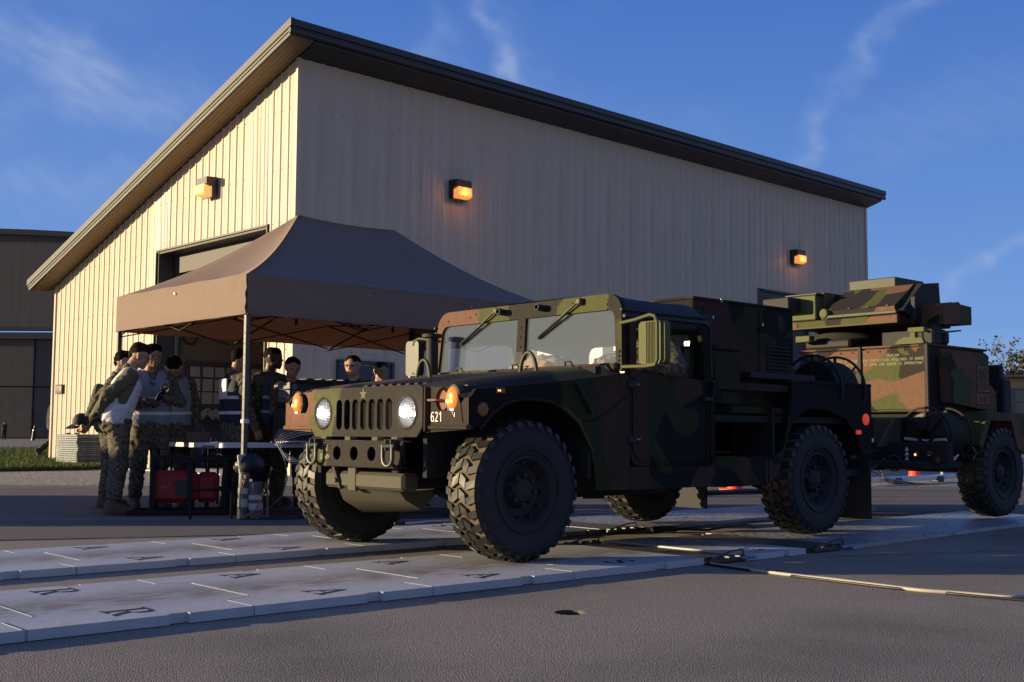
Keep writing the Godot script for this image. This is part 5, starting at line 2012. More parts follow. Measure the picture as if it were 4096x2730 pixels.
# ---------------------------------------------------------------- the towed radar
func trailer() -> void:
	var t := thing("radar_trailer", "camouflaged radar trailer with folded antenna towed behind the truck", "trailer", TRUCK_AT, TRUCK_YAW)
	var s: SurfaceTool
	# lower cabinet
	s = mb()
	bx(s, Vector3(-6.31, 1.395, 0.0), Vector3(1.20, 0.66, 1.50), 0.012)
	var cab := obj("cabinet", s, "camo_shift", t)
	s = mb()
	bx(s, Vector3(-6.31, 1.737, 0.0), Vector3(1.24, 0.024, 1.54), 0.006)
	obj("cabinet_lid", s, "camo_shift", cab)
	for k in 2:
		s = mb()
		var zc: float = 0.37 - k * 0.74
		bx(s, Vector3(-5.702, 1.40, zc), Vector3(0.016, 0.62, 0.70), 0.004)
		var d := obj("cabinet_door", s, "camo_shift", cab)
		words("caution_words", "CAUTION\nEAR PROTECTION REQUIRED IF DOOR\nIS OPEN AND RADAR IS OPERATING", 0.026, "Droid Sans Mono", "print_tan", d, Transform3D(Basis(Vector3.UP, PI / 2), Vector3(-5.692, 1.60, zc)), 0.0015)
		s = mb()
		for i in 5: bx(s, Vector3(-5.69, 1.69, zc - 0.28 + i * 0.14), Vector3(0.01, 0.014, 0.014), 0.003)
		obj("door_screw", s, "paint_black", d)
	s = mb()
	bx(s, Vector3(-5.69, 1.43, 0.0), Vector3(0.03, 0.64, 0.04), 0.006)
	bx(s, Vector3(-5.69, 1.43, -0.745), Vector3(0.03, 0.66, 0.04), 0.006)
	obj("door_post", s, "paint_black", cab)
	# side details: bevelled housing and riveted panels
	s = mb()
	plate(s, pv([-5.92, 1.16, -6.74, 1.09, -6.76, 1.66, -6.68, 1.69, -6.05, 1.68, -5.88, 1.62]), [], frame_z(-0.765, -1.0), 0.10)
	obj("side_housing", s, "camo_shift", t)
	for q in [[1.28, 1.55, -6.60], [1.15, 1.26, -6.58]]:
		s = mb()
		bx(s, Vector3(q[2], (q[0] + q[1]) * 0.5, -0.868), Vector3(0.24, q[1] - q[0], 0.012), 0.003)
		var rp := obj("riveted_panel", s, "camo_shift", t)
		s = mb()
		for i in 6:
			for yy in [q[0] + 0.012, q[1] - 0.012]: bx(s, Vector3(q[2] - 0.105 + i * 0.042, yy, -0.876), Vector3(0.011, 0.011, 0.006), 0.002)
		for i in 4:
			for xx in [-0.108, 0.108]: bx(s, Vector3(q[2] + xx, lerpf(q[0] + 0.03, q[1] - 0.03, i / 3.0), -0.876), Vector3(0.011, 0.011, 0.006), 0.002)
		obj("rivet", s, "steel", rp)
	# rear shoulder box
	s = mb()
	var sb := PackedVector2Array(pv([-6.93, 1.06, -7.26, 1.06, -7.26, 1.22]))
	sb.append_array(arc(Vector2(-7.10, 1.22), 0.155, PI, PI / 2, 6))
	sb.append_array(pv([-6.98, 1.40, -6.93, 1.46]))
	plate(s, sb, [], frame_z(-0.70, 1.0), 1.2)
	obj("rear_housing", s, "camo_shift", t)
	# rear post and dark tail unit at the frame's edge
	s = mb()
	bx(s, Vector3(-7.45, 1.12, -0.62), Vector3(0.18, 0.66, 0.24), 0.02)
	bx(s, Vector3(-7.42, 1.50, -0.62), Vector3(0.10, 0.22, 0.16), 0.02)
	bx(s, Vector3(-7.32, 1.30, -0.66), Vector3(0.16, 0.04, 0.05), 0.008)
	obj("tail_unit", s, "paint_black", t)
	# frame, tongue, bumper bar
	s = mb()
	bx(s, Vector3(-6.4, 0.98, 0), Vector3(1.9, 0.12, 1.3), 0.01)
	bx(s, Vector3(-6.0, 0.62, 0), Vector3(1.5, 0.14, 0.9), 0.02)
	bx(s, Vector3(-5.35, 0.66, -0.70), Vector3(0.12, 0.20, 0.9), 0.01)
	bx(s, Vector3(-5.50, 0.545, -0.2), Vector3(0.8, 0.08, 1.6), 0.02)
	for sg in [-1, 1]: bar(s, Vector3(-5.6, 0.62, sg * 0.5), Vector3(-4.45, 0.62, 0), 0.10, 0.10, 0.01)
	bx(s, Vector3(-4.40, 0.62, 0), Vector3(0.25, 0.08, 0.1), 0.02)
	tube(s, [Vector3(-6.65, 0.5, -0.8), Vector3(-6.65, 0.5, 0.8)], 0.06, 10)
	obj("frame", s, "underside", t)
	s = mb()
	plate(s, pv([-5.42, 1.0, -5.30, 1.0, -5.0, 0.72, -5.12, 0.72]), [], frame_z(-0.62), 0.04)
	bx(s, Vector3(-5.6, 0.86, -0.45), Vector3(0.4, 0.28, 0.3), 0.02)
	obj("front_bracket", s, "paint_olive", t)
	# safety chains
	s = mb()
	for z in [0.12, -0.35]:
		var pts := []
		for i in 9:
			var u := i / 8.0
			pts.append(Vector3(lerpf(-4.35, -5.2, u), 0.60 - 0.16 * sin(u * PI), z - u * 0.2))
		tube(s, pts, 0.014, 6)
	for z in [-0.25, -0.62]:
		var ring := []
		for i in 15:
			var a := TAU * i / 14.0
			ring.append(Vector3(-5.25, 0.56 + cos(a) * 0.075, z + sin(a) * 0.075))
		tube(s, ring, 0.009, 6)
	obj("chain", s, "steel_dark", t)
	# fenders
	for sg in [-1, 1]:
		s = mb()
		plate(s, pv([-6.08, 0.74, -6.30, 1.06, -7.16, 1.07, -7.30, 0.80, -7.30, 0.62, -7.16, 0.62, -6.93, 0.70, -6.82, 0.985, -6.36, 0.985, -6.16, 0.70]), [], frame_z(sg * 1.04, sg), 0.025)
		bx(s, Vector3(-6.73, 1.058, sg * 0.86), Vector3(0.86, 0.02, 0.40), 0.004)
		bar(s, Vector3(-6.30, 1.055, sg * 0.86), Vector3(-6.10, 0.74, sg * 0.86), 0.40, 0.02, 0.003)
		bar(s, Vector3(-7.16, 1.06, sg * 0.86), Vector3(-7.30, 0.80, sg * 0.86), 0.40, 0.02, 0.003)
		obj("fender", s, "camo_shift", t)
		for y in [0.90, 0.80]:
			s = mb()
			lathe(s, [Vector2(0.045, 0), Vector2(0.04, 0.012), Vector2(0, 0.014)], Transform3D(Basis(Vector3.RIGHT, sg * PI / 2), Vector3(-7.24, y, sg * 1.068)), 16)
			obj("tail_reflector", s, "red_lens", t)
	# amber running lamps and triangle reflectors at the front bar
	for q in [[-0.83, 0.65], [-0.97, 0.655], [-1.05, 0.60]]:
		s = mb()
		lathe(s, [Vector2(0.028, 0), Vector2(0.024, 0.014), Vector2(0, 0.016)], Transform3D(Basis(Vector3.BACK, -PI / 2), Vector3(-5.29, q[1], q[0])), 14)
		obj("amber_lamp", s, "marker_amber", t)
	s = mb()
	lathe(s, [Vector2(0, -0.01), Vector2(0.012, 0), Vector2(0, 0.012)], Transform3D(Basis(Vector3.BACK, -PI / 2), Vector3(-5.27, 0.645, -0.83)), 8, true)
	obj("lamp_bulb", s, "amber_bulb", t)
	for y in [0.61, 0.655, 0.70]:
		s = mb()
		plate(s, pv([-0.755, y - 0.018, -0.715, y - 0.018, -0.735, y + 0.02]), [], frame_x(-5.288), 0.006)
		obj("triangle_reflector", s, "white_paint", t)
	# small cable reel hung on the trailer front
	var rl := thing("cable_drum", "large black cable drum hung low on the trailer front", "cable reel")
	rl.transform = t.transform
	reel(rl, Vector3(-5.62, 0.83, -0.86), 0.27, 0.40)
	s = mb()
	tube(s, [Vector3(-5.42, 0.80, -0.64), Vector3(-5.46, 0.775, -0.85), Vector3(-5.42, 0.79, -1.07)], 0.018, 6)
	obj("strap", s, "tape", rl)
	s = mb()
	tube(s, [Vector3(-5.83, 0.72, -1.12), Vector3(-5.87, 0.66, -1.14), Vector3(-5.84, 0.60, -1.12)], 0.012, 6)
	obj("reel_crank", s, "steel_dark", rl)
	# --- upper deck: turntable, platform and folded antenna
	s = mb()
	lathe(s, [Vector2(0.34, 1.75), Vector2(0.40, 1.80), Vector2(0.44, 1.86), Vector2(0.38, 1.95), Vector2(0.0, 1.95)], Transform3D(Basis(), Vector3(-6.2, 0, 0.42)), 24)
	bx(s, Vector3(-5.98, 1.80, 0.42), Vector3(0.5, 0.10, 0.56), 0.03)
	bx(s, Vector3(-6.2, 1.84, -0.34), Vector3(0.5, 0.20, 0.5), 0.03)
	obj("turntable", s, "paint_black", t)
	s = mb()
	bx(s, Vector3(-5.62, 1.86, 0.62), Vector3(0.10, 0.07, 0.18), 0.008)
	obj("lock_bracket", s, "paint_green", t)
	s = mb()
	plate(s, pv([-0.42, 1.748, -0.46, 1.79, -0.53, 1.818, -0.72, 1.80, -0.74, 1.748]), [], frame_x(-5.70), 0.05)
	bx(s, Vector3(-5.715, 1.845, -0.60), Vector3(0.06, 0.10, 0.06), 0.006)
	bx(s, Vector3(-5.715, 1.89, -0.64), Vector3(0.07, 0.05, 0.18), 0.006)
	obj("lock_bracket", s, "paint_green", t)
	s = mb()
	tube(s, [Vector3(-5.82, 1.90, -0.58), Vector3(-6.10, 1.885, -0.72), Vector3(-6.42, 1.92, -0.74)], 0.014, 8, 0.008)
	obj("lock_bar", s, "paint_green", t)
	s = mb()
	bx(s, Vector3(-6.02, 1.86, -0.64), Vector3(0.20, 0.22, 0.12), 0.02)
	bx(s, Vector3(-6.16, 1.83, -0.68), Vector3(0.10, 0.14, 0.10), 0.03)
	obj("post", s, "paint_black", t)
	s = mb()
	bx(s, Vector3(-6.15, 2.015, 0.16), Vector3(1.10, 0.08, 1.30), 0.01)
	var deck := obj("platform", s, "camo_shift", t)
	s = mb()
	bx(s, Vector3(-5.597, 1.976, 0.16), Vector3(0.012, 0.018, 1.30), 0.003)
	obj("platform_edge", s, "tread_dust", deck)
	# slanted antenna cover
	s = mb()
	plate(s, pv([-5.64, 2.06, -5.63, 2.145, -6.02, 2.40, -6.16, 2.40, -6.16, 2.06]), [], frame_z(-0.44, 1.0), 0.80)
	var an := obj("antenna_cover", s, "camo_shift", t)
	s = mb()
	bx(s, Vector3(-5.615, 2.08, -0.06), Vector3(0.05, 0.035, 0.84), 0.006)
	for i in 4: bx(s, Vector3(-5.63, 2.155, 0.30 - i * 0.22), Vector3(0.02, 0.014, 0.03), 0.004)
	obj("cover_latch", s, "paint_olive", an)
	s = mb()
	bx(s, Vector3(-6.20, 2.22, 0.62), Vector3(0.9, 0.30, 0.34), 0.01)
	obj("electronics_box", s, "camo_shift", t)
	s = mb()
	bx(s, Vector3(-5.84, 2.20, 0.66), Vector3(0.44, 0.27, 0.36), 0.01)
	obj("signal_box", s, "paint_green", t)
	s = mb()
	bx(s, Vector3(-5.84, 2.345, 0.66), Vector3(0.46, 0.018, 0.40), 0.004)
	obj("signal_box_lid", s, "paint_olive", t)
	s = mb()
	bx(s, Vector3(-5.58, 2.235, 0.84), Vector3(0.36, 0.15, 0.34), 0.012)
	obj("front_box", s, "paint_black", t)
	s = mb()
	lathe(s, [Vector2(0.055, 0.0), Vector2(0.055, 0.03), Vector2(0.045, 0.045), Vector2(0, 0.05)], Transform3D(Basis(Vector3.BACK, -PI / 2), Vector3(-5.62, 2.118, 0.36)), 20)
	bx(s, Vector3(-5.62, 2.075, 0.36), Vector3(0.05, 0.04, 0.08), 0.006)
	obj("round_cap", s, "paint_green", t)
	s = mb()
	bx(s, Vector3(-6.42, 2.43, 0.10), Vector3(0.60, 0.17, 0.56), 0.01)
	obj("upper_box", s, "paint_olive", t)
	s = mb()
	plate(s, pv([-6.0, 1.98, -5.74, 2.06, -5.66, 2.10, -6.05, 2.40, -6.40, 2.44, -6.44, 2.04]), [], frame_z(-0.52, 1.0), 0.08)
	bar(s, Vector3(-5.78, 2.0, -0.56), Vector3(-5.80, 2.24, -0.56), 0.05, 0.03, 0.006)
	obj("antenna_arm", s, "paint_black", t)
	s = mb()
	plate(s, pv([-6.02, 2.17, -6.20, 2.20, -6.62, 2.18, -6.62, 1.99, -6.30, 1.98, -6.02, 1.96]), [], frame_z(-0.76, 1.0), 0.26)
	bx(s, Vector3(-6.50, 2.205, -0.66), Vector3(0.05, 0.05, 0.05), 0.006)
	obj("rear_unit", s, "camo_shift", t)
	wheel(t, Vector3(-6.66, 0.462, -0.90), 0.0, false, 0.2)
	wheel(t, Vector3(-6.66, 0.462, 0.90), 0.0, true, 0.9)

# ---------------------------------------------------------------- canopy
const CAN_AT := Vector3(-2.765, 0, -11.993)
const CAN_YAW := 0.764
const CL := 4.63
const CW := 3.03

func canopy() -> void:
	# local x along the long side, z towards the viewer; the near leg stands at the origin
	var c := thing("pop_up_canopy", "brown pop-up canopy on black legs beside the truck", "canopy", CAN_AT, CAN_YAW)
	var N := Vector3(0, 2.53, 0)
	var R := Vector3(CL, 2.53, 0)
	var L := Vector3(0, 2.53, -CW)
	var F := Vector3(CL, 2.53, -CW)
	var P1 := Vector3(1.60, 3.57, -CW * 0.5)
	var P2 := Vector3(3.10, 3.57, -CW * 0.5)
	var s := mb()
	for e in [[N, L, P1, P1, 10], [R, F, P2, P2, 10], [N, R, P1, P2, 16], [L, F, P1, P2, 16]]:
		var rows := []
		for i in 13:
			var t := i / 12.0
			var row := []
			for j in e[4] + 1:
				var u: float = j / float(e[4])
				var a: Vector3 = e[0].lerp(e[1], u)
				var b: Vector3 = e[2].lerp(e[3], u)
				var p := a.lerp(b, t)
				var sag := sin(t * PI) * (0.10 + 0.07 * sin(u * PI))
				p.y = lerpf(2.53, 3.57, t) - sag - 0.045 * sin(u * PI) * (1.0 - t) * 4.0 * t
				if e[2] != e[3]: p.y -= 0.03 * sin(u * PI) * smoothstep(0.8, 1.0, t)
				row.append(p)
			rows.append(row)
		grid_mesh(s, rows)
	obj("roof_cloth", s, "canopy_cloth", c)
	var rg := RandomNumberGenerator.new()
	rg.seed = 4
	var k := 0
	for e in [[N, L, Vector3(-1, 0, 0)], [N, R, Vector3(0, 0, 1)], [L, F, Vector3(0, 0, -1)], [R, F, Vector3(1, 0, 0)]]:
		s = mb()
		var rows := []
		for i in 7:
			var t := i / 6.0
			var row := []
			for j in 41:
				var u := j / 40.0
				var p: Vector3 = e[0].lerp(e[1], u)
				p.y = lerpf(2.53, 2.10, t) + 0.004 * sin(u * 23.0 + k)
				var crease := 0.010 * sin(t * 9.0 + u * 3.0 + k) * sin(u * PI) + 0.012 * exp(-pow((u - 0.06 - 0.06 * sin(t * 7.0)) / 0.02, 2.0))
				var edge := 0.022 * (1.0 - smoothstep(0.0, 0.03, u)) * sin(t * 16.0) * t
				p += e[2] * (0.012 + crease + edge + 0.018 * t * sin(u * PI))
				row.append(p)
			rows.append(row)
		grid_mesh(s, rows)
		obj("valance", s, "canopy_cloth", c)
		k += 1
	# rolled corner seam and hem at the near corner
	s = mb()
	for e in [[N, L], [N, R]]:
		var pts := []
		for j in 21:
			var p: Vector3 = e[0].lerp(e[1], j / 20.0)
			var n := Vector3(-1, 0, 0) if e[1] == L else Vector3(0, 0, 1)
			pts.append(Vector3(p.x, 2.105, p.z) + n * (0.016 + 0.018 * sin(j / 20.0 * PI)))
		tube(s, pts, 0.006, 5)
	obj("hem", s, "canopy_cloth", c)
	s = mb()
	for q in [[1.55, 2.42, 0.0], [3.1, 2.42, 0.0]]: lathe(s, [Vector2(0.016, 0), Vector2(0.014, 0.006), Vector2(0.006, 0.007)], Transform3D(Basis(Vector3.RIGHT, PI / 2), Vector3(q[0], q[1], 0.035)), 10)
	lathe(s, [Vector2(0.016, 0), Vector2(0.014, 0.006), Vector2(0.006, 0.007)], Transform3D(Basis(Vector3.BACK, PI / 2), Vector3(-0.035, 2.44, -CW * 0.5)), 10)
	obj("grommet", s, "steel", c)
	# legs
	for p in [N, R, L, F]:
		var x: float = p.x + (0.025 if p.x < 1 else -0.025)
		var z: float = p.z + (-0.025 if p.z > -1 else 0.025)
		s = mb()
		bx(s, Vector3(x, 1.55, z), Vector3(0.050, 1.95, 0.050), 0.005)
		bx(s, Vector3(x, 0.60, z), Vector3(0.042, 1.18, 0.042), 0.004)
		bx(s, Vector3(x, 0.012, z), Vector3(0.12, 0.02, 0.12), 0.004)
		var leg := obj("leg", s, "pole_paint", c)
		if p == N:
			s = mb()
			bx(s, Vector3(x, 0.99, z), Vector3(0.072, 0.05, 0.072), 0.01)
			obj("leg_collar", s, "table_white", leg)
			s = mb()
			for i in 15: bx(s, Vector3(x - 0.0255, 0.30 + i * 0.115, z), Vector3(0.002, 0.012, 0.012), 0.0)
			obj("pin_hole", s, "print_black", leg)
	# folding trusses under the valance and across
	for e in [[N, R, 3], [L, F, 3], [N, L, 2], [R, F, 2]]:
		s = mb()
		var nseg: int = e[2]
		for i in nseg:
			var a: Vector3 = e[0].lerp(e[1], float(i) / nseg)
			var b: Vector3 = e[0].lerp(e[1], float(i + 1) / nseg)
			var inn: Vector3 = (Vector3(CL * 0.5, 2.5, -CW * 0.5) - (e[0] + e[1]) * 0.5).normalized() * 0.04
			inn.y = 0
			bar(s, Vector3(a.x, 2.38, a.z) + inn, Vector3(b.x, 2.02 if i % 2 == 0 else 2.06, b.z) + inn, 0.026, 0.014, 0.003)
			bar(s, Vector3(a.x, 2.03, a.z) + inn * 1.5, Vector3(b.x, 2.38, b.z) + inn * 1.5, 0.026, 0.014, 0.003)
		obj("truss", s, "frame_steel", c)
	s = mb()
	for x in [P1.x, P2.x]:
		bar(s, Vector3(x, 2.38, -0.05), Vector3(x, 2.30, -CW * 0.5), 0.026, 0.016, 0.003)
		bar(s, Vector3(x, 2.04, -0.05), Vector3(x, 2.45, -CW * 0.5), 0.026, 0.016, 0.003)
		bar(s, Vector3(x, 2.38, -CW + 0.05), Vector3(x, 2.30, -CW * 0.5), 0.026, 0.016, 0.003)
		bar(s, Vector3(x, 2.04, -CW + 0.05), Vector3(x, 2.45, -CW * 0.5), 0.026, 0.016, 0.003)
		bar(s, Vector3(x, 2.2, -CW * 0.5), Vector3(x, 3.52, -CW * 0.5), 0.03, 0.03, 0.004)
	for x in [P1.x, P2.x]:
		bx(s, Vector3(x, 2.22, -0.06), Vector3(0.10, 0.07, 0.06), 0.01)
		bx(s, Vector3(x, 2.36, -0.06), Vector3(0.04, 0.2, 0.04), 0.006)
	obj("cross_truss", s, "frame_steel", c)
	# ballast at the near leg: taped grey tubes with chains
	var rgb := [["plain grey ballast tube taped to the near canopy leg, left of two", -0.10, 0.10, 0.055, 0.46], ["thicker grey ballast tube with a wide tape band at the near canopy leg", 0.06, 0.16, 0.075, 0.36]]
	for q in rgb:
		var b := thing("ballast_tube", q[0], "weight", Vector3(), 0, "ballast at the near canopy leg")
		b.transform = c.transform * Transform3D(Basis(Vector3.BACK, -0.03 if q[1] < 0 else 0.04), Vector3(q[1] * 0.75 + 0.02, 0, q[2]))
		s = mb()
		lathe(s, [Vector2(0, 0.0), Vector2(q[3], 0.0), Vector2(q[3], q[4]), Vector2(q[3] - 0.012, q[4] + 0.012), Vector2(0, q[4] + 0.012)], Transform3D(), 20)
		obj("tube", s, "grey_plastic", b)
		s = mb()
		for yy in [[0.10, 0.17], [0.21, 0.26]]: lathe(s, [Vector2(q[3] + 0.002, q[4] * yy[0] * 2.6), Vector2(q[3] + 0.002, q[4] * yy[1] * 2.6)], Transform3D(), 20)
		obj("tape", s, "tape", b)
	var bg := thing("ballast_bag", "shiny dark red ballast bag tied round the near canopy leg", "weight")
	bg.transform = c.transform * Transform3D(Basis(), Vector3(0.05, 0.50, 0.05))
	s = mb()
	var brow := []
	for i in 9:
		var row := []
		var t := i / 8.0
		for j in 17:
			var a := TAU * j / 16.0
			var r := (0.05 + 0.075 * sin(t * PI)) * (1.0 + 0.16 * sin(a * 5.0 + t * 7.0))
			row.append(Vector3(cos(a) * r * 1.25, t * 0.26 - 0.10, sin(a) * r))
		brow.append(row)
	grid_mesh(s, brow)
	obj("bag", s, "black_plastic", bg)
	s = mb()
	bx(s, Vector3(-0.10, 0.05, 0.02), Vector3(0.09, 0.20, 0.03), 0.012, Basis(Vector3.BACK, 0.15))
	bx(s, Vector3(-0.09, -0.10, 0.05), Vector3(0.10, 0.10, 0.03), 0.012, Basis(Vector3.BACK, -0.3))
	obj("paper_tag", s, "tape", bg)
	var ch := thing("chain", "rusty chain wrapped round the ballast at the near canopy leg", "chain")
	ch.transform = c.transform
	var path := []
	for q in [[-0.10, 0.44, 0.22], [-0.16, 0.30, 0.24], [-0.18, 0.12, 0.26], [-0.15, 0.02, 0.28], [-0.02, 0.10, 0.30], [0.06, 0.24, 0.29], [0.12, 0.36, 0.26], [0.17, 0.22, 0.20], [0.13, 0.03, 0.28], [0.0, 0.02, 0.33], [-0.12, 0.02, 0.33]]:
		path.append(Vector3(q[0], q[1], q[2]))
	var cv := Curve3D.new()
	for q in path: cv.add_point(q)
	var nl := int(cv.get_baked_length() / 0.026)
	for i in nl:
		var p := cv.sample_baked(i * 0.026)
		var d := (cv.sample_baked(i * 0.026 + 0.01) - p).normalized()
		if d.length() < 0.5: d = Vector3.UP
		s = mb()
		var u := d.cross(Vector3(0.3, 0.4, 0.87)).normalized()
		if i % 2 == 1: u = u.rotated(d, PI / 2)
		var ring := []
		for j in 9:
			var a := TAU * j / 8.0
			ring.append(p + d * cos(a) * 0.019 + u * sin(a) * 0.011)
		tube(s, ring, 0.0045, 5)
		obj("link", s, "chain", ch)

# ---------------------------------------------------------------- weigh mats
func mat_outline(len_: float, w: float, tongue: bool, notch: bool) -> PackedVector2Array:
	# local x from 0 (leading edge) down to -len_, z from -w/2 to w/2; the tongue laps over the next panel
	var g := 0.006
	var o := PackedVector2Array()
	var h := w * 0.5
	if notch:
		o.append_array(pv([0, -h, 0, -h * 0.62, -0.16 - g, -h * 0.50, -0.16 - g, h * 0.50, 0, h * 0.62, 0, h]))
	else:
		o.append_array(pv([0, -h, 0, h]))
	var x := -len_ + g
	# hand slots in both long edges
	o.append_array(pv([-len_ * 0.60, h, -len_ * 0.60, h - 0.03, -len_ * 0.69, h - 0.03, -len_ * 0.69, h]))
	if tongue:
		o.append_array(pv([x, h, x, h * 0.61, x - 0.16, h * 0.49, x - 0.16, -h * 0.49, x, -h * 0.61, x, -h]))
	else:
		o.append_array(pv([x, h, x, -h]))
	o.append_array(pv([-len_ * 0.69, -h, -len_ * 0.69, -h + 0.03, -len_ * 0.60, -h + 0.03, -len_ * 0.60, -h]))
	return o

func lay(called: String, label: String, cat: String, x0: float, zc: float, group: String) -> Node3D:
	var o := thing(called, label, cat, Vector3(), 0, group)
	var base := Transform3D(Basis(Vector3.UP, TRUCK_YAW), Vector3(TRUCK_AT.x, 0, TRUCK_AT.z))
	o.transform = base * Transform3D(Basis(), Vector3(x0, 0.004, zc))
	return o

func mats() -> void:
	var s: SurfaceTool
	var G := "pale approach mats of the weigh lanes"
	var near := [[4.40, 1.10, "R", "first near-lane mat, running out of the picture at the left edge"], [3.32, 1.07, "R", "pale near-lane mat marked with two letters R at the left"], [2.25, 1.08, "A", "pale near-lane mat marked A, next to the mat marked R"], [1.17, 1.07, "A", "pale near-lane mat marked A just ahead of the near front wheel"], [0.10, 1.23, "S", "pale near-lane mat marked S, under the near front wheel"]]
	var far := [[5.50, 1.08, "R", "far-lane mat out beyond the left edge of the picture"], [4.42, 1.07, "R", "second far-lane mat beyond the left edge"], [3.35, 1.08, "R", "leftmost far-lane mat in view, cut by the left edge"], [2.27, 1.08, "A", "far-lane mat marked A nearest the left edge"], [1.19, 1.04, "A", "far-lane mat marked A before the far front wheel"], [0.15, 1.12, "A", "far-lane mat under the far front wheel"], [-0.97, 0.95, "S", "far-lane mat between the front wheels and the clasps"]]
	for lane in [[near, -0.93], [far, 1.19]]:
		var k := 0
		for m in lane[0]:
			var o := lay("weigh_mat", m[3], "mat", m[0], lane[1], G)
			s = mb()
			var last: bool = k == lane[0].size() - 1
			plate(s, mat_outline(m[1], 1.30, not last, k > 0), [], frame_y(0.0), 0.046)
			var pm := obj("panel", s, "ramp", o)
			# bright worn edges along the joint
			s = mb()
			if k > 0:
				bar(s, Vector3(0.008, 0.0465, -0.64), Vector3(0.008, 0.0465, -0.40), 0.005, 0.002, 0.001)
				bar(s, Vector3(-0.152, 0.0465, -0.31), Vector3(-0.152, 0.0465, 0.31), 0.005, 0.002, 0.001)
				bar(s, Vector3(0.008, 0.0465, 0.40), Vector3(0.008, 0.0465, 0.64), 0.005, 0.002, 0.001)
				obj("worn_edge", s, "ramp_edge", o)
			# letters lie flat, read from the far end of the lane
			var bs := Basis(Vector3(0, 0, -1), Vector3(-1, 0, 0), Vector3(0, 1, 0))
			for zz in [-0.44, 0.45]:
				words("letter", m[2], 0.215, "Droid Serif", "print_black", o, Transform3D(bs, Vector3(-m[1] * 0.5, 0.0472, zz)), 0.0012)
			k += 1
	# weigh pads: dark plates with lettered middle plate, joined by clasps
	for lane in [[-0.93, [["dark weigh pad just behind the near front wheel", -1.135, 0.415, "pad"], ["pale plate lettered between the two near weigh pads", -1.555, 0.715, "ramp"], ["dark weigh pad beside the near rear wheel", -2.275, 0.565, "pad"]]], [1.19, [["dark weigh pad under the truck in the far lane", -1.925, 0.45, "pad"], ["pale plate between the far-lane weigh pads", -2.38, 0.50, "pad"]]]]:
		for q in lane[1]:
			var o := lay("weigh_pad", q[0], "scale", q[1], lane[0], "weigh pads under the truck")
			s = mb()
			var w := 1.36 if q[3] == "ramp" else 1.22
			var hh := 0.042 if q[3] == "ramp" else 0.034
			plate(s, mat_outline(q[2], w, false, false), [], frame_y(0.0), hh)
			obj("plate", s, q[3], o)
			s = mb()
			bar(s, Vector3(-0.012, hh + 0.001, -w * 0.48), Vector3(-0.012, hh + 0.001, w * 0.48), 0.008, 0.004, 0.001)
			obj("bright_edge", s, "ramp_edge", o)
			if q[3] == "ramp":
				var bs := Basis(Vector3(0, 0, -1), Vector3(-1, 0, 0), Vector3(0, 1, 0))
				for zz in [-0.46, 0.40]: words("letter", "T S", 0.10, "Droid Serif", "print_black", o, Transform3D(bs, Vector3(-q[2] * 0.5, hh + 0.0012, zz)), 0.0012)
	# clasps with levers between the pads
	var ci := 0
	for q in [[-1.34, -1.60, "front clasp with levers on the near edge of the near weigh pad"], [-2.58, -1.60, "rear clasp with levers on the near edge of the near weigh pads"], [-1.34, -0.22, "front clasp with levers on the inner edge of the near weigh pad"], [-2.58, 0.50, "clasp with levers on the near edge of the far weigh pads"]]:
		var o := lay("pad_clasp", q[2], "clasp", q[0], q[1], "clasps joining the weigh pads")
		s = mb()
		bx(s, Vector3(0, 0.02, 0.0), Vector3(0.40, 0.026, 0.025), 0.004)
		bx(s, Vector3(0, 0.018, 0.03), Vector3(0.34, 0.016, 0.03), 0.003)
		for x in [-0.16, -0.05, 0.06, 0.15]: bx(s, Vector3(x, 0.032, 0.01), Vector3(0.05, 0.03, 0.05), 0.006)
		obj("rail", s, "steel_dark", o)
		s = mb()
		bar(s, Vector3(0.17, 0.03, 0), Vector3(-0.02, 0.075, -0.012), 0.012, 0.012, 0.003)
		bar(s, Vector3(-0.02, 0.075, -0.012), Vector3(-0.16, 0.085, -0.012), 0.01, 0.01, 0.003)
		bar(s, Vector3(-0.16, 0.085, -0.012), Vector3(-0.18, 0.03, -0.012), 0.012, 0.012, 0.003)
		obj("lever", s, "steel_dark", o)
		for x in [-0.12, -0.21]:
			s = mb()
			poly(s, [Vector3(x, 0.035, -0.015), Vector3(x - 0.07, 0.038, -0.03), Vector3(x - 0.055, 0.022, -0.055), Vector3(x - 0.01, 0.022, -0.045)], Vector3(x, -1, 0))
			poly(s, [Vector3(x, 0.031, -0.015), Vector3(x - 0.07, 0.034, -0.03), Vector3(x - 0.055, 0.018, -0.055), Vector3(x - 0.01, 0.018, -0.045)], Vector3(x, 1, 0))
			obj("tab", s, "steel", o)
		ci += 1
	# departure sheets behind the pads
	for q in [["broad grey rubber sheet of the near lane behind the rear wheel", -2.86, -0.92, 4.6, 1.42], ["broad grey rubber sheet of the far lane behind the truck", -2.90, 1.19, 4.3, 1.34]]:
		var o := lay("departure_sheet", q[0], "mat", q[1], q[2], "")
		s = mb()
		var w2: float = q[4] * 0.5
		plate(s, pv([0, -w2, 0, w2, -q[3], w2 + 0.02, -q[3], -w2 + 0.22, -q[3] * 0.5, -w2 + 0.14]), [], frame_y(0.0), 0.030)
		obj("sheet", s, "rubber_sheet", o)
		s = mb()
		for i in 9:
			for zz in [-w2 * 0.9 + i * 0.018, -0.1, w2 * 0.6]: bx(s, Vector3(-0.3 - i * 0.48, 0.0305, zz + 0.06 * (i % 2)), Vector3(0.05, 0.003, 0.018), 0.001, Basis(Vector3.UP, 0.4))
		obj("slot_mark", s, "print_black", o)
	# connector and short hose lying between the lanes
	var hz := lay("pad_connector", "short cable connector lying on sandy asphalt between the lanes", "cable", -3.05, 0.30, "")
	s = mb()
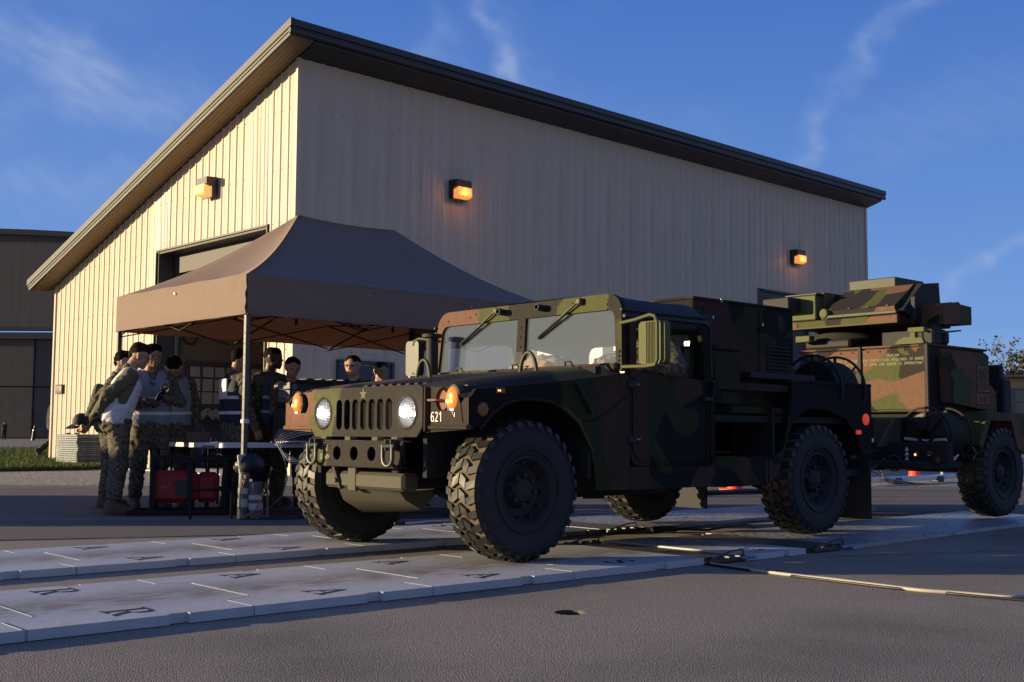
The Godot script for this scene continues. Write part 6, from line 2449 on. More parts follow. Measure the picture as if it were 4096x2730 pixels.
	tube(s, [Vector3(0.25, 0.02, 0.05), Vector3(0.12, 0.03, 0.0), Vector3(0.0, 0.02, -0.02)], 0.022, 8)
	for i in 4: lathe(s, [Vector2(0.03, -0.01), Vector2(0.03, 0.01)], Transform3D(Basis(Vector3.BACK, PI / 2), Vector3(0.22 - i * 0.05, 0.028, 0.04 - i * 0.012)), 10)
	tube(s, [Vector3(0.0, 0.02, -0.02), Vector3(-0.08, 0.02, -0.08), Vector3(-0.25, 0.012, -0.18), Vector3(-0.38, 0.04, -0.28), Vector3(-0.62, 0.05, -0.32), Vector3(-0.8, 0.012, -0.30)], 0.011, 8)
	obj("connector", s, "cable_black", hz)
	# pale rope end beyond the far lane
	var rp := thing("white_rope", "short pale rope on the asphalt just beyond the far lane", "rope", Vector3(-0.93, 0.006, -11.15), 0.75)
	s = mb()
	var pts := []
	for i in 16: pts.append(Vector3(i * 0.075 - 0.1, 0.016, 0.04 * sin(i * 1.1) - 0.02 * i * 0.1))
	tube(s, pts, 0.013, 7)
	obj("rope", s, "table_white", rp)
	s = mb()
	bx(s, Vector3(-0.16, 0.02, -0.02), Vector3(0.12, 0.03, 0.04), 0.01)
	obj("rope_end", s, "cable_black", rp)
	# cables over the foreground
	for q in [["pale grey cable snaking over the foreground asphalt to the right", "cable_white", 0.011, [[1.24, 7.98], [1.30, 7.90], [1.40, 7.74], [1.51, 7.55], [1.62, 7.38], [1.72, 7.25], [1.84, 7.12], [1.93, 7.02], [2.03, 6.88], [2.12, 6.77], [2.22, 6.63], [2.30, 6.54], [2.45, 6.46], [2.57, 6.36], [2.67, 6.28], [2.79, 6.36], [3.1, 6.5], [3.6, 6.4]]], ["thin dark cable beside the pale grey one on the foreground asphalt", "cable_black", 0.008, [[1.20, 8.02], [1.32, 7.82], [1.45, 7.62], [1.53, 7.50], [1.59, 7.47], [1.65, 7.475], [1.70, 7.44], [1.73, 7.22], [1.86, 7.05], [2.02, 6.85], [2.18, 6.66], [2.30, 6.56], [2.36, 6.56], [2.42, 6.45], [2.55, 6.33], [2.71, 6.21], [3.2, 5.9], [3.8, 5.7]]]]:
		var cb := thing("cable", q[0], "cable")
		var cvp := Curve3D.new()
		var src: Array = q[3]
		for i in src.size():
			var a: Array = src[maxi(i - 1, 0)]
			var b: Array = src[mini(i + 1, src.size() - 1)]
			var tv := Vector3(b[0] - a[0], 0, -(b[1] - a[1])) / 6.0
			cvp.add_point(Vector3(src[i][0], q[2] + 0.001, -src[i][1]), -tv, tv)
		var pp := []
		var nn := int(cvp.get_baked_length() / 0.05)
		for i in nn: pp.append(cvp.sample_baked(i * 0.05))
		s = mb()
		tube(s, pp, q[2], 8)
		obj("cable", s, q[1], cb)

# ---------------------------------------------------------------- tables, boxes, cables under the canopy
func folding_table(label: String, at: Vector3, turn: float, len_: float, wid: float) -> Node3D:
	# local x along the length from the near corner, -z across
	var t := thing("folding_table", label, "table", at, turn, "white folding tables under the canopy")
	var s := mb()
	var o := rrect(0.0, -wid, len_, 0.0, 0.05, 4)
	plate(s, o, [], frame_y(0.712), 0.048)
	obj("table_top", s, "table_white", t)
	s = mb()
	plate(s, pv([-0.46, 0.712, -0.42, 0.742, -0.18, 0.742, -0.14, 0.712]), [], Transform3D(Basis(Vector3(0, 0, 1), Vector3(0, 1, 0), Vector3(1, 0, 0)), Vector3(-0.004, -0.008, 0)), 0.006)
	obj("grip", s, "grey_plastic", t)
	for x in [0.22, len_ - 0.22]:
		s = mb()
		for z in [-0.08, -wid + 0.08]: tube(s, [Vector3(x, 0.70, z), Vector3(x, 0.02, z)], 0.014, 8)
		tube(s, [Vector3(x, 0.26, -0.08), Vector3(x, 0.26, -wid + 0.08)], 0.012, 8)
		tube(s, [Vector3(x, 0.55, -wid * 0.5), Vector3(x + (0.4 if x < 1 else -0.4), 0.68, -wid * 0.5)], 0.010, 6)
		obj("leg_frame", s, "frame_steel", t)
	return t

func furniture() -> void:
	var s: SurfaceTool
	folding_table("white folding table nearest the canopy pole, carrying the black case", Vector3(-3.03, 0, -12.2), 0.764, 2.44, 0.76)
	folding_table("white folding table behind the man raising his gloves", Vector3(-2.74, 0, -13.24), 0.764 + PI / 2, 1.25, 0.76)
	# bent-tube stand in front of the table
	var st := thing("tube_stand", "low bent-tube stand in front of the white table", "stand", Vector3(-3.02, 0, -11.75), 0.3)
	s = mb()
	var pts := []
	for i in 7: pts.append(Vector3(-0.20 + 0.06 * (1 - cos(i * PI / 12)), 0.24 + 0.06 * sin(i * PI / 12), 0))
	pts.push_front(Vector3(-0.20, 0.0, 0))
	for i in 7: pts.append(Vector3(0.14 + 0.06 * sin(i * PI / 12), 0.30 - 0.06 * (1 - cos(i * PI / 12)), 0))
	pts.append(Vector3(0.20, 0.0, 0))
	tube(s, pts, 0.014, 8)
	obj("tube", s, "frame_steel", st)
	# dark frame cage holding a red tool bag
	var cg := thing("frame_cage", "dark square-tube cage on skids under the white tables", "frame", Vector3(-3.42, 0, -12.45), 0.2)
	s = mb()
	for x in [-0.38, 0.0, 0.36]:
		for z in [-0.25, 0.18]: bx(s, Vector3(x, 0.32, z), Vector3(0.05, 0.60, 0.05), 0.004)
	for z in [-0.25, 0.18]:
		bx(s, Vector3(0, 0.60, z), Vector3(0.80, 0.045, 0.045), 0.004)
		bx(s, Vector3(-0.05, 0.035, z), Vector3(1.15, 0.05, 0.07), 0.006)
	bx(s, Vector3(0.1, 0.56, 0), Vector3(0.5, 0.02, 0.4), 0.004)
	obj("cage", s, "frame_steel", cg)
	s = mb()
	for e in 2:
		var q := []
		for i in 9: q.append(Vector3(-0.36 + 0.7 * e, 0.62 + 0.10 * sin(i * PI / 8), -0.25 + 0.43 * i / 8.0))
		tube(s, q, 0.014, 8)
	obj("cage_hoop", s, "frame_steel", cg)
	var rb := thing("red_tool_bag", "red tool bag with a white mark inside the dark cage", "bag", Vector3(-3.46, 0.12, -12.40), 0.2)
	s = mb()
	bx(s, Vector3(-0.10, 0.18, 0.0), Vector3(0.46, 0.34, 0.22), 0.05)
	bx(s, Vector3(0.22, 0.17, -0.05), Vector3(0.24, 0.32, 0.24), 0.05)
	obj("bag", s, "red_cloth", rb)
	s = mb()
	for q in [[-0.27, 0.14, -0.22, 0.20], [-0.22, 0.20, -0.20, 0.16], [-0.20, 0.16, -0.14, 0.23]]: bar(s, Vector3(q[0], q[1], 0.1115), Vector3(q[2], q[3], 0.1115), 0.018, 0.003, 0.001)
	obj("printed_mark", s, "tape", rb)
	s = mb()
	bx(s, Vector3(-0.02, 0.17, 0.1115), Vector3(0.17, 0.16, 0.004), 0.001)
	obj("label_patch", s, "black_plastic", rb)
	# long black equipment case, plates on top
	var bc := thing("equipment_case", "long black equipment case with wire guard at its end, on the table", "case", Vector3(-2.43, 0.76, -12.9), 0.764)
	s = mb()
	bx(s, Vector3(0.62, 0.20, -0.22), Vector3(1.24, 0.40, 0.44), 0.03)
	bx(s, Vector3(0.62, 0.55, -0.22), Vector3(1.24, 0.29, 0.44), 0.04)
	obj("shell", s, "black_plastic", bc)
	s = mb()
	bx(s, Vector3(-0.008, 0.57, -0.17), Vector3(0.02, 0.22, 0.24), 0.02)
	obj("end_panel", s, "grey_plastic", bc)
	s = mb()
	for y in [0.50, 0.60]:
		tube(s, [Vector3(-0.0, y, 0.02), Vector3(-0.05, y, 0.0), Vector3(-0.05, y, -0.3), Vector3(0.0, y, -0.32)], 0.006, 6)
	obj("wire_guard", s, "steel_dark", bc)
	for i in 6:
		s = mb()
		bx(s, Vector3(0.30 + i * 0.15, 0.715, -0.16), Vector3(0.10, 0.012, 0.24), 0.004, Basis(Vector3.BACK, -0.22))
		obj("fin", s, "steel_dark", bc)
	# cardboard box on the left table
	var cb := thing("small_box", "small brown box on the rear white table", "box", Vector3(-3.55, 0.76, -13.1), 0.4)
	s = mb()
	bx(s, Vector3(0, 0.06, 0), Vector3(0.26, 0.12, 0.2), 0.004)
	obj("box", s, "cork", cb)
	# papers at the sixth man's hands
	var pp := thing("paper_stack", "white papers on the table edge before the man in the navy vest", "papers", Vector3(-2.42, 0.762, -12.85), 0.5)
	for i in 3:
		s = mb()
		bx(s, Vector3(0.02 * i, 0.004 + i * 0.007, 0.01 * i), Vector3(0.30, 0.006, 0.22), 0.001, Basis(Vector3.UP, i * 0.3))
		obj("sheet", s, "table_white", pp)
	# looping cables falling from the table
	var cl := thing("cable_bundle", "looping grey cables falling from the table beside the fender", "cables")
	var rg := RandomNumberGenerator.new()
	rg.seed = 31
	for i in 6:
		s = mb()
		var b0 := Vector3(-2.36 + i * 0.03, 0.95 - i * 0.02, -12.35 + i * 0.03)
		var q := [b0 + Vector3(0.16, 0.02, 0), b0, b0 + Vector3(-0.10 - i * 0.012, -0.05, 0.04), b0 + Vector3(-0.15 - i * 0.01, -0.14, 0.06), b0 + Vector3(-0.10, -0.24 - i * 0.01, 0.06), b0 + Vector3(0.02 + i * 0.02, -0.32, 0.05), b0 + Vector3(0.14 + i * 0.02, -0.42 - i * 0.01, 0.02), b0 + Vector3(0.2, -0.52, 0.0)]
		var cv := Curve3D.new()
		for k in q.size():
			var tv: Vector3 = (q[mini(k + 1, q.size() - 1)] - q[maxi(k - 1, 0)]) / 6.0
			cv.add_point(q[k], -tv, tv)
		tube(s, Array(cv.get_baked_points()).filter(func(_p): return true), 0.0075, 6)
		obj("cable", s, "cable_grey", cl)
	var lc := thing("hanging_cable", "single grey cable hanging from the table down to the asphalt", "cable")
	s = mb()
	var hv := Curve3D.new()
	var hq := [Vector3(-2.50, 0.78, -12.1), Vector3(-2.40, 0.74, -11.95), Vector3(-2.33, 0.62, -11.93), Vector3(-2.30, 0.40, -11.95), Vector3(-2.36, 0.22, -12.0), Vector3(-2.50, 0.10, -12.05), Vector3(-2.72, 0.012, -12.1)]
	for k in hq.size():
		var tv: Vector3 = (hq[mini(k + 1, hq.size() - 1)] - hq[maxi(k - 1, 0)]) / 6.0
		hv.add_point(hq[k], -tv, tv)
	tube(s, Array(hv.get_baked_points()), 0.007, 6)
	obj("cable", s, "cable_grey", lc)
	var fl := thing("floor_cables", "tangle of black cables on the asphalt under the canopy", "cables")
	for i in 7:
		s = mb()
		var q := []
		for k in 14: q.append(Vector3(-2.7 + k * 0.24 + rg.randf_range(-0.04, 0.04), 0.012 + 0.008 * i, -11.7 - i * 0.11 - k * 0.05 + 0.10 * sin(k * 1.2 + i)))
		tube(s, q, 0.008, 6)
		obj("cable", s, "cable_black", fl)
	# office chair legs behind the truck's front wheels
	var oc := thing("office_chair", "black office chair half hidden behind the truck's front end", "chair", Vector3(-1.20, 0, -12.9), 0.4)
	s = mb()
	bx(s, Vector3(0, 0.48, 0), Vector3(0.48, 0.08, 0.46), 0.03)
	bx(s, Vector3(0, 0.80, -0.22), Vector3(0.44, 0.5, 0.06), 0.025)
	obj("seat", s, "black_plastic", oc)
	s = mb()
	tube(s, [Vector3(0, 0.45, 0), Vector3(0, 0.10, 0)], 0.025, 10)
	for i in 5:
		var a := TAU * i / 5.0 + 0.3
		bar(s, Vector3(0, 0.12, 0), Vector3(cos(a) * 0.30, 0.085, sin(a) * 0.30), 0.045, 0.03, 0.008)
	obj("base", s, "black_plastic", oc)
	for i in 5:
		var a := TAU * i / 5.0 + 0.3
		s = mb()
		for e in [-0.014, 0.014]:
			lathe(s, [Vector2(0, -0.008), Vector2(0.03, -0.008), Vector2(0.03, 0.008), Vector2(0, 0.008)], Transform3D(Basis(Vector3.RIGHT, PI / 2).rotated(Vector3.UP, a), Vector3(cos(a) * 0.30, 0.03, sin(a) * 0.30) + Vector3(-sin(a), 0, cos(a)) * e), 14)
		obj("caster", s, "black_plastic", oc)

func cone(label: String, x: float, d: float, turn := 0.0, tip := 0.0) -> void:
	var c := thing("traffic_cone", label, "cone", Vector3(x, 0.0, -d), turn, "orange cones beyond the weigh lanes")
	c.rotation.z = tip
	var s := mb()
	bx(s, Vector3(0, 0.018, 0), Vector3(0.36, 0.034, 0.36), 0.012)
	obj("foot", s, "cone_orange", c)
	s = mb()
	lathe(s, [Vector2(0.135, 0.034), Vector2(0.128, 0.05), Vector2(0.035, 0.70), Vector2(0.026, 0.71), Vector2(0.02, 0.70)], Transform3D(), 24, true)
	obj("cone", s, "cone_orange", c)

func small_things() -> void:
	var s: SurfaceTool
	cone("orange traffic cone standing behind the gap before the trailer wheel", 7.93, 22.9)
	cone("orange cone whose foot shows behind the far rear wheel", 1.18, 16.4, 0.3)
	cone("orange cone whose foot shows under the truck's sill", 3.53, 18.4, 0.5)
	# low white pipe barrier
	var b := thing("pipe_barrier", "low white pipe barrier with an upright beyond the lanes", "barrier", Vector3(6.3, 0, -20.45), atan2(2.13, 2.25) )
	s = mb()
	tube(s, [Vector3(-0.5, 0.09, 0), Vector3(3.6, 0.10, 0)], 0.05, 10)
	obj("rail", s, "table_white", b)
	s = mb()
	tube(s, [Vector3(-0.35, 0.0, 0), Vector3(-0.35, 1.15, 0)], 0.045, 10)
	obj("upright", s, "table_white", b)
	s = mb()
	for x in [0.9, 2.5]: bx(s, Vector3(x, 0.06, 0), Vector3(0.22, 0.12, 0.16), 0.02)
	obj("clamp", s, "black_plastic", b)
	s = mb()
	bar(s, Vector3(2.7, 0.12, 0), Vector3(2.4, 0.55, 0.1), 0.05, 0.05, 0.01)
	obj("strut", s, "table_white", b)
	var cw := thing("coiled_wires", "thin black and white wires looping by the white upright", "wires", Vector3(6.1, 0, -20.2), 0.6)
	for i in 5:
		s = mb()
		var q := []
		for k in 9:
			var u := k / 8.0
			q.append(Vector3(u * (0.9 + 0.2 * i), 0.02 + (0.7 - 0.1 * i) * pow(1.0 - u, 2.0), 0.1 * sin(u * 5.0 + i)))
		tube(s, q, 0.010, 5)
		obj("wire", s, "cable_white" if i % 2 == 0 else "cable_black", cw)
	var hz := thing("black_hose", "wavy black hose on the asphalt seen under the truck", "hose", Vector3(1.3, 0, -16.0), 0.55)
	s = mb()
	var hq := []
	for i in 22: hq.append(Vector3(-0.4 + i * 0.22, 0.04, 0.06 * sin(i * 1.3)))
	tube(s, hq, 0.035, 8)
	obj("hose", s, "cable_black", hz)
	# white signal head on a pole seen under the antenna
	var sg := thing("white_floodlight", "white floodlight head on a pole seen under the antenna platform", "light", Vector3(10.3, 0, -30.0), 0.4)
	s = mb()
	tube(s, [Vector3(0, 0, 0), Vector3(0, 3.1, 0)], 0.10, 10)
	obj("pole", s, "table_white", sg)
	s = mb()
	bx(s, Vector3(-0.05, 3.22, 0), Vector3(0.5, 0.22, 0.22), 0.03)
	bx(s, Vector3(0.62, 3.45, 0), Vector3(0.18, 0.70, 0.2), 0.04, Basis(Vector3.BACK, -0.3))
	bx(s, Vector3(0.90, 3.20, 0), Vector3(0.36, 0.14, 0.2), 0.03, Basis(Vector3.BACK, -0.4))
	obj("head", s, "table_white", sg)
	s = mb()
	bar(s, Vector3(0.25, 3.1, 0), Vector3(0.52, 3.75, 0), 0.09, 0.09, 0.02)
	bx(s, Vector3(0.98, 3.38, 0.04), Vector3(0.40, 0.26, 0.2), 0.03, Basis(Vector3.BACK, 0.3))
	obj("bracket", s, "black_plastic", sg)

# ---------------------------------------------------------------- people
func nets(adds: Array, subs: Array, cell: float, blend: float) -> Array:
	# surface nets over the smooth union of tapered capsules [a, b, ra, rb]
	var lo := Vector3(1e9, 1e9, 1e9)
	var hi := -lo
	for b in adds:
		var r: float = maxf(b[2], b[3]) + cell * 2.5
		for p in [b[0], b[1]]:
			lo = lo.min(p - Vector3(r, r, r))
			hi = hi.max(p + Vector3(r, r, r))
	var nx := int((hi.x - lo.x) / cell) + 2
	var ny := int((hi.y - lo.y) / cell) + 2
	var nz := int((hi.z - lo.z) / cell) + 2
	var g := PackedFloat32Array()
	g.resize(nx * ny * nz)
	g.fill(1000.0)
	for pass_ in 2:
		for b in (adds if pass_ == 0 else subs):
			var pa: Vector3 = b[0]
			var ab: Vector3 = b[1] - pa
			var ra: float = b[2]
			var dr: float = b[3] - ra
			var l2 := maxf(ab.length_squared(), 1e-9)
			var r: float = maxf(b[2], b[3]) + maxf(cell * 2.0, blend)
			var q0: Vector3 = (pa.min(b[1]) - Vector3(r, r, r) - lo) / cell
			var q1: Vector3 = (pa.max(b[1]) + Vector3(r, r, r) - lo) / cell
			var i0 := maxi(int(q0.x), 0)
			var i1 := mini(int(q1.x) + 1, nx - 1)
			var j0 := maxi(int(q0.y), 0)
			var j1 := mini(int(q1.y) + 1, ny - 1)
			var k0 := maxi(int(q0.z), 0)
			var k1 := mini(int(q1.z) + 1, nz - 1)
			for k in range(k0, k1 + 1):
				for j in range(j0, j1 + 1):
					var o := (k * ny + j) * nx
					for i in range(i0, i1 + 1):
						var ap := lo + Vector3(i, j, k) * cell - pa
						var t := clampf(ap.dot(ab) / l2, 0.0, 1.0)
						var d := (ap - ab * t).length() - ra - dr * t
						var c := g[o + i]
						if pass_ == 0:
							if c > 900.0: g[o + i] = d
							else:
								var h := maxf(blend - absf(c - d), 0.0) / blend
								g[o + i] = minf(c, d) - h * h * blend * 0.25
						elif c < 900.0:
							g[o + i] = maxf(c, -d)
	var verts := PackedVector3Array()
	var idx := PackedInt32Array()
	var cellv := {}
	var step := [1, nx, nx * ny]
	for k in range(1, nz - 1):
		for j in range(1, ny - 1):
			for i in range(1, nx - 1):
				var o := (k * ny + j) * nx + i
				var v := g[o]
				if v > 900.0: continue
				for ax in 3:
					var w: float = g[o + step[ax]]
					if w > 900.0 or (v < 0.0) == (w < 0.0): continue
					var s1: int = step[(ax + 1) % 3]
					var s2: int = step[(ax + 2) % 3]
					var ids := []
					for e in [o - s1 - s2, o - s2, o, o - s1]:
						if not cellv.has(e):
							cellv[e] = verts.size()
							verts.append(net_vertex(g, e, nx, ny, lo, cell))
						ids.append(cellv[e])
					if v < 0.0: idx.append_array(PackedInt32Array([ids[0], ids[2], ids[1], ids[0], ids[3], ids[2]]))
					else: idx.append_array(PackedInt32Array([ids[0], ids[1], ids[2], ids[0], ids[2], ids[3]]))
	return [verts, idx]

const CORN := [[0, 0, 0], [1, 0, 0], [0, 1, 0], [1, 1, 0], [0, 0, 1], [1, 0, 1], [0, 1, 1], [1, 1, 1]]
const EDG := [[0, 1], [2, 3], [4, 5], [6, 7], [0, 2], [1, 3], [4, 6], [5, 7], [0, 4], [1, 5], [2, 6], [3, 7]]
func net_vertex(g: PackedFloat32Array, o: int, nx: int, ny: int, lo: Vector3, cell: float) -> Vector3:
	var i := o % nx
	var j := (o / nx) % ny
	var k := o / (nx * ny)
	var val := []
	for c in CORN: val.append(g[o + c[0] + c[1] * nx + c[2] * nx * ny])
	var sum := Vector3()
	var n := 0
	for e in EDG:
		var a: float = val[e[0]]
		var b: float = val[e[1]]
		if (a < 0.0) != (b < 0.0) and a < 900.0 and b < 900.0:
			var t := a / (a - b)
			var ca: Array = CORN[e[0]]
			var cb: Array = CORN[e[1]]
			sum += Vector3(ca[0], ca[1], ca[2]).lerp(Vector3(cb[0], cb[1], cb[2]), t)
			n += 1
	return lo + (Vector3(i, j, k) + (sum / n if n else Vector3(0.5, 0.5, 0.5))) * cell

func moved(a: Array, xf: Transform3D) -> Array:
	var v: PackedVector3Array = xf * a[0]
	var idx: PackedInt32Array = a[1]
	if xf.basis.determinant() < 0.0:
		idx = idx.duplicate()
		for i in range(0, idx.size(), 3):
			var t := idx[i + 1]
			idx[i + 1] = idx[i + 2]
			idx[i + 2] = t
	return [v, idx]

func normals_of(v: PackedVector3Array, idx: PackedInt32Array) -> PackedVector3Array:
	var n := PackedVector3Array()
	n.resize(v.size())
	for i in range(0, idx.size(), 3):
		var a := idx[i]
		var b := idx[i + 1]
		var c := idx[i + 2]
		var f := (v[c] - v[a]).cross(v[b] - v[a])
		n[a] += f
		n[b] += f
		n[c] += f
	for i in n.size(): n[i] = n[i].normalized()
	return n

func joined(list: Array) -> ArrayMesh:
	var v := PackedVector3Array()
	var idx := PackedInt32Array()
	for a in list:
		var base := v.size()
		v.append_array(a[0])
		for i in a[1]: idx.append(i + base)
	var arr := []
	arr.resize(Mesh.ARRAY_MAX)
	arr[Mesh.ARRAY_VERTEX] = v
	arr[Mesh.ARRAY_NORMAL] = normals_of(v, idx)
	arr[Mesh.ARRAY_INDEX] = idx
	var m := ArrayMesh.new()
	m.add_surface_from_arrays(Mesh.PRIMITIVE_TRIANGLES, arr)
	return m

var fold_noise: FastNoiseLite
func folds(a: Array, amp: float, seed_: float) -> Array:
	var v: PackedVector3Array = a[0].duplicate()
	var n := normals_of(v, a[1])
	for i in v.size():
		var p := v[i]
		var f := fold_noise.get_noise_3d(p.x * 5.0 + seed_, p.y * 10.0 + p.x * 5.0, p.z * 5.0 + seed_)
		var f2 := fold_noise.get_noise_3d(p.x * 12.0, p.y * 20.0 + seed_, p.z * 12.0)
		v[i] = p + n[i] * (amp * (1.0 - absf(f) * 3.2) + amp * 0.3 * f2)
	return [v, a[1]]

func slab(a: Array, inv: Transform3D, y0: float, y1: float, off: float) -> Array:
	# the part of a mesh between two heights, lifted off the surface
	var v: PackedVector3Array = a[0]
	var n := normals_of(v, a[1])
	var ov := PackedVector3Array()
	var oi := PackedInt32Array()
	var idx: PackedInt32Array = a[1]
	for i in range(0, idx.size(), 3):
		var ps := []
		var out := false
		for e in 3:
			var p := v[idx[i + e]] + n[idx[i + e]] * off
			ps.append([p, (inv * p).y])
		for lim in [[y0, 1.0], [y1, -1.0]]:
			var q := []
			for e in ps.size():
				var A: Array = ps[e]
				var B: Array = ps[(e + 1) % ps.size()]
				var da: float = (A[1] - lim[0]) * lim[1]
				var db: float = (B[1] - lim[0]) * lim[1]
				if da >= 0: q.append(A)
				if (da >= 0) != (db >= 0):
					var t := da / (da - db)
					q.append([A[0].lerp(B[0], t), lerpf(A[1], B[1], t)])
			ps = q
			if ps.size() < 3:
				out = true
				break
		if out: continue
		var b := ov.size()
		for e in ps: ov.append(e[0])
		for e in range(1, ps.size() - 1): oi.append_array(PackedInt32Array([b, b + e, b + e + 1]))
	return [ov, oi]

var head_arr: Array
var hair_arr: Array
var hair_short: Array
var hand_arr: Array
var boot_arr: Array

func people_parts() -> void:
	fold_noise = FastNoiseLite.new()
	fold_noise.seed = 9
	fold_noise.frequency = 1.0
	fold_noise.fractal_octaves = 2
	var V := func(x, y, z): return Vector3(x, y, z)
	# head, centred between the ears, facing +z
	var h := [
		[V.call(0, 0.038, -0.028), V.call(0, 0.042, 0.018), 0.079, 0.074], [V.call(-0.022, 0.03, 0.0), V.call(0.022, 0.03, 0.0), 0.07, 0.07],
		[V.call(0, -0.01, -0.02), V.call(0, -0.05, 0.02), 0.068, 0.055], [V.call(-0.035, -0.058, 0.01), V.call(-0.012, -0.088, 0.058), 0.032, 0.022], [V.call(0.035, -0.058, 0.01), V.call(0.012, -0.088, 0.058), 0.032, 0.022],
		[V.call(0, -0.092, 0.066), V.call(0, -0.084, 0.07), 0.021, 0.021], [V.call(-0.036, -0.02, 0.05), V.call(-0.03, -0.05, 0.05), 0.030, 0.026], [V.call(0.036, -0.02, 0.05), V.call(0.03, -0.05, 0.05), 0.030, 0.026],
		[V.call(0, -0.045, 0.06), V.call(0, -0.055, 0.062), 0.030, 0.028],
		[V.call(-0.042, 0.022, 0.066), V.call(0.042, 0.022, 0.066), 0.017, 0.017], [V.call(0, 0.02, 0.078), V.call(0, -0.018, 0.098), 0.009, 0.012], [V.call(-0.012, -0.024, 0.088), V.call(0.012, -0.024, 0.088), 0.010, 0.010],
		[V.call(-0.018, -0.053, 0.083), V.call(0.018, -0.053, 0.083), 0.0085, 0.0085], [V.call(-0.015, -0.064, 0.081), V.call(0.015, -0.064, 0.081), 0.0085, 0.0085],
		[V.call(-0.082, 0.018, -0.008), V.call(-0.077, -0.022, -0.002), 0.015, 0.010], [V.call(0.082, 0.018, -0.008), V.call(0.077, -0.022, -0.002), 0.015, 0.010],
		[V.call(0, -0.05, -0.025), V.call(0, -0.17, -0.045), 0.057, 0.062]]
	var subs := [[V.call(-0.033, 0.004, 0.098), V.call(-0.031, 0.004, 0.098), 0.016, 0.016], [V.call(0.033, 0.004, 0.098), V.call(0.031, 0.004, 0.098), 0.016, 0.016], [V.call(-0.02, -0.0585, 0.095), V.call(0.02, -0.0585, 0.095), 0.004, 0.004]]
	head_arr = nets(h, subs, 0.0052, 0.018)
	# hair: full on top, shorter at the sides
	hair_arr = nets([[V.call(0, 0.062, -0.035), V.call(0, 0.066, 0.022), 0.079, 0.070], [V.call(-0.026, 0.075, 0.02), V.call(0.026, 0.078, 0.02), 0.058, 0.058], [V.call(0, 0.02, -0.052), V.call(0, -0.005, -0.06), 0.070, 0.055], [V.call(-0.05, 0.04, -0.02), V.call(0.05, 0.04, -0.02), 0.046, 0.046], [V.call(0, 0.09, 0.045), V.call(0.03, 0.094, 0.05), 0.030, 0.026]], [[V.call(0, 0.0, 0.13), V.call(0, 0.02, 0.13), 0.066, 0.060], [V.call(-0.085, -0.03, 0.04), V.call(0.085, -0.03, 0.04), 0.05, 0.05], [V.call(-0.095, -0.012, -0.005), V.call(-0.06, -0.03, -0.005), 0.034, 0.036], [V.call(0.095, -0.012, -0.005), V.call(0.06, -0.03, -0.005), 0.034, 0.036], [V.call(0.09, 0.035, 0.06), V.call(0.09, -0.01, 0.045), 0.036, 0.04], [V.call(-0.09, 0.035, 0.06), V.call(-0.09, -0.01, 0.045), 0.036, 0.04]], 0.0062, 0.02)
	hair_short = nets([[V.call(0, 0.050, -0.032), V.call(0, 0.054, 0.016), 0.0805, 0.074], [V.call(-0.026, 0.045, 0.0), V.call(0.026, 0.045, 0.0), 0.066, 0.066], [V.call(0, 0.01, -0.045), V.call(0, -0.01, -0.05), 0.064, 0.05]], [[V.call(0, -0.01, 0.12), V.call(0, 0.04, 0.125), 0.078, 0.062], [V.call(-0.085, -0.035, 0.05), V.call(0.085, -0.035, 0.05), 0.058, 0.058], [V.call(-0.092, -0.018, -0.005), V.call(-0.06, -0.03, -0.005), 0.036, 0.036], [V.call(0.092, -0.018, -0.005), V.call(0.06, -0.03, -0.005), 0.036, 0.036], [V.call(0.088, 0.03, 0.055), V.call(0.088, -0.01, 0.04), 0.034, 0.04], [V.call(-0.088, 0.03, 0.055), V.call(-0.088, -0.01, 0.04), 0.034, 0.04], [V.call(0, -0.10, -0.10), V.call(0, -0.085, -0.04), 0.06, 0.06]], 0.0062, 0.02)
	# left hand: wrist at the origin, fingers along -y, thumb towards +z, palm facing -x (inwards)
	var fh := []
	fh.append([V.call(0, 0.03, 0), V.call(0, -0.02, 0), 0.026, 0.024])
	for f in [[0.030, 0.066, 0.010], [0.010, 0.074, 0.0102], [-0.011, 0.068, 0.0098], [-0.030, 0.054, 0.0088]]:
		var b: Vector3 = V.call(0, -0.085, f[0])
		fh.append([V.call(0, -0.015, f[0] * 0.55), b, 0.016, 0.0125])
		var L: float = f[1]
		var p1 := b + Vector3(-0.10, -0.9, 0.04 * signf(f[0])).normalized() * L * 0.46
		var p2 := p1 + Vector3(-0.55, -0.75, 0).normalized() * L * 0.32
		var p3 := p2 + Vector3(-0.85, -0.35, 0).normalized() * L * 0.26
		fh.append([b, p1, f[2], f[2] * 0.92])
		fh.append([p1, p2, f[2] * 0.92, f[2] * 0.85])
		fh.append([p2, p3, f[2] * 0.85, f[2] * 0.74])
	fh.append([V.call(-0.004, -0.022, 0.022), V.call(-0.018, -0.055, 0.048), 0.017, 0.0135])
	fh.append([V.call(-0.018, -0.055, 0.048), V.call(-0.028, -0.083, 0.050), 0.012, 0.011])
	fh.append([V.call(-0.028, -0.083, 0.050), V.call(-0.038, -0.104, 0.044), 0.011, 0.009])
	hand_arr = nets(fh, [], 0.0045, 0.006)
	# boot: ankle at the origin side, sole at y = 0, toe to +z
	var bt := nets([[V.call(0, 0.27, -0.015), V.call(0, 0.10, -0.015), 0.060, 0.056], [V.call(0, 0.062, -0.045), V.call(0, 0.062, 0.03), 0.050, 0.052], [V.call(0, 0.055, 0.02), V.call(0, 0.042, 0.155), 0.052, 0.044], [V.call(-0.012, 0.018, -0.05), V.call(-0.012, 0.018, 0.16), 0.036, 0.036], [V.call(0.012, 0.018, -0.05), V.call(0.012, 0.018, 0.16), 0.036, 0.036]], [], 0.011, 0.03)
	for i in bt[0].size():
		if bt[0][i].y < 0.004: bt[0][i] = Vector3(bt[0][i].x, 0.004, bt[0][i].z)
	boot_arr = bt

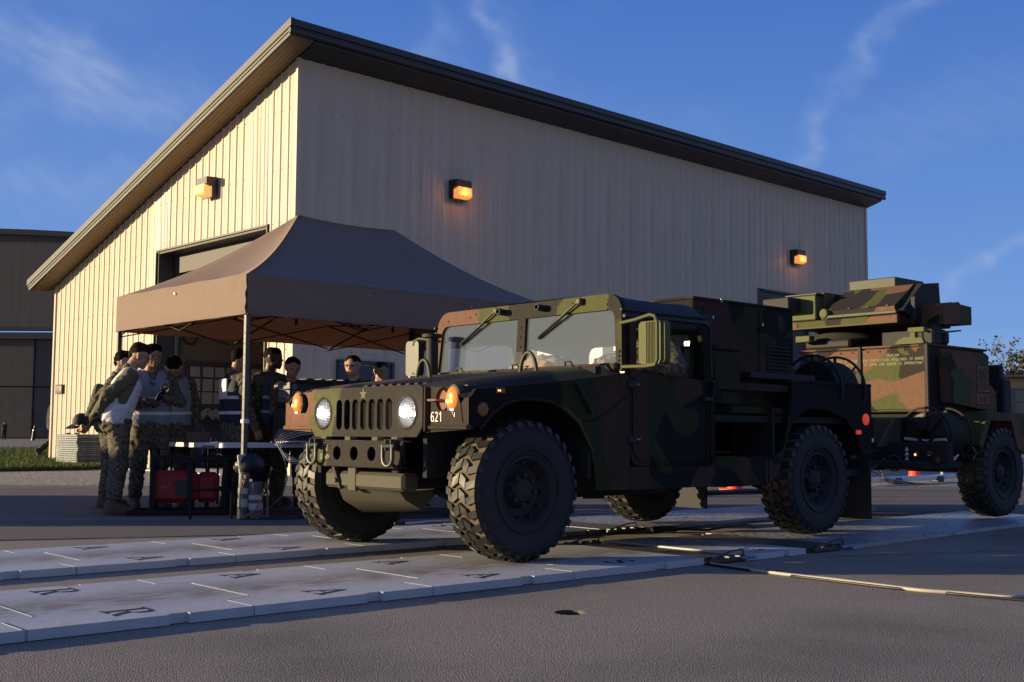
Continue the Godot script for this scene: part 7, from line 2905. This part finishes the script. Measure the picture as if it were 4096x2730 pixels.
func elbow_of(s: Vector3, w: Vector3, l1: float, l2: float, pole: Vector3) -> Vector3:
	var d := w - s
	var L := minf(d.length(), (l1 + l2) * 0.995)
	var dn := d.normalized()
	var a := (l1 * l1 - l2 * l2 + L * L) / (2.0 * L)
	var hgt := sqrt(maxf(l1 * l1 - a * a, 0.0))
	var q := (pole - dn * pole.dot(dn)).normalized()
	return s + dn * a + q * hgt

func person(label: String, xf: Transform3D, H: float, o: Dictionary) -> Node3D:
	var P := thing("person", label, "person")
	P.transform = xf
	var k := H / 1.78
	var lean: float = o.get("lean", 0.0)
	var piv := Vector3(0, 0.97, 0) * k
	var up := Transform3D(Basis(Vector3.UP, o.get("twist", 0.0)) * Basis(Vector3.BACK, o.get("side", 0.0)) * Basis(Vector3.RIGHT, lean), Vector3.ZERO)
	up.origin = piv - up.basis * piv + Vector3(0, 0, -lean * 0.12)
	var U := func(x: float, y: float, z: float) -> Vector3: return up * (Vector3(x, y, z) * k)
	var W := func(x: float, y: float, z: float) -> Vector3: return Vector3(x, y, z) * k
	# joints
	var hip := [W.call(0.09, 0.93, 0), W.call(-0.09, 0.93, 0)]
	var knee: Array = o.get("knee", [Vector3(0.11, 0.51, 0.02), Vector3(-0.11, 0.51, 0.02)]).map(func(q): return q * k)
	var ank: Array = o.get("ankle", [Vector3(0.13, 0.10, -0.03), Vector3(-0.13, 0.10, -0.03)]).map(func(q): return q * k)
	var sho := [U.call(0.185, 1.425, -0.01), U.call(-0.185, 1.425, -0.01)]
	var wr := []
	var el := []
	var wd: Array = o.get("wrist", [Vector3(0.27, 0.86, 0.05), Vector3(-0.27, 0.86, 0.05)])
	var pole: Array = o.get("pole", [Vector3(0.4, 0, -1), Vector3(-0.4, 0, -1)])
	for e in 2:
		var w: Vector3 = up * (wd[e] * k)
		var s: Vector3 = sho[e]
		if s.distance_to(w) > 0.55 * k: w = s + (w - s).normalized() * 0.55 * k
		wr.append(w)
		el.append(elbow_of(s, w, 0.295 * k, 0.265 * k, up.basis * pole[e]))
	# head
	var hb := up.basis * Basis(Vector3.UP, o.get("head_yaw", 0.0)) * Basis(Vector3.RIGHT, o.get("head_pitch", 0.0) - lean * 0.3) * Basis(Vector3.BACK, o.get("head_roll", 0.0))
	var nk: Vector3 = U.call(0, 1.50, -0.02)
	var hx := Transform3D(hb.scaled(Vector3.ONE * k * o.get("head", 1.03)), nk + hb * Vector3(0, 0.162, 0.04) * k)
	var skin: String = o.get("skin", "skin")
	# body
	var r := k
	var body := [[U.call(0.06, 1.02, 0), U.call(0.075, 1.33, 0), 0.105 * r, 0.105 * r], [U.call(-0.06, 1.02, 0), U.call(-0.075, 1.33, 0), 0.105 * r, 0.105 * r], [sho[0], sho[1], 0.055 * r, 0.055 * r], [W.call(-0.06, 0.94, 0), W.call(0.06, 0.94, 0), 0.105 * r, 0.105 * r], [U.call(0, 1.42, -0.02), hx * Vector3(0, -0.06, -0.03), 0.062 * r, 0.055 * r]]
	for e in 2:
		body.append([sho[e], el[e], 0.048 * r, 0.040 * r])
		body.append([el[e], wr[e], 0.040 * r, 0.028 * r])
		body.append([hip[e], knee[e], 0.082 * r, 0.055 * r])
		body.append([knee[e], ank[e], 0.055 * r, 0.040 * r])
		body.append([ank[e] + Vector3(0, -0.045, 0) * k, ank[e] + Vector3(0, -0.055, 0.13) * k, 0.036 * r, 0.03 * r])
	var pieces := [nets(body, [], 0.021, 0.05), moved(head_arr, hx)]
	var gloves := []
	for e in 2:
		var dirv: Vector3 = (wr[e] - el[e]).normalized()
		if o.has("hand_dir"): dirv = (up.basis * o.hand_dir[e]).normalized()
		var th: Vector3 = up.basis * (o.thumb[e] if o.has("thumb") else Vector3(0, 0, 1))
		th = (th - dirv * th.dot(dirv)).normalized()
		var hbs := Basis((-dirv).cross(th), -dirv, th) 
		if e == 1: hbs = Basis(-((-dirv).cross(th)), -dirv, th)
		var hxf := Transform3D(hbs.scaled(Vector3.ONE * k * 1.05), wr[e])
		# scaled() works on the parent axes, uniform here, so the frame is kept
		if o.get("gloves", false): gloves.append(moved(hand_arr, hxf))
		else: pieces.append(moved(hand_arr, hxf))
	inst("body", joined(pieces), skin, P)
	if gloves: inst("glove", joined(gloves), "glove", P)
	# eyes
	var s := mb()
	for x in [-0.032, 0.032]: lathe(s, [Vector2(0, -0.0115), Vector2(0.0085, -0.008), Vector2(0.0115, 0), Vector2(0.0085, 0.008), Vector2(0, 0.0115)], hx * Transform3D(Basis(), Vector3(x, 0.004, 0.0755)), 10, true)
	obj("eye", s, "eye", P)
	inst("hair", joined([folds(moved(hair_short if o.get("short", false) else hair_arr, hx), 0.0028, H * 7.0)]), o.get("hair", "hair_dark"), P)
	# trousers
	var tr := [[W.call(-0.065, 0.945, 0), W.call(0.065, 0.945, 0), 0.128 * r, 0.128 * r]]
	for e in 2:
		tr.append([hip[e], knee[e], 0.112 * r, 0.083 * r])
		tr.append([knee[e], ank[e] + (knee[e] - ank[e]) * 0.20, 0.083 * r, 0.070 * r])
		var sg := 1.0 if e == 0 else -1.0
		var mid: Vector3 = hip[e].lerp(knee[e], 0.62)
		tr.append([mid + Vector3(sg * 0.062, 0.07, 0) * k, mid + Vector3(sg * 0.058, -0.07, 0.0) * k, 0.050 * r, 0.056 * r])
	var tra := folds(nets(tr, [], 0.0155, 0.035), 0.009, H * 10.0)
	inst("trousers", joined([tra]), o.get("trousers", "uniform"), P)
	# boots
	for e in 2:
		var bxf := Transform3D(Basis(Vector3.UP, (0.18 if e == 0 else -0.18)).scaled(Vector3.ONE * k), ank[e] - Vector3(0, 0.10, -0.015) * k)
		if o.has("foot_pitch"): bxf = Transform3D(Basis(Vector3.RIGHT, o.foot_pitch[e]).scaled(Vector3.ONE * k), ank[e] - Basis(Vector3.RIGHT, o.foot_pitch[e]) * Vector3(0, 0.10, -0.015) * k)
		inst("boot", joined([moved(boot_arr, bxf)]), "boot", P)
	# jacket
	var jk := [[U.call(0.075, 1.02, 0), U.call(0.085, 1.31, 0.0), 0.126 * r, 0.128 * r], [U.call(-0.075, 1.02, 0), U.call(-0.085, 1.31, 0.0), 0.126 * r, 0.128 * r], [U.call(0.14, 1.41, -0.01), U.call(-0.14, 1.41, -0.01), 0.082 * r, 0.082 * r], [U.call(-0.07, 0.93, 0), U.call(0.07, 0.93, 0), 0.132 * r, 0.132 * r], [U.call(0, 1.44, -0.025), U.call(0, 1.50, -0.03), 0.078 * r, 0.070 * r]]
	for e in 2:
		jk.append([sho[e], el[e], 0.074 * r, 0.061 * r])
		jk.append([el[e], wr[e], 0.061 * r, 0.046 * r])
	var hole := [[nk + hb * Vector3(0, 0.03, 0.02) * k, nk + hb * Vector3(0, 0.12, 0.04) * k, 0.058 * k, 0.066 * k]]
	var ja := folds(nets(jk, hole, 0.0155, 0.04), 0.0095, H * 20.0 + 3.0)
	inst("jacket", joined([ja]), o.get("jacket", "uniform"), P)
	# vest
	if o.has("vest"):
		var vs := [[U.call(0.078, 0.99, 0), U.call(0.085, 1.31, 0.0), 0.147 * r, 0.147 * r], [U.call(-0.078, 0.99, 0), U.call(-0.085, 1.31, 0.0), 0.147 * r, 0.147 * r], [U.call(0.105, 1.42, -0.01), U.call(-0.105, 1.42, -0.01), 0.098 * r, 0.098 * r]]
		var cut := [[U.call(0, 1.50, 0.12), U.call(0, 1.20, 0.20), 0.085 * r, 0.02 * r], [U.call(0, 1.45, -0.03), U.call(0, 1.62, -0.03), 0.088 * r, 0.095 * r]]
		for e in 2: cut.append([U.call((0.215 if e == 0 else -0.215), 1.38, 0), U.call((0.25 if e == 0 else -0.25), 1.16, 0), 0.082 * r, 0.07 * r])
		var va := folds(nets(vs, cut, 0.0155, 0.04), 0.007, H * 31.0)
		inst("vest", joined([va]), o.vest, P)
		var inv := up.affine_inverse()
		for yy in o.get("bands", [[1.055, 1.10], [1.20, 1.24]]):
			var b := slab(va, inv, yy[0] * k, yy[1] * k, 0.003)
			if b[1].size() > 0: inst("reflective_band", joined([b]), "band", P)
	if o.get("glasses", false):
		s = mb()
		for x in [-0.033, 0.033]:
			var ring := []
			for i in 13: ring.append(hx * Vector3(x + cos(TAU * i / 12.0) * 0.022, 0.004 + sin(TAU * i / 12.0) * 0.016, 0.098))
			tube(s, ring, 0.0022, 5)
			tube(s, [hx * Vector3(x * 1.65, 0.008, 0.096), hx * Vector3(x * 2.5, 0.012, 0.01)], 0.0022, 5)
		tube(s, [hx * Vector3(-0.012, 0.008, 0.102), hx * Vector3(0.012, 0.008, 0.102)], 0.0022, 5)
		obj("glasses", s, "print_black", P)
	if o.get("badge", false):
		s = mb()
		var bc: Vector3 = U.call(0.02, 1.33, -0.152)
		bx(s, bc, Vector3(0.17, 0.22, 0.02) * k, 0.004, up.basis)
		obj("back_panel", s, "table_white", P)
	P.set_meta("joints", true)
	P.remove_meta("joints")
	return P

func stand(x: float, d: float, fx: float, fd: float) -> Transform3D:
	return Transform3D(Basis(Vector3.UP, atan2(fx, -fd)), Vector3(x, 0.008, -d))

func people() -> void:
	people_parts()
	var s: SurfaceTool
	var back_w := [Vector3(0.05, 0.92, -0.20), Vector3(-0.06, 0.95, -0.19)]
	var back_p := [Vector3(1, 0, -0.5), Vector3(-1, 0, -0.5)]
	var in_thumb := [Vector3(-0.3, 1, 0), Vector3(0.3, 1, 0)]
	# the group at the left of the table
	person("man in green jacket and white vest leaning in with gloved hands clasped behind his back", stand(-4.20, 12.39, 0.92, 0.38), 1.84, {"lean": 0.30, "wrist": back_w, "pole": back_p, "thumb": [Vector3(0, 1, 0), Vector3(0, 1, 0)], "hand_dir": [Vector3(-1, -0.5, 0.1), Vector3(1, -0.5, 0.1)], "gloves": true, "jacket": "shell_jacket", "vest": "vest_white", "glasses": true, "hair": "hair_brown", "head_pitch": 0.12, "head_yaw": -0.12, "bands": [[1.08, 1.12], [1.26, 1.29]]})
	person("man in camouflage mostly hidden behind the leaning man, cap behind his back", stand(-4.64, 13.45, 0.95, 0.15), 1.80, {"lean": 0.20, "wrist": [Vector3(0.10, 0.90, -0.22), Vector3(-0.10, 0.90, -0.24)], "pole": back_p, "thumb": in_thumb})
	person("smiling man in a white vest raising black-gloved hands before his chest", stand(-4.05, 12.98, 0.55, -0.83), 1.83, {"lean": 0.03, "wrist": [Vector3(0.09, 1.22, 0.27), Vector3(-0.02, 1.16, 0.25)], "pole": [Vector3(1, -0.8, -0.2), Vector3(-1, -0.8, -0.2)], "hand_dir": [Vector3(0.05, 1, 0.15), Vector3(0.35, 0.9, 0.1)], "thumb": [Vector3(-0.6, 0.1, -1), Vector3(0.5, 0.1, -1)], "gloves": true, "vest": "vest_grey", "skin": "skin_tan", "head_yaw": 0.15, "bands": [[1.03, 1.065], [1.20, 1.225]]})
	person("dark-haired man with bowed head in a pale vest, arm hanging by the table", stand(-4.02, 13.75, 0.25, -0.95), 1.80, {"lean": 0.12, "vest": "vest_grey", "skin": "skin_tan", "head_pitch": 0.62, "gloves": true, "wrist": [Vector3(0.29, 0.88, 0.06), Vector3(-0.2, 0.98, 0.24)], "bands": [[1.08, 1.11]]})
	# the group behind the pole
	person("man seen from behind in a navy vest with white back panel by the canopy pole", stand(-3.22, 13.55, 0.72, 0.62), 1.84, {"vest": "vest_navy", "short": true, "badge": true, "wrist": [Vector3(0.2, 1.0, 0.28), Vector3(-0.25, 0.88, 0.12)], "head_pitch": 0.12, "bands": [[1.04, 1.075], [1.21, 1.245]]})
	person("dark-skinned man in a blue-grey vest looking to the right in profile", stand(-2.90, 13.95, 0.78, -0.42), 1.88, {"vest": "vest_blue", "skin": "skin_dark", "short": true, "head_yaw": 0.35, "bands": [[1.04, 1.07], [1.20, 1.235]]})
	person("man in a dark navy vest looking down beside the black case", stand(-2.62, 13.72, 0.42, -0.9), 1.76, {"vest": "vest_navy", "lean": 0.05, "short": true, "head_pitch": 0.22, "wrist": [Vector3(0.16, 1.0, 0.32), Vector3(-0.16, 0.98, 0.32)], "pole": [Vector3(1, -0.4, -0.4), Vector3(-1, -0.4, -0.4)], "bands": [[1.09, 1.125]]})
	person("man with glasses and sunlit cheek standing before the navy door", stand(-1.80, 13.15, 0.02, -1.0), 1.735, {"jacket": "clothes_navy", "short": true, "glasses": true, "head_yaw": -0.25})
	person("close-cropped sunlit man half hidden behind the truck's bonnet", stand(-1.615, 14.2, 0.42, -0.9), 1.725, {"jacket": "clothes_navy", "short": true, "hair": "hair_brown", "head_yaw": 0.1})
	# walker beyond the building corner and the far figure
	person("man in camouflage and dark plate vest walking off behind the building's left corner", stand(-13.50, 34.2, 0.80, 0.60), 1.99, {"vest": "vest_black", "lean": 0.06, "jacket": "uniform", "knee": [Vector3(0.10, 0.52, 0.10), Vector3(-0.10, 0.54, -0.06)], "ankle": [Vector3(0.11, 0.10, 0.18), Vector3(-0.11, 0.30, -0.36)], "foot_pitch": [0.0, 1.0], "wrist": [Vector3(0.30, 0.86, 0.04), Vector3(-0.28, 0.88, -0.10)], "bands": []})
	person("tiny dark-clothed figure far off before the hangar doors", stand(-54.6, 125.0, 0.2, -1.0), 1.98, {"jacket": "clothes_navy", "trousers": "clothes_navy", "wrist": [Vector3(0.10, 1.05, 0.26), Vector3(-0.10, 1.05, 0.26)]})
	# driver
	var tv := Transform3D(Basis(Vector3.UP, TRUCK_YAW), TRUCK_AT)
	var dk := 0.95
	person("driver in camouflage with an elbow on the truck's open window sill", tv * Transform3D(Basis(Vector3.UP, PI / 2), Vector3(-1.52, 1.03 - 0.95 * dk, -0.74)), 1.78 * dk, {"lean": -0.10, "knee": [Vector3(0.12, 0.99, 0.40), Vector3(-0.14, 0.99, 0.40)], "ankle": [Vector3(0.12, 0.66, 0.56), Vector3(-0.14, 0.66, 0.56)], "wrist": [Vector3(0.26, 1.19, 0.34), Vector3(-0.10, 1.22, 0.40)], "pole": [Vector3(1.0, -0.35, -0.55), Vector3(-1, -0.6, 0)], "short": true, "head": 0.98})
	# things held or worn apart from the body
	var cp := thing("cap", "black cap held behind the back of the hidden man", "cap", Vector3(-4.93, 0.99, -13.30), 0.5)
	cp.rotation = Vector3(0.3, 0.6, 0.35)
	s = mb()
	var dome := []
	for i in 7: dome.append(Vector2(0.088 * cos(i * PI / 12), 0.10 * sin(i * PI / 12)))
	lathe(s, dome, Transform3D(Basis.from_scale(Vector3(1.1, 1, 1)), Vector3.ZERO), 18, true)
	obj("crown", s, "glove", cp)
	s = mb()
	var br := []
	for i in 5:
		var row := []
		for j in 9:
			var a := -1.1 + 2.2 * j / 8.0
			var rr := 0.085 + 0.085 * i / 4.0 * cos(a * 0.9)
			row.append(Vector3(-cos(a) * rr * 1.1, -0.02 * i / 4.0 - 0.012 * a * a, sin(a) * 0.088 * (1.0 + 0.1 * i / 4.0)))
		br.append(row)
	grid_mesh(s, br)
	obj("brim", s, "glove", cp)
	var bo := thing("bottle", "tall dark bottle with steel base in the walking man's hand", "bottle", Vector3(-14.02, 0.62, -34.05), 0.0)
	bo.rotation.z = -0.12
	s = mb()
	lathe(s, [Vector2(0, 0.03), Vector2(0.055, 0.03), Vector2(0.055, 0.33), Vector2(0.035, 0.36), Vector2(0.035, 0.43), Vector2(0, 0.435)], Transform3D(), 16)
	obj("flask", s, "black_plastic", bo)
	s = mb()
	lathe(s, [Vector2(0, 0), Vector2(0.052, 0.0), Vector2(0.056, 0.035)], Transform3D(), 16)
	lathe(s, [Vector2(0.0565, 0.29), Vector2(0.0565, 0.31)], Transform3D(), 16)
	obj("steel_base", s, "steel", bo)
	var bd := thing("camouflage_rucksack", "camouflage rucksack on the back of the man behind the leaning one", "bag", Vector3(-4.86, 1.10, -13.42), 0.2)
	bd.rotation = Vector3(0, 0.15, -0.25)
	s = mb()
	bx(s, Vector3(0.03, 0.16, 0), Vector3(0.13, 0.36, 0.28), 0.055)
	obj("pack", s, "uniform", bd)
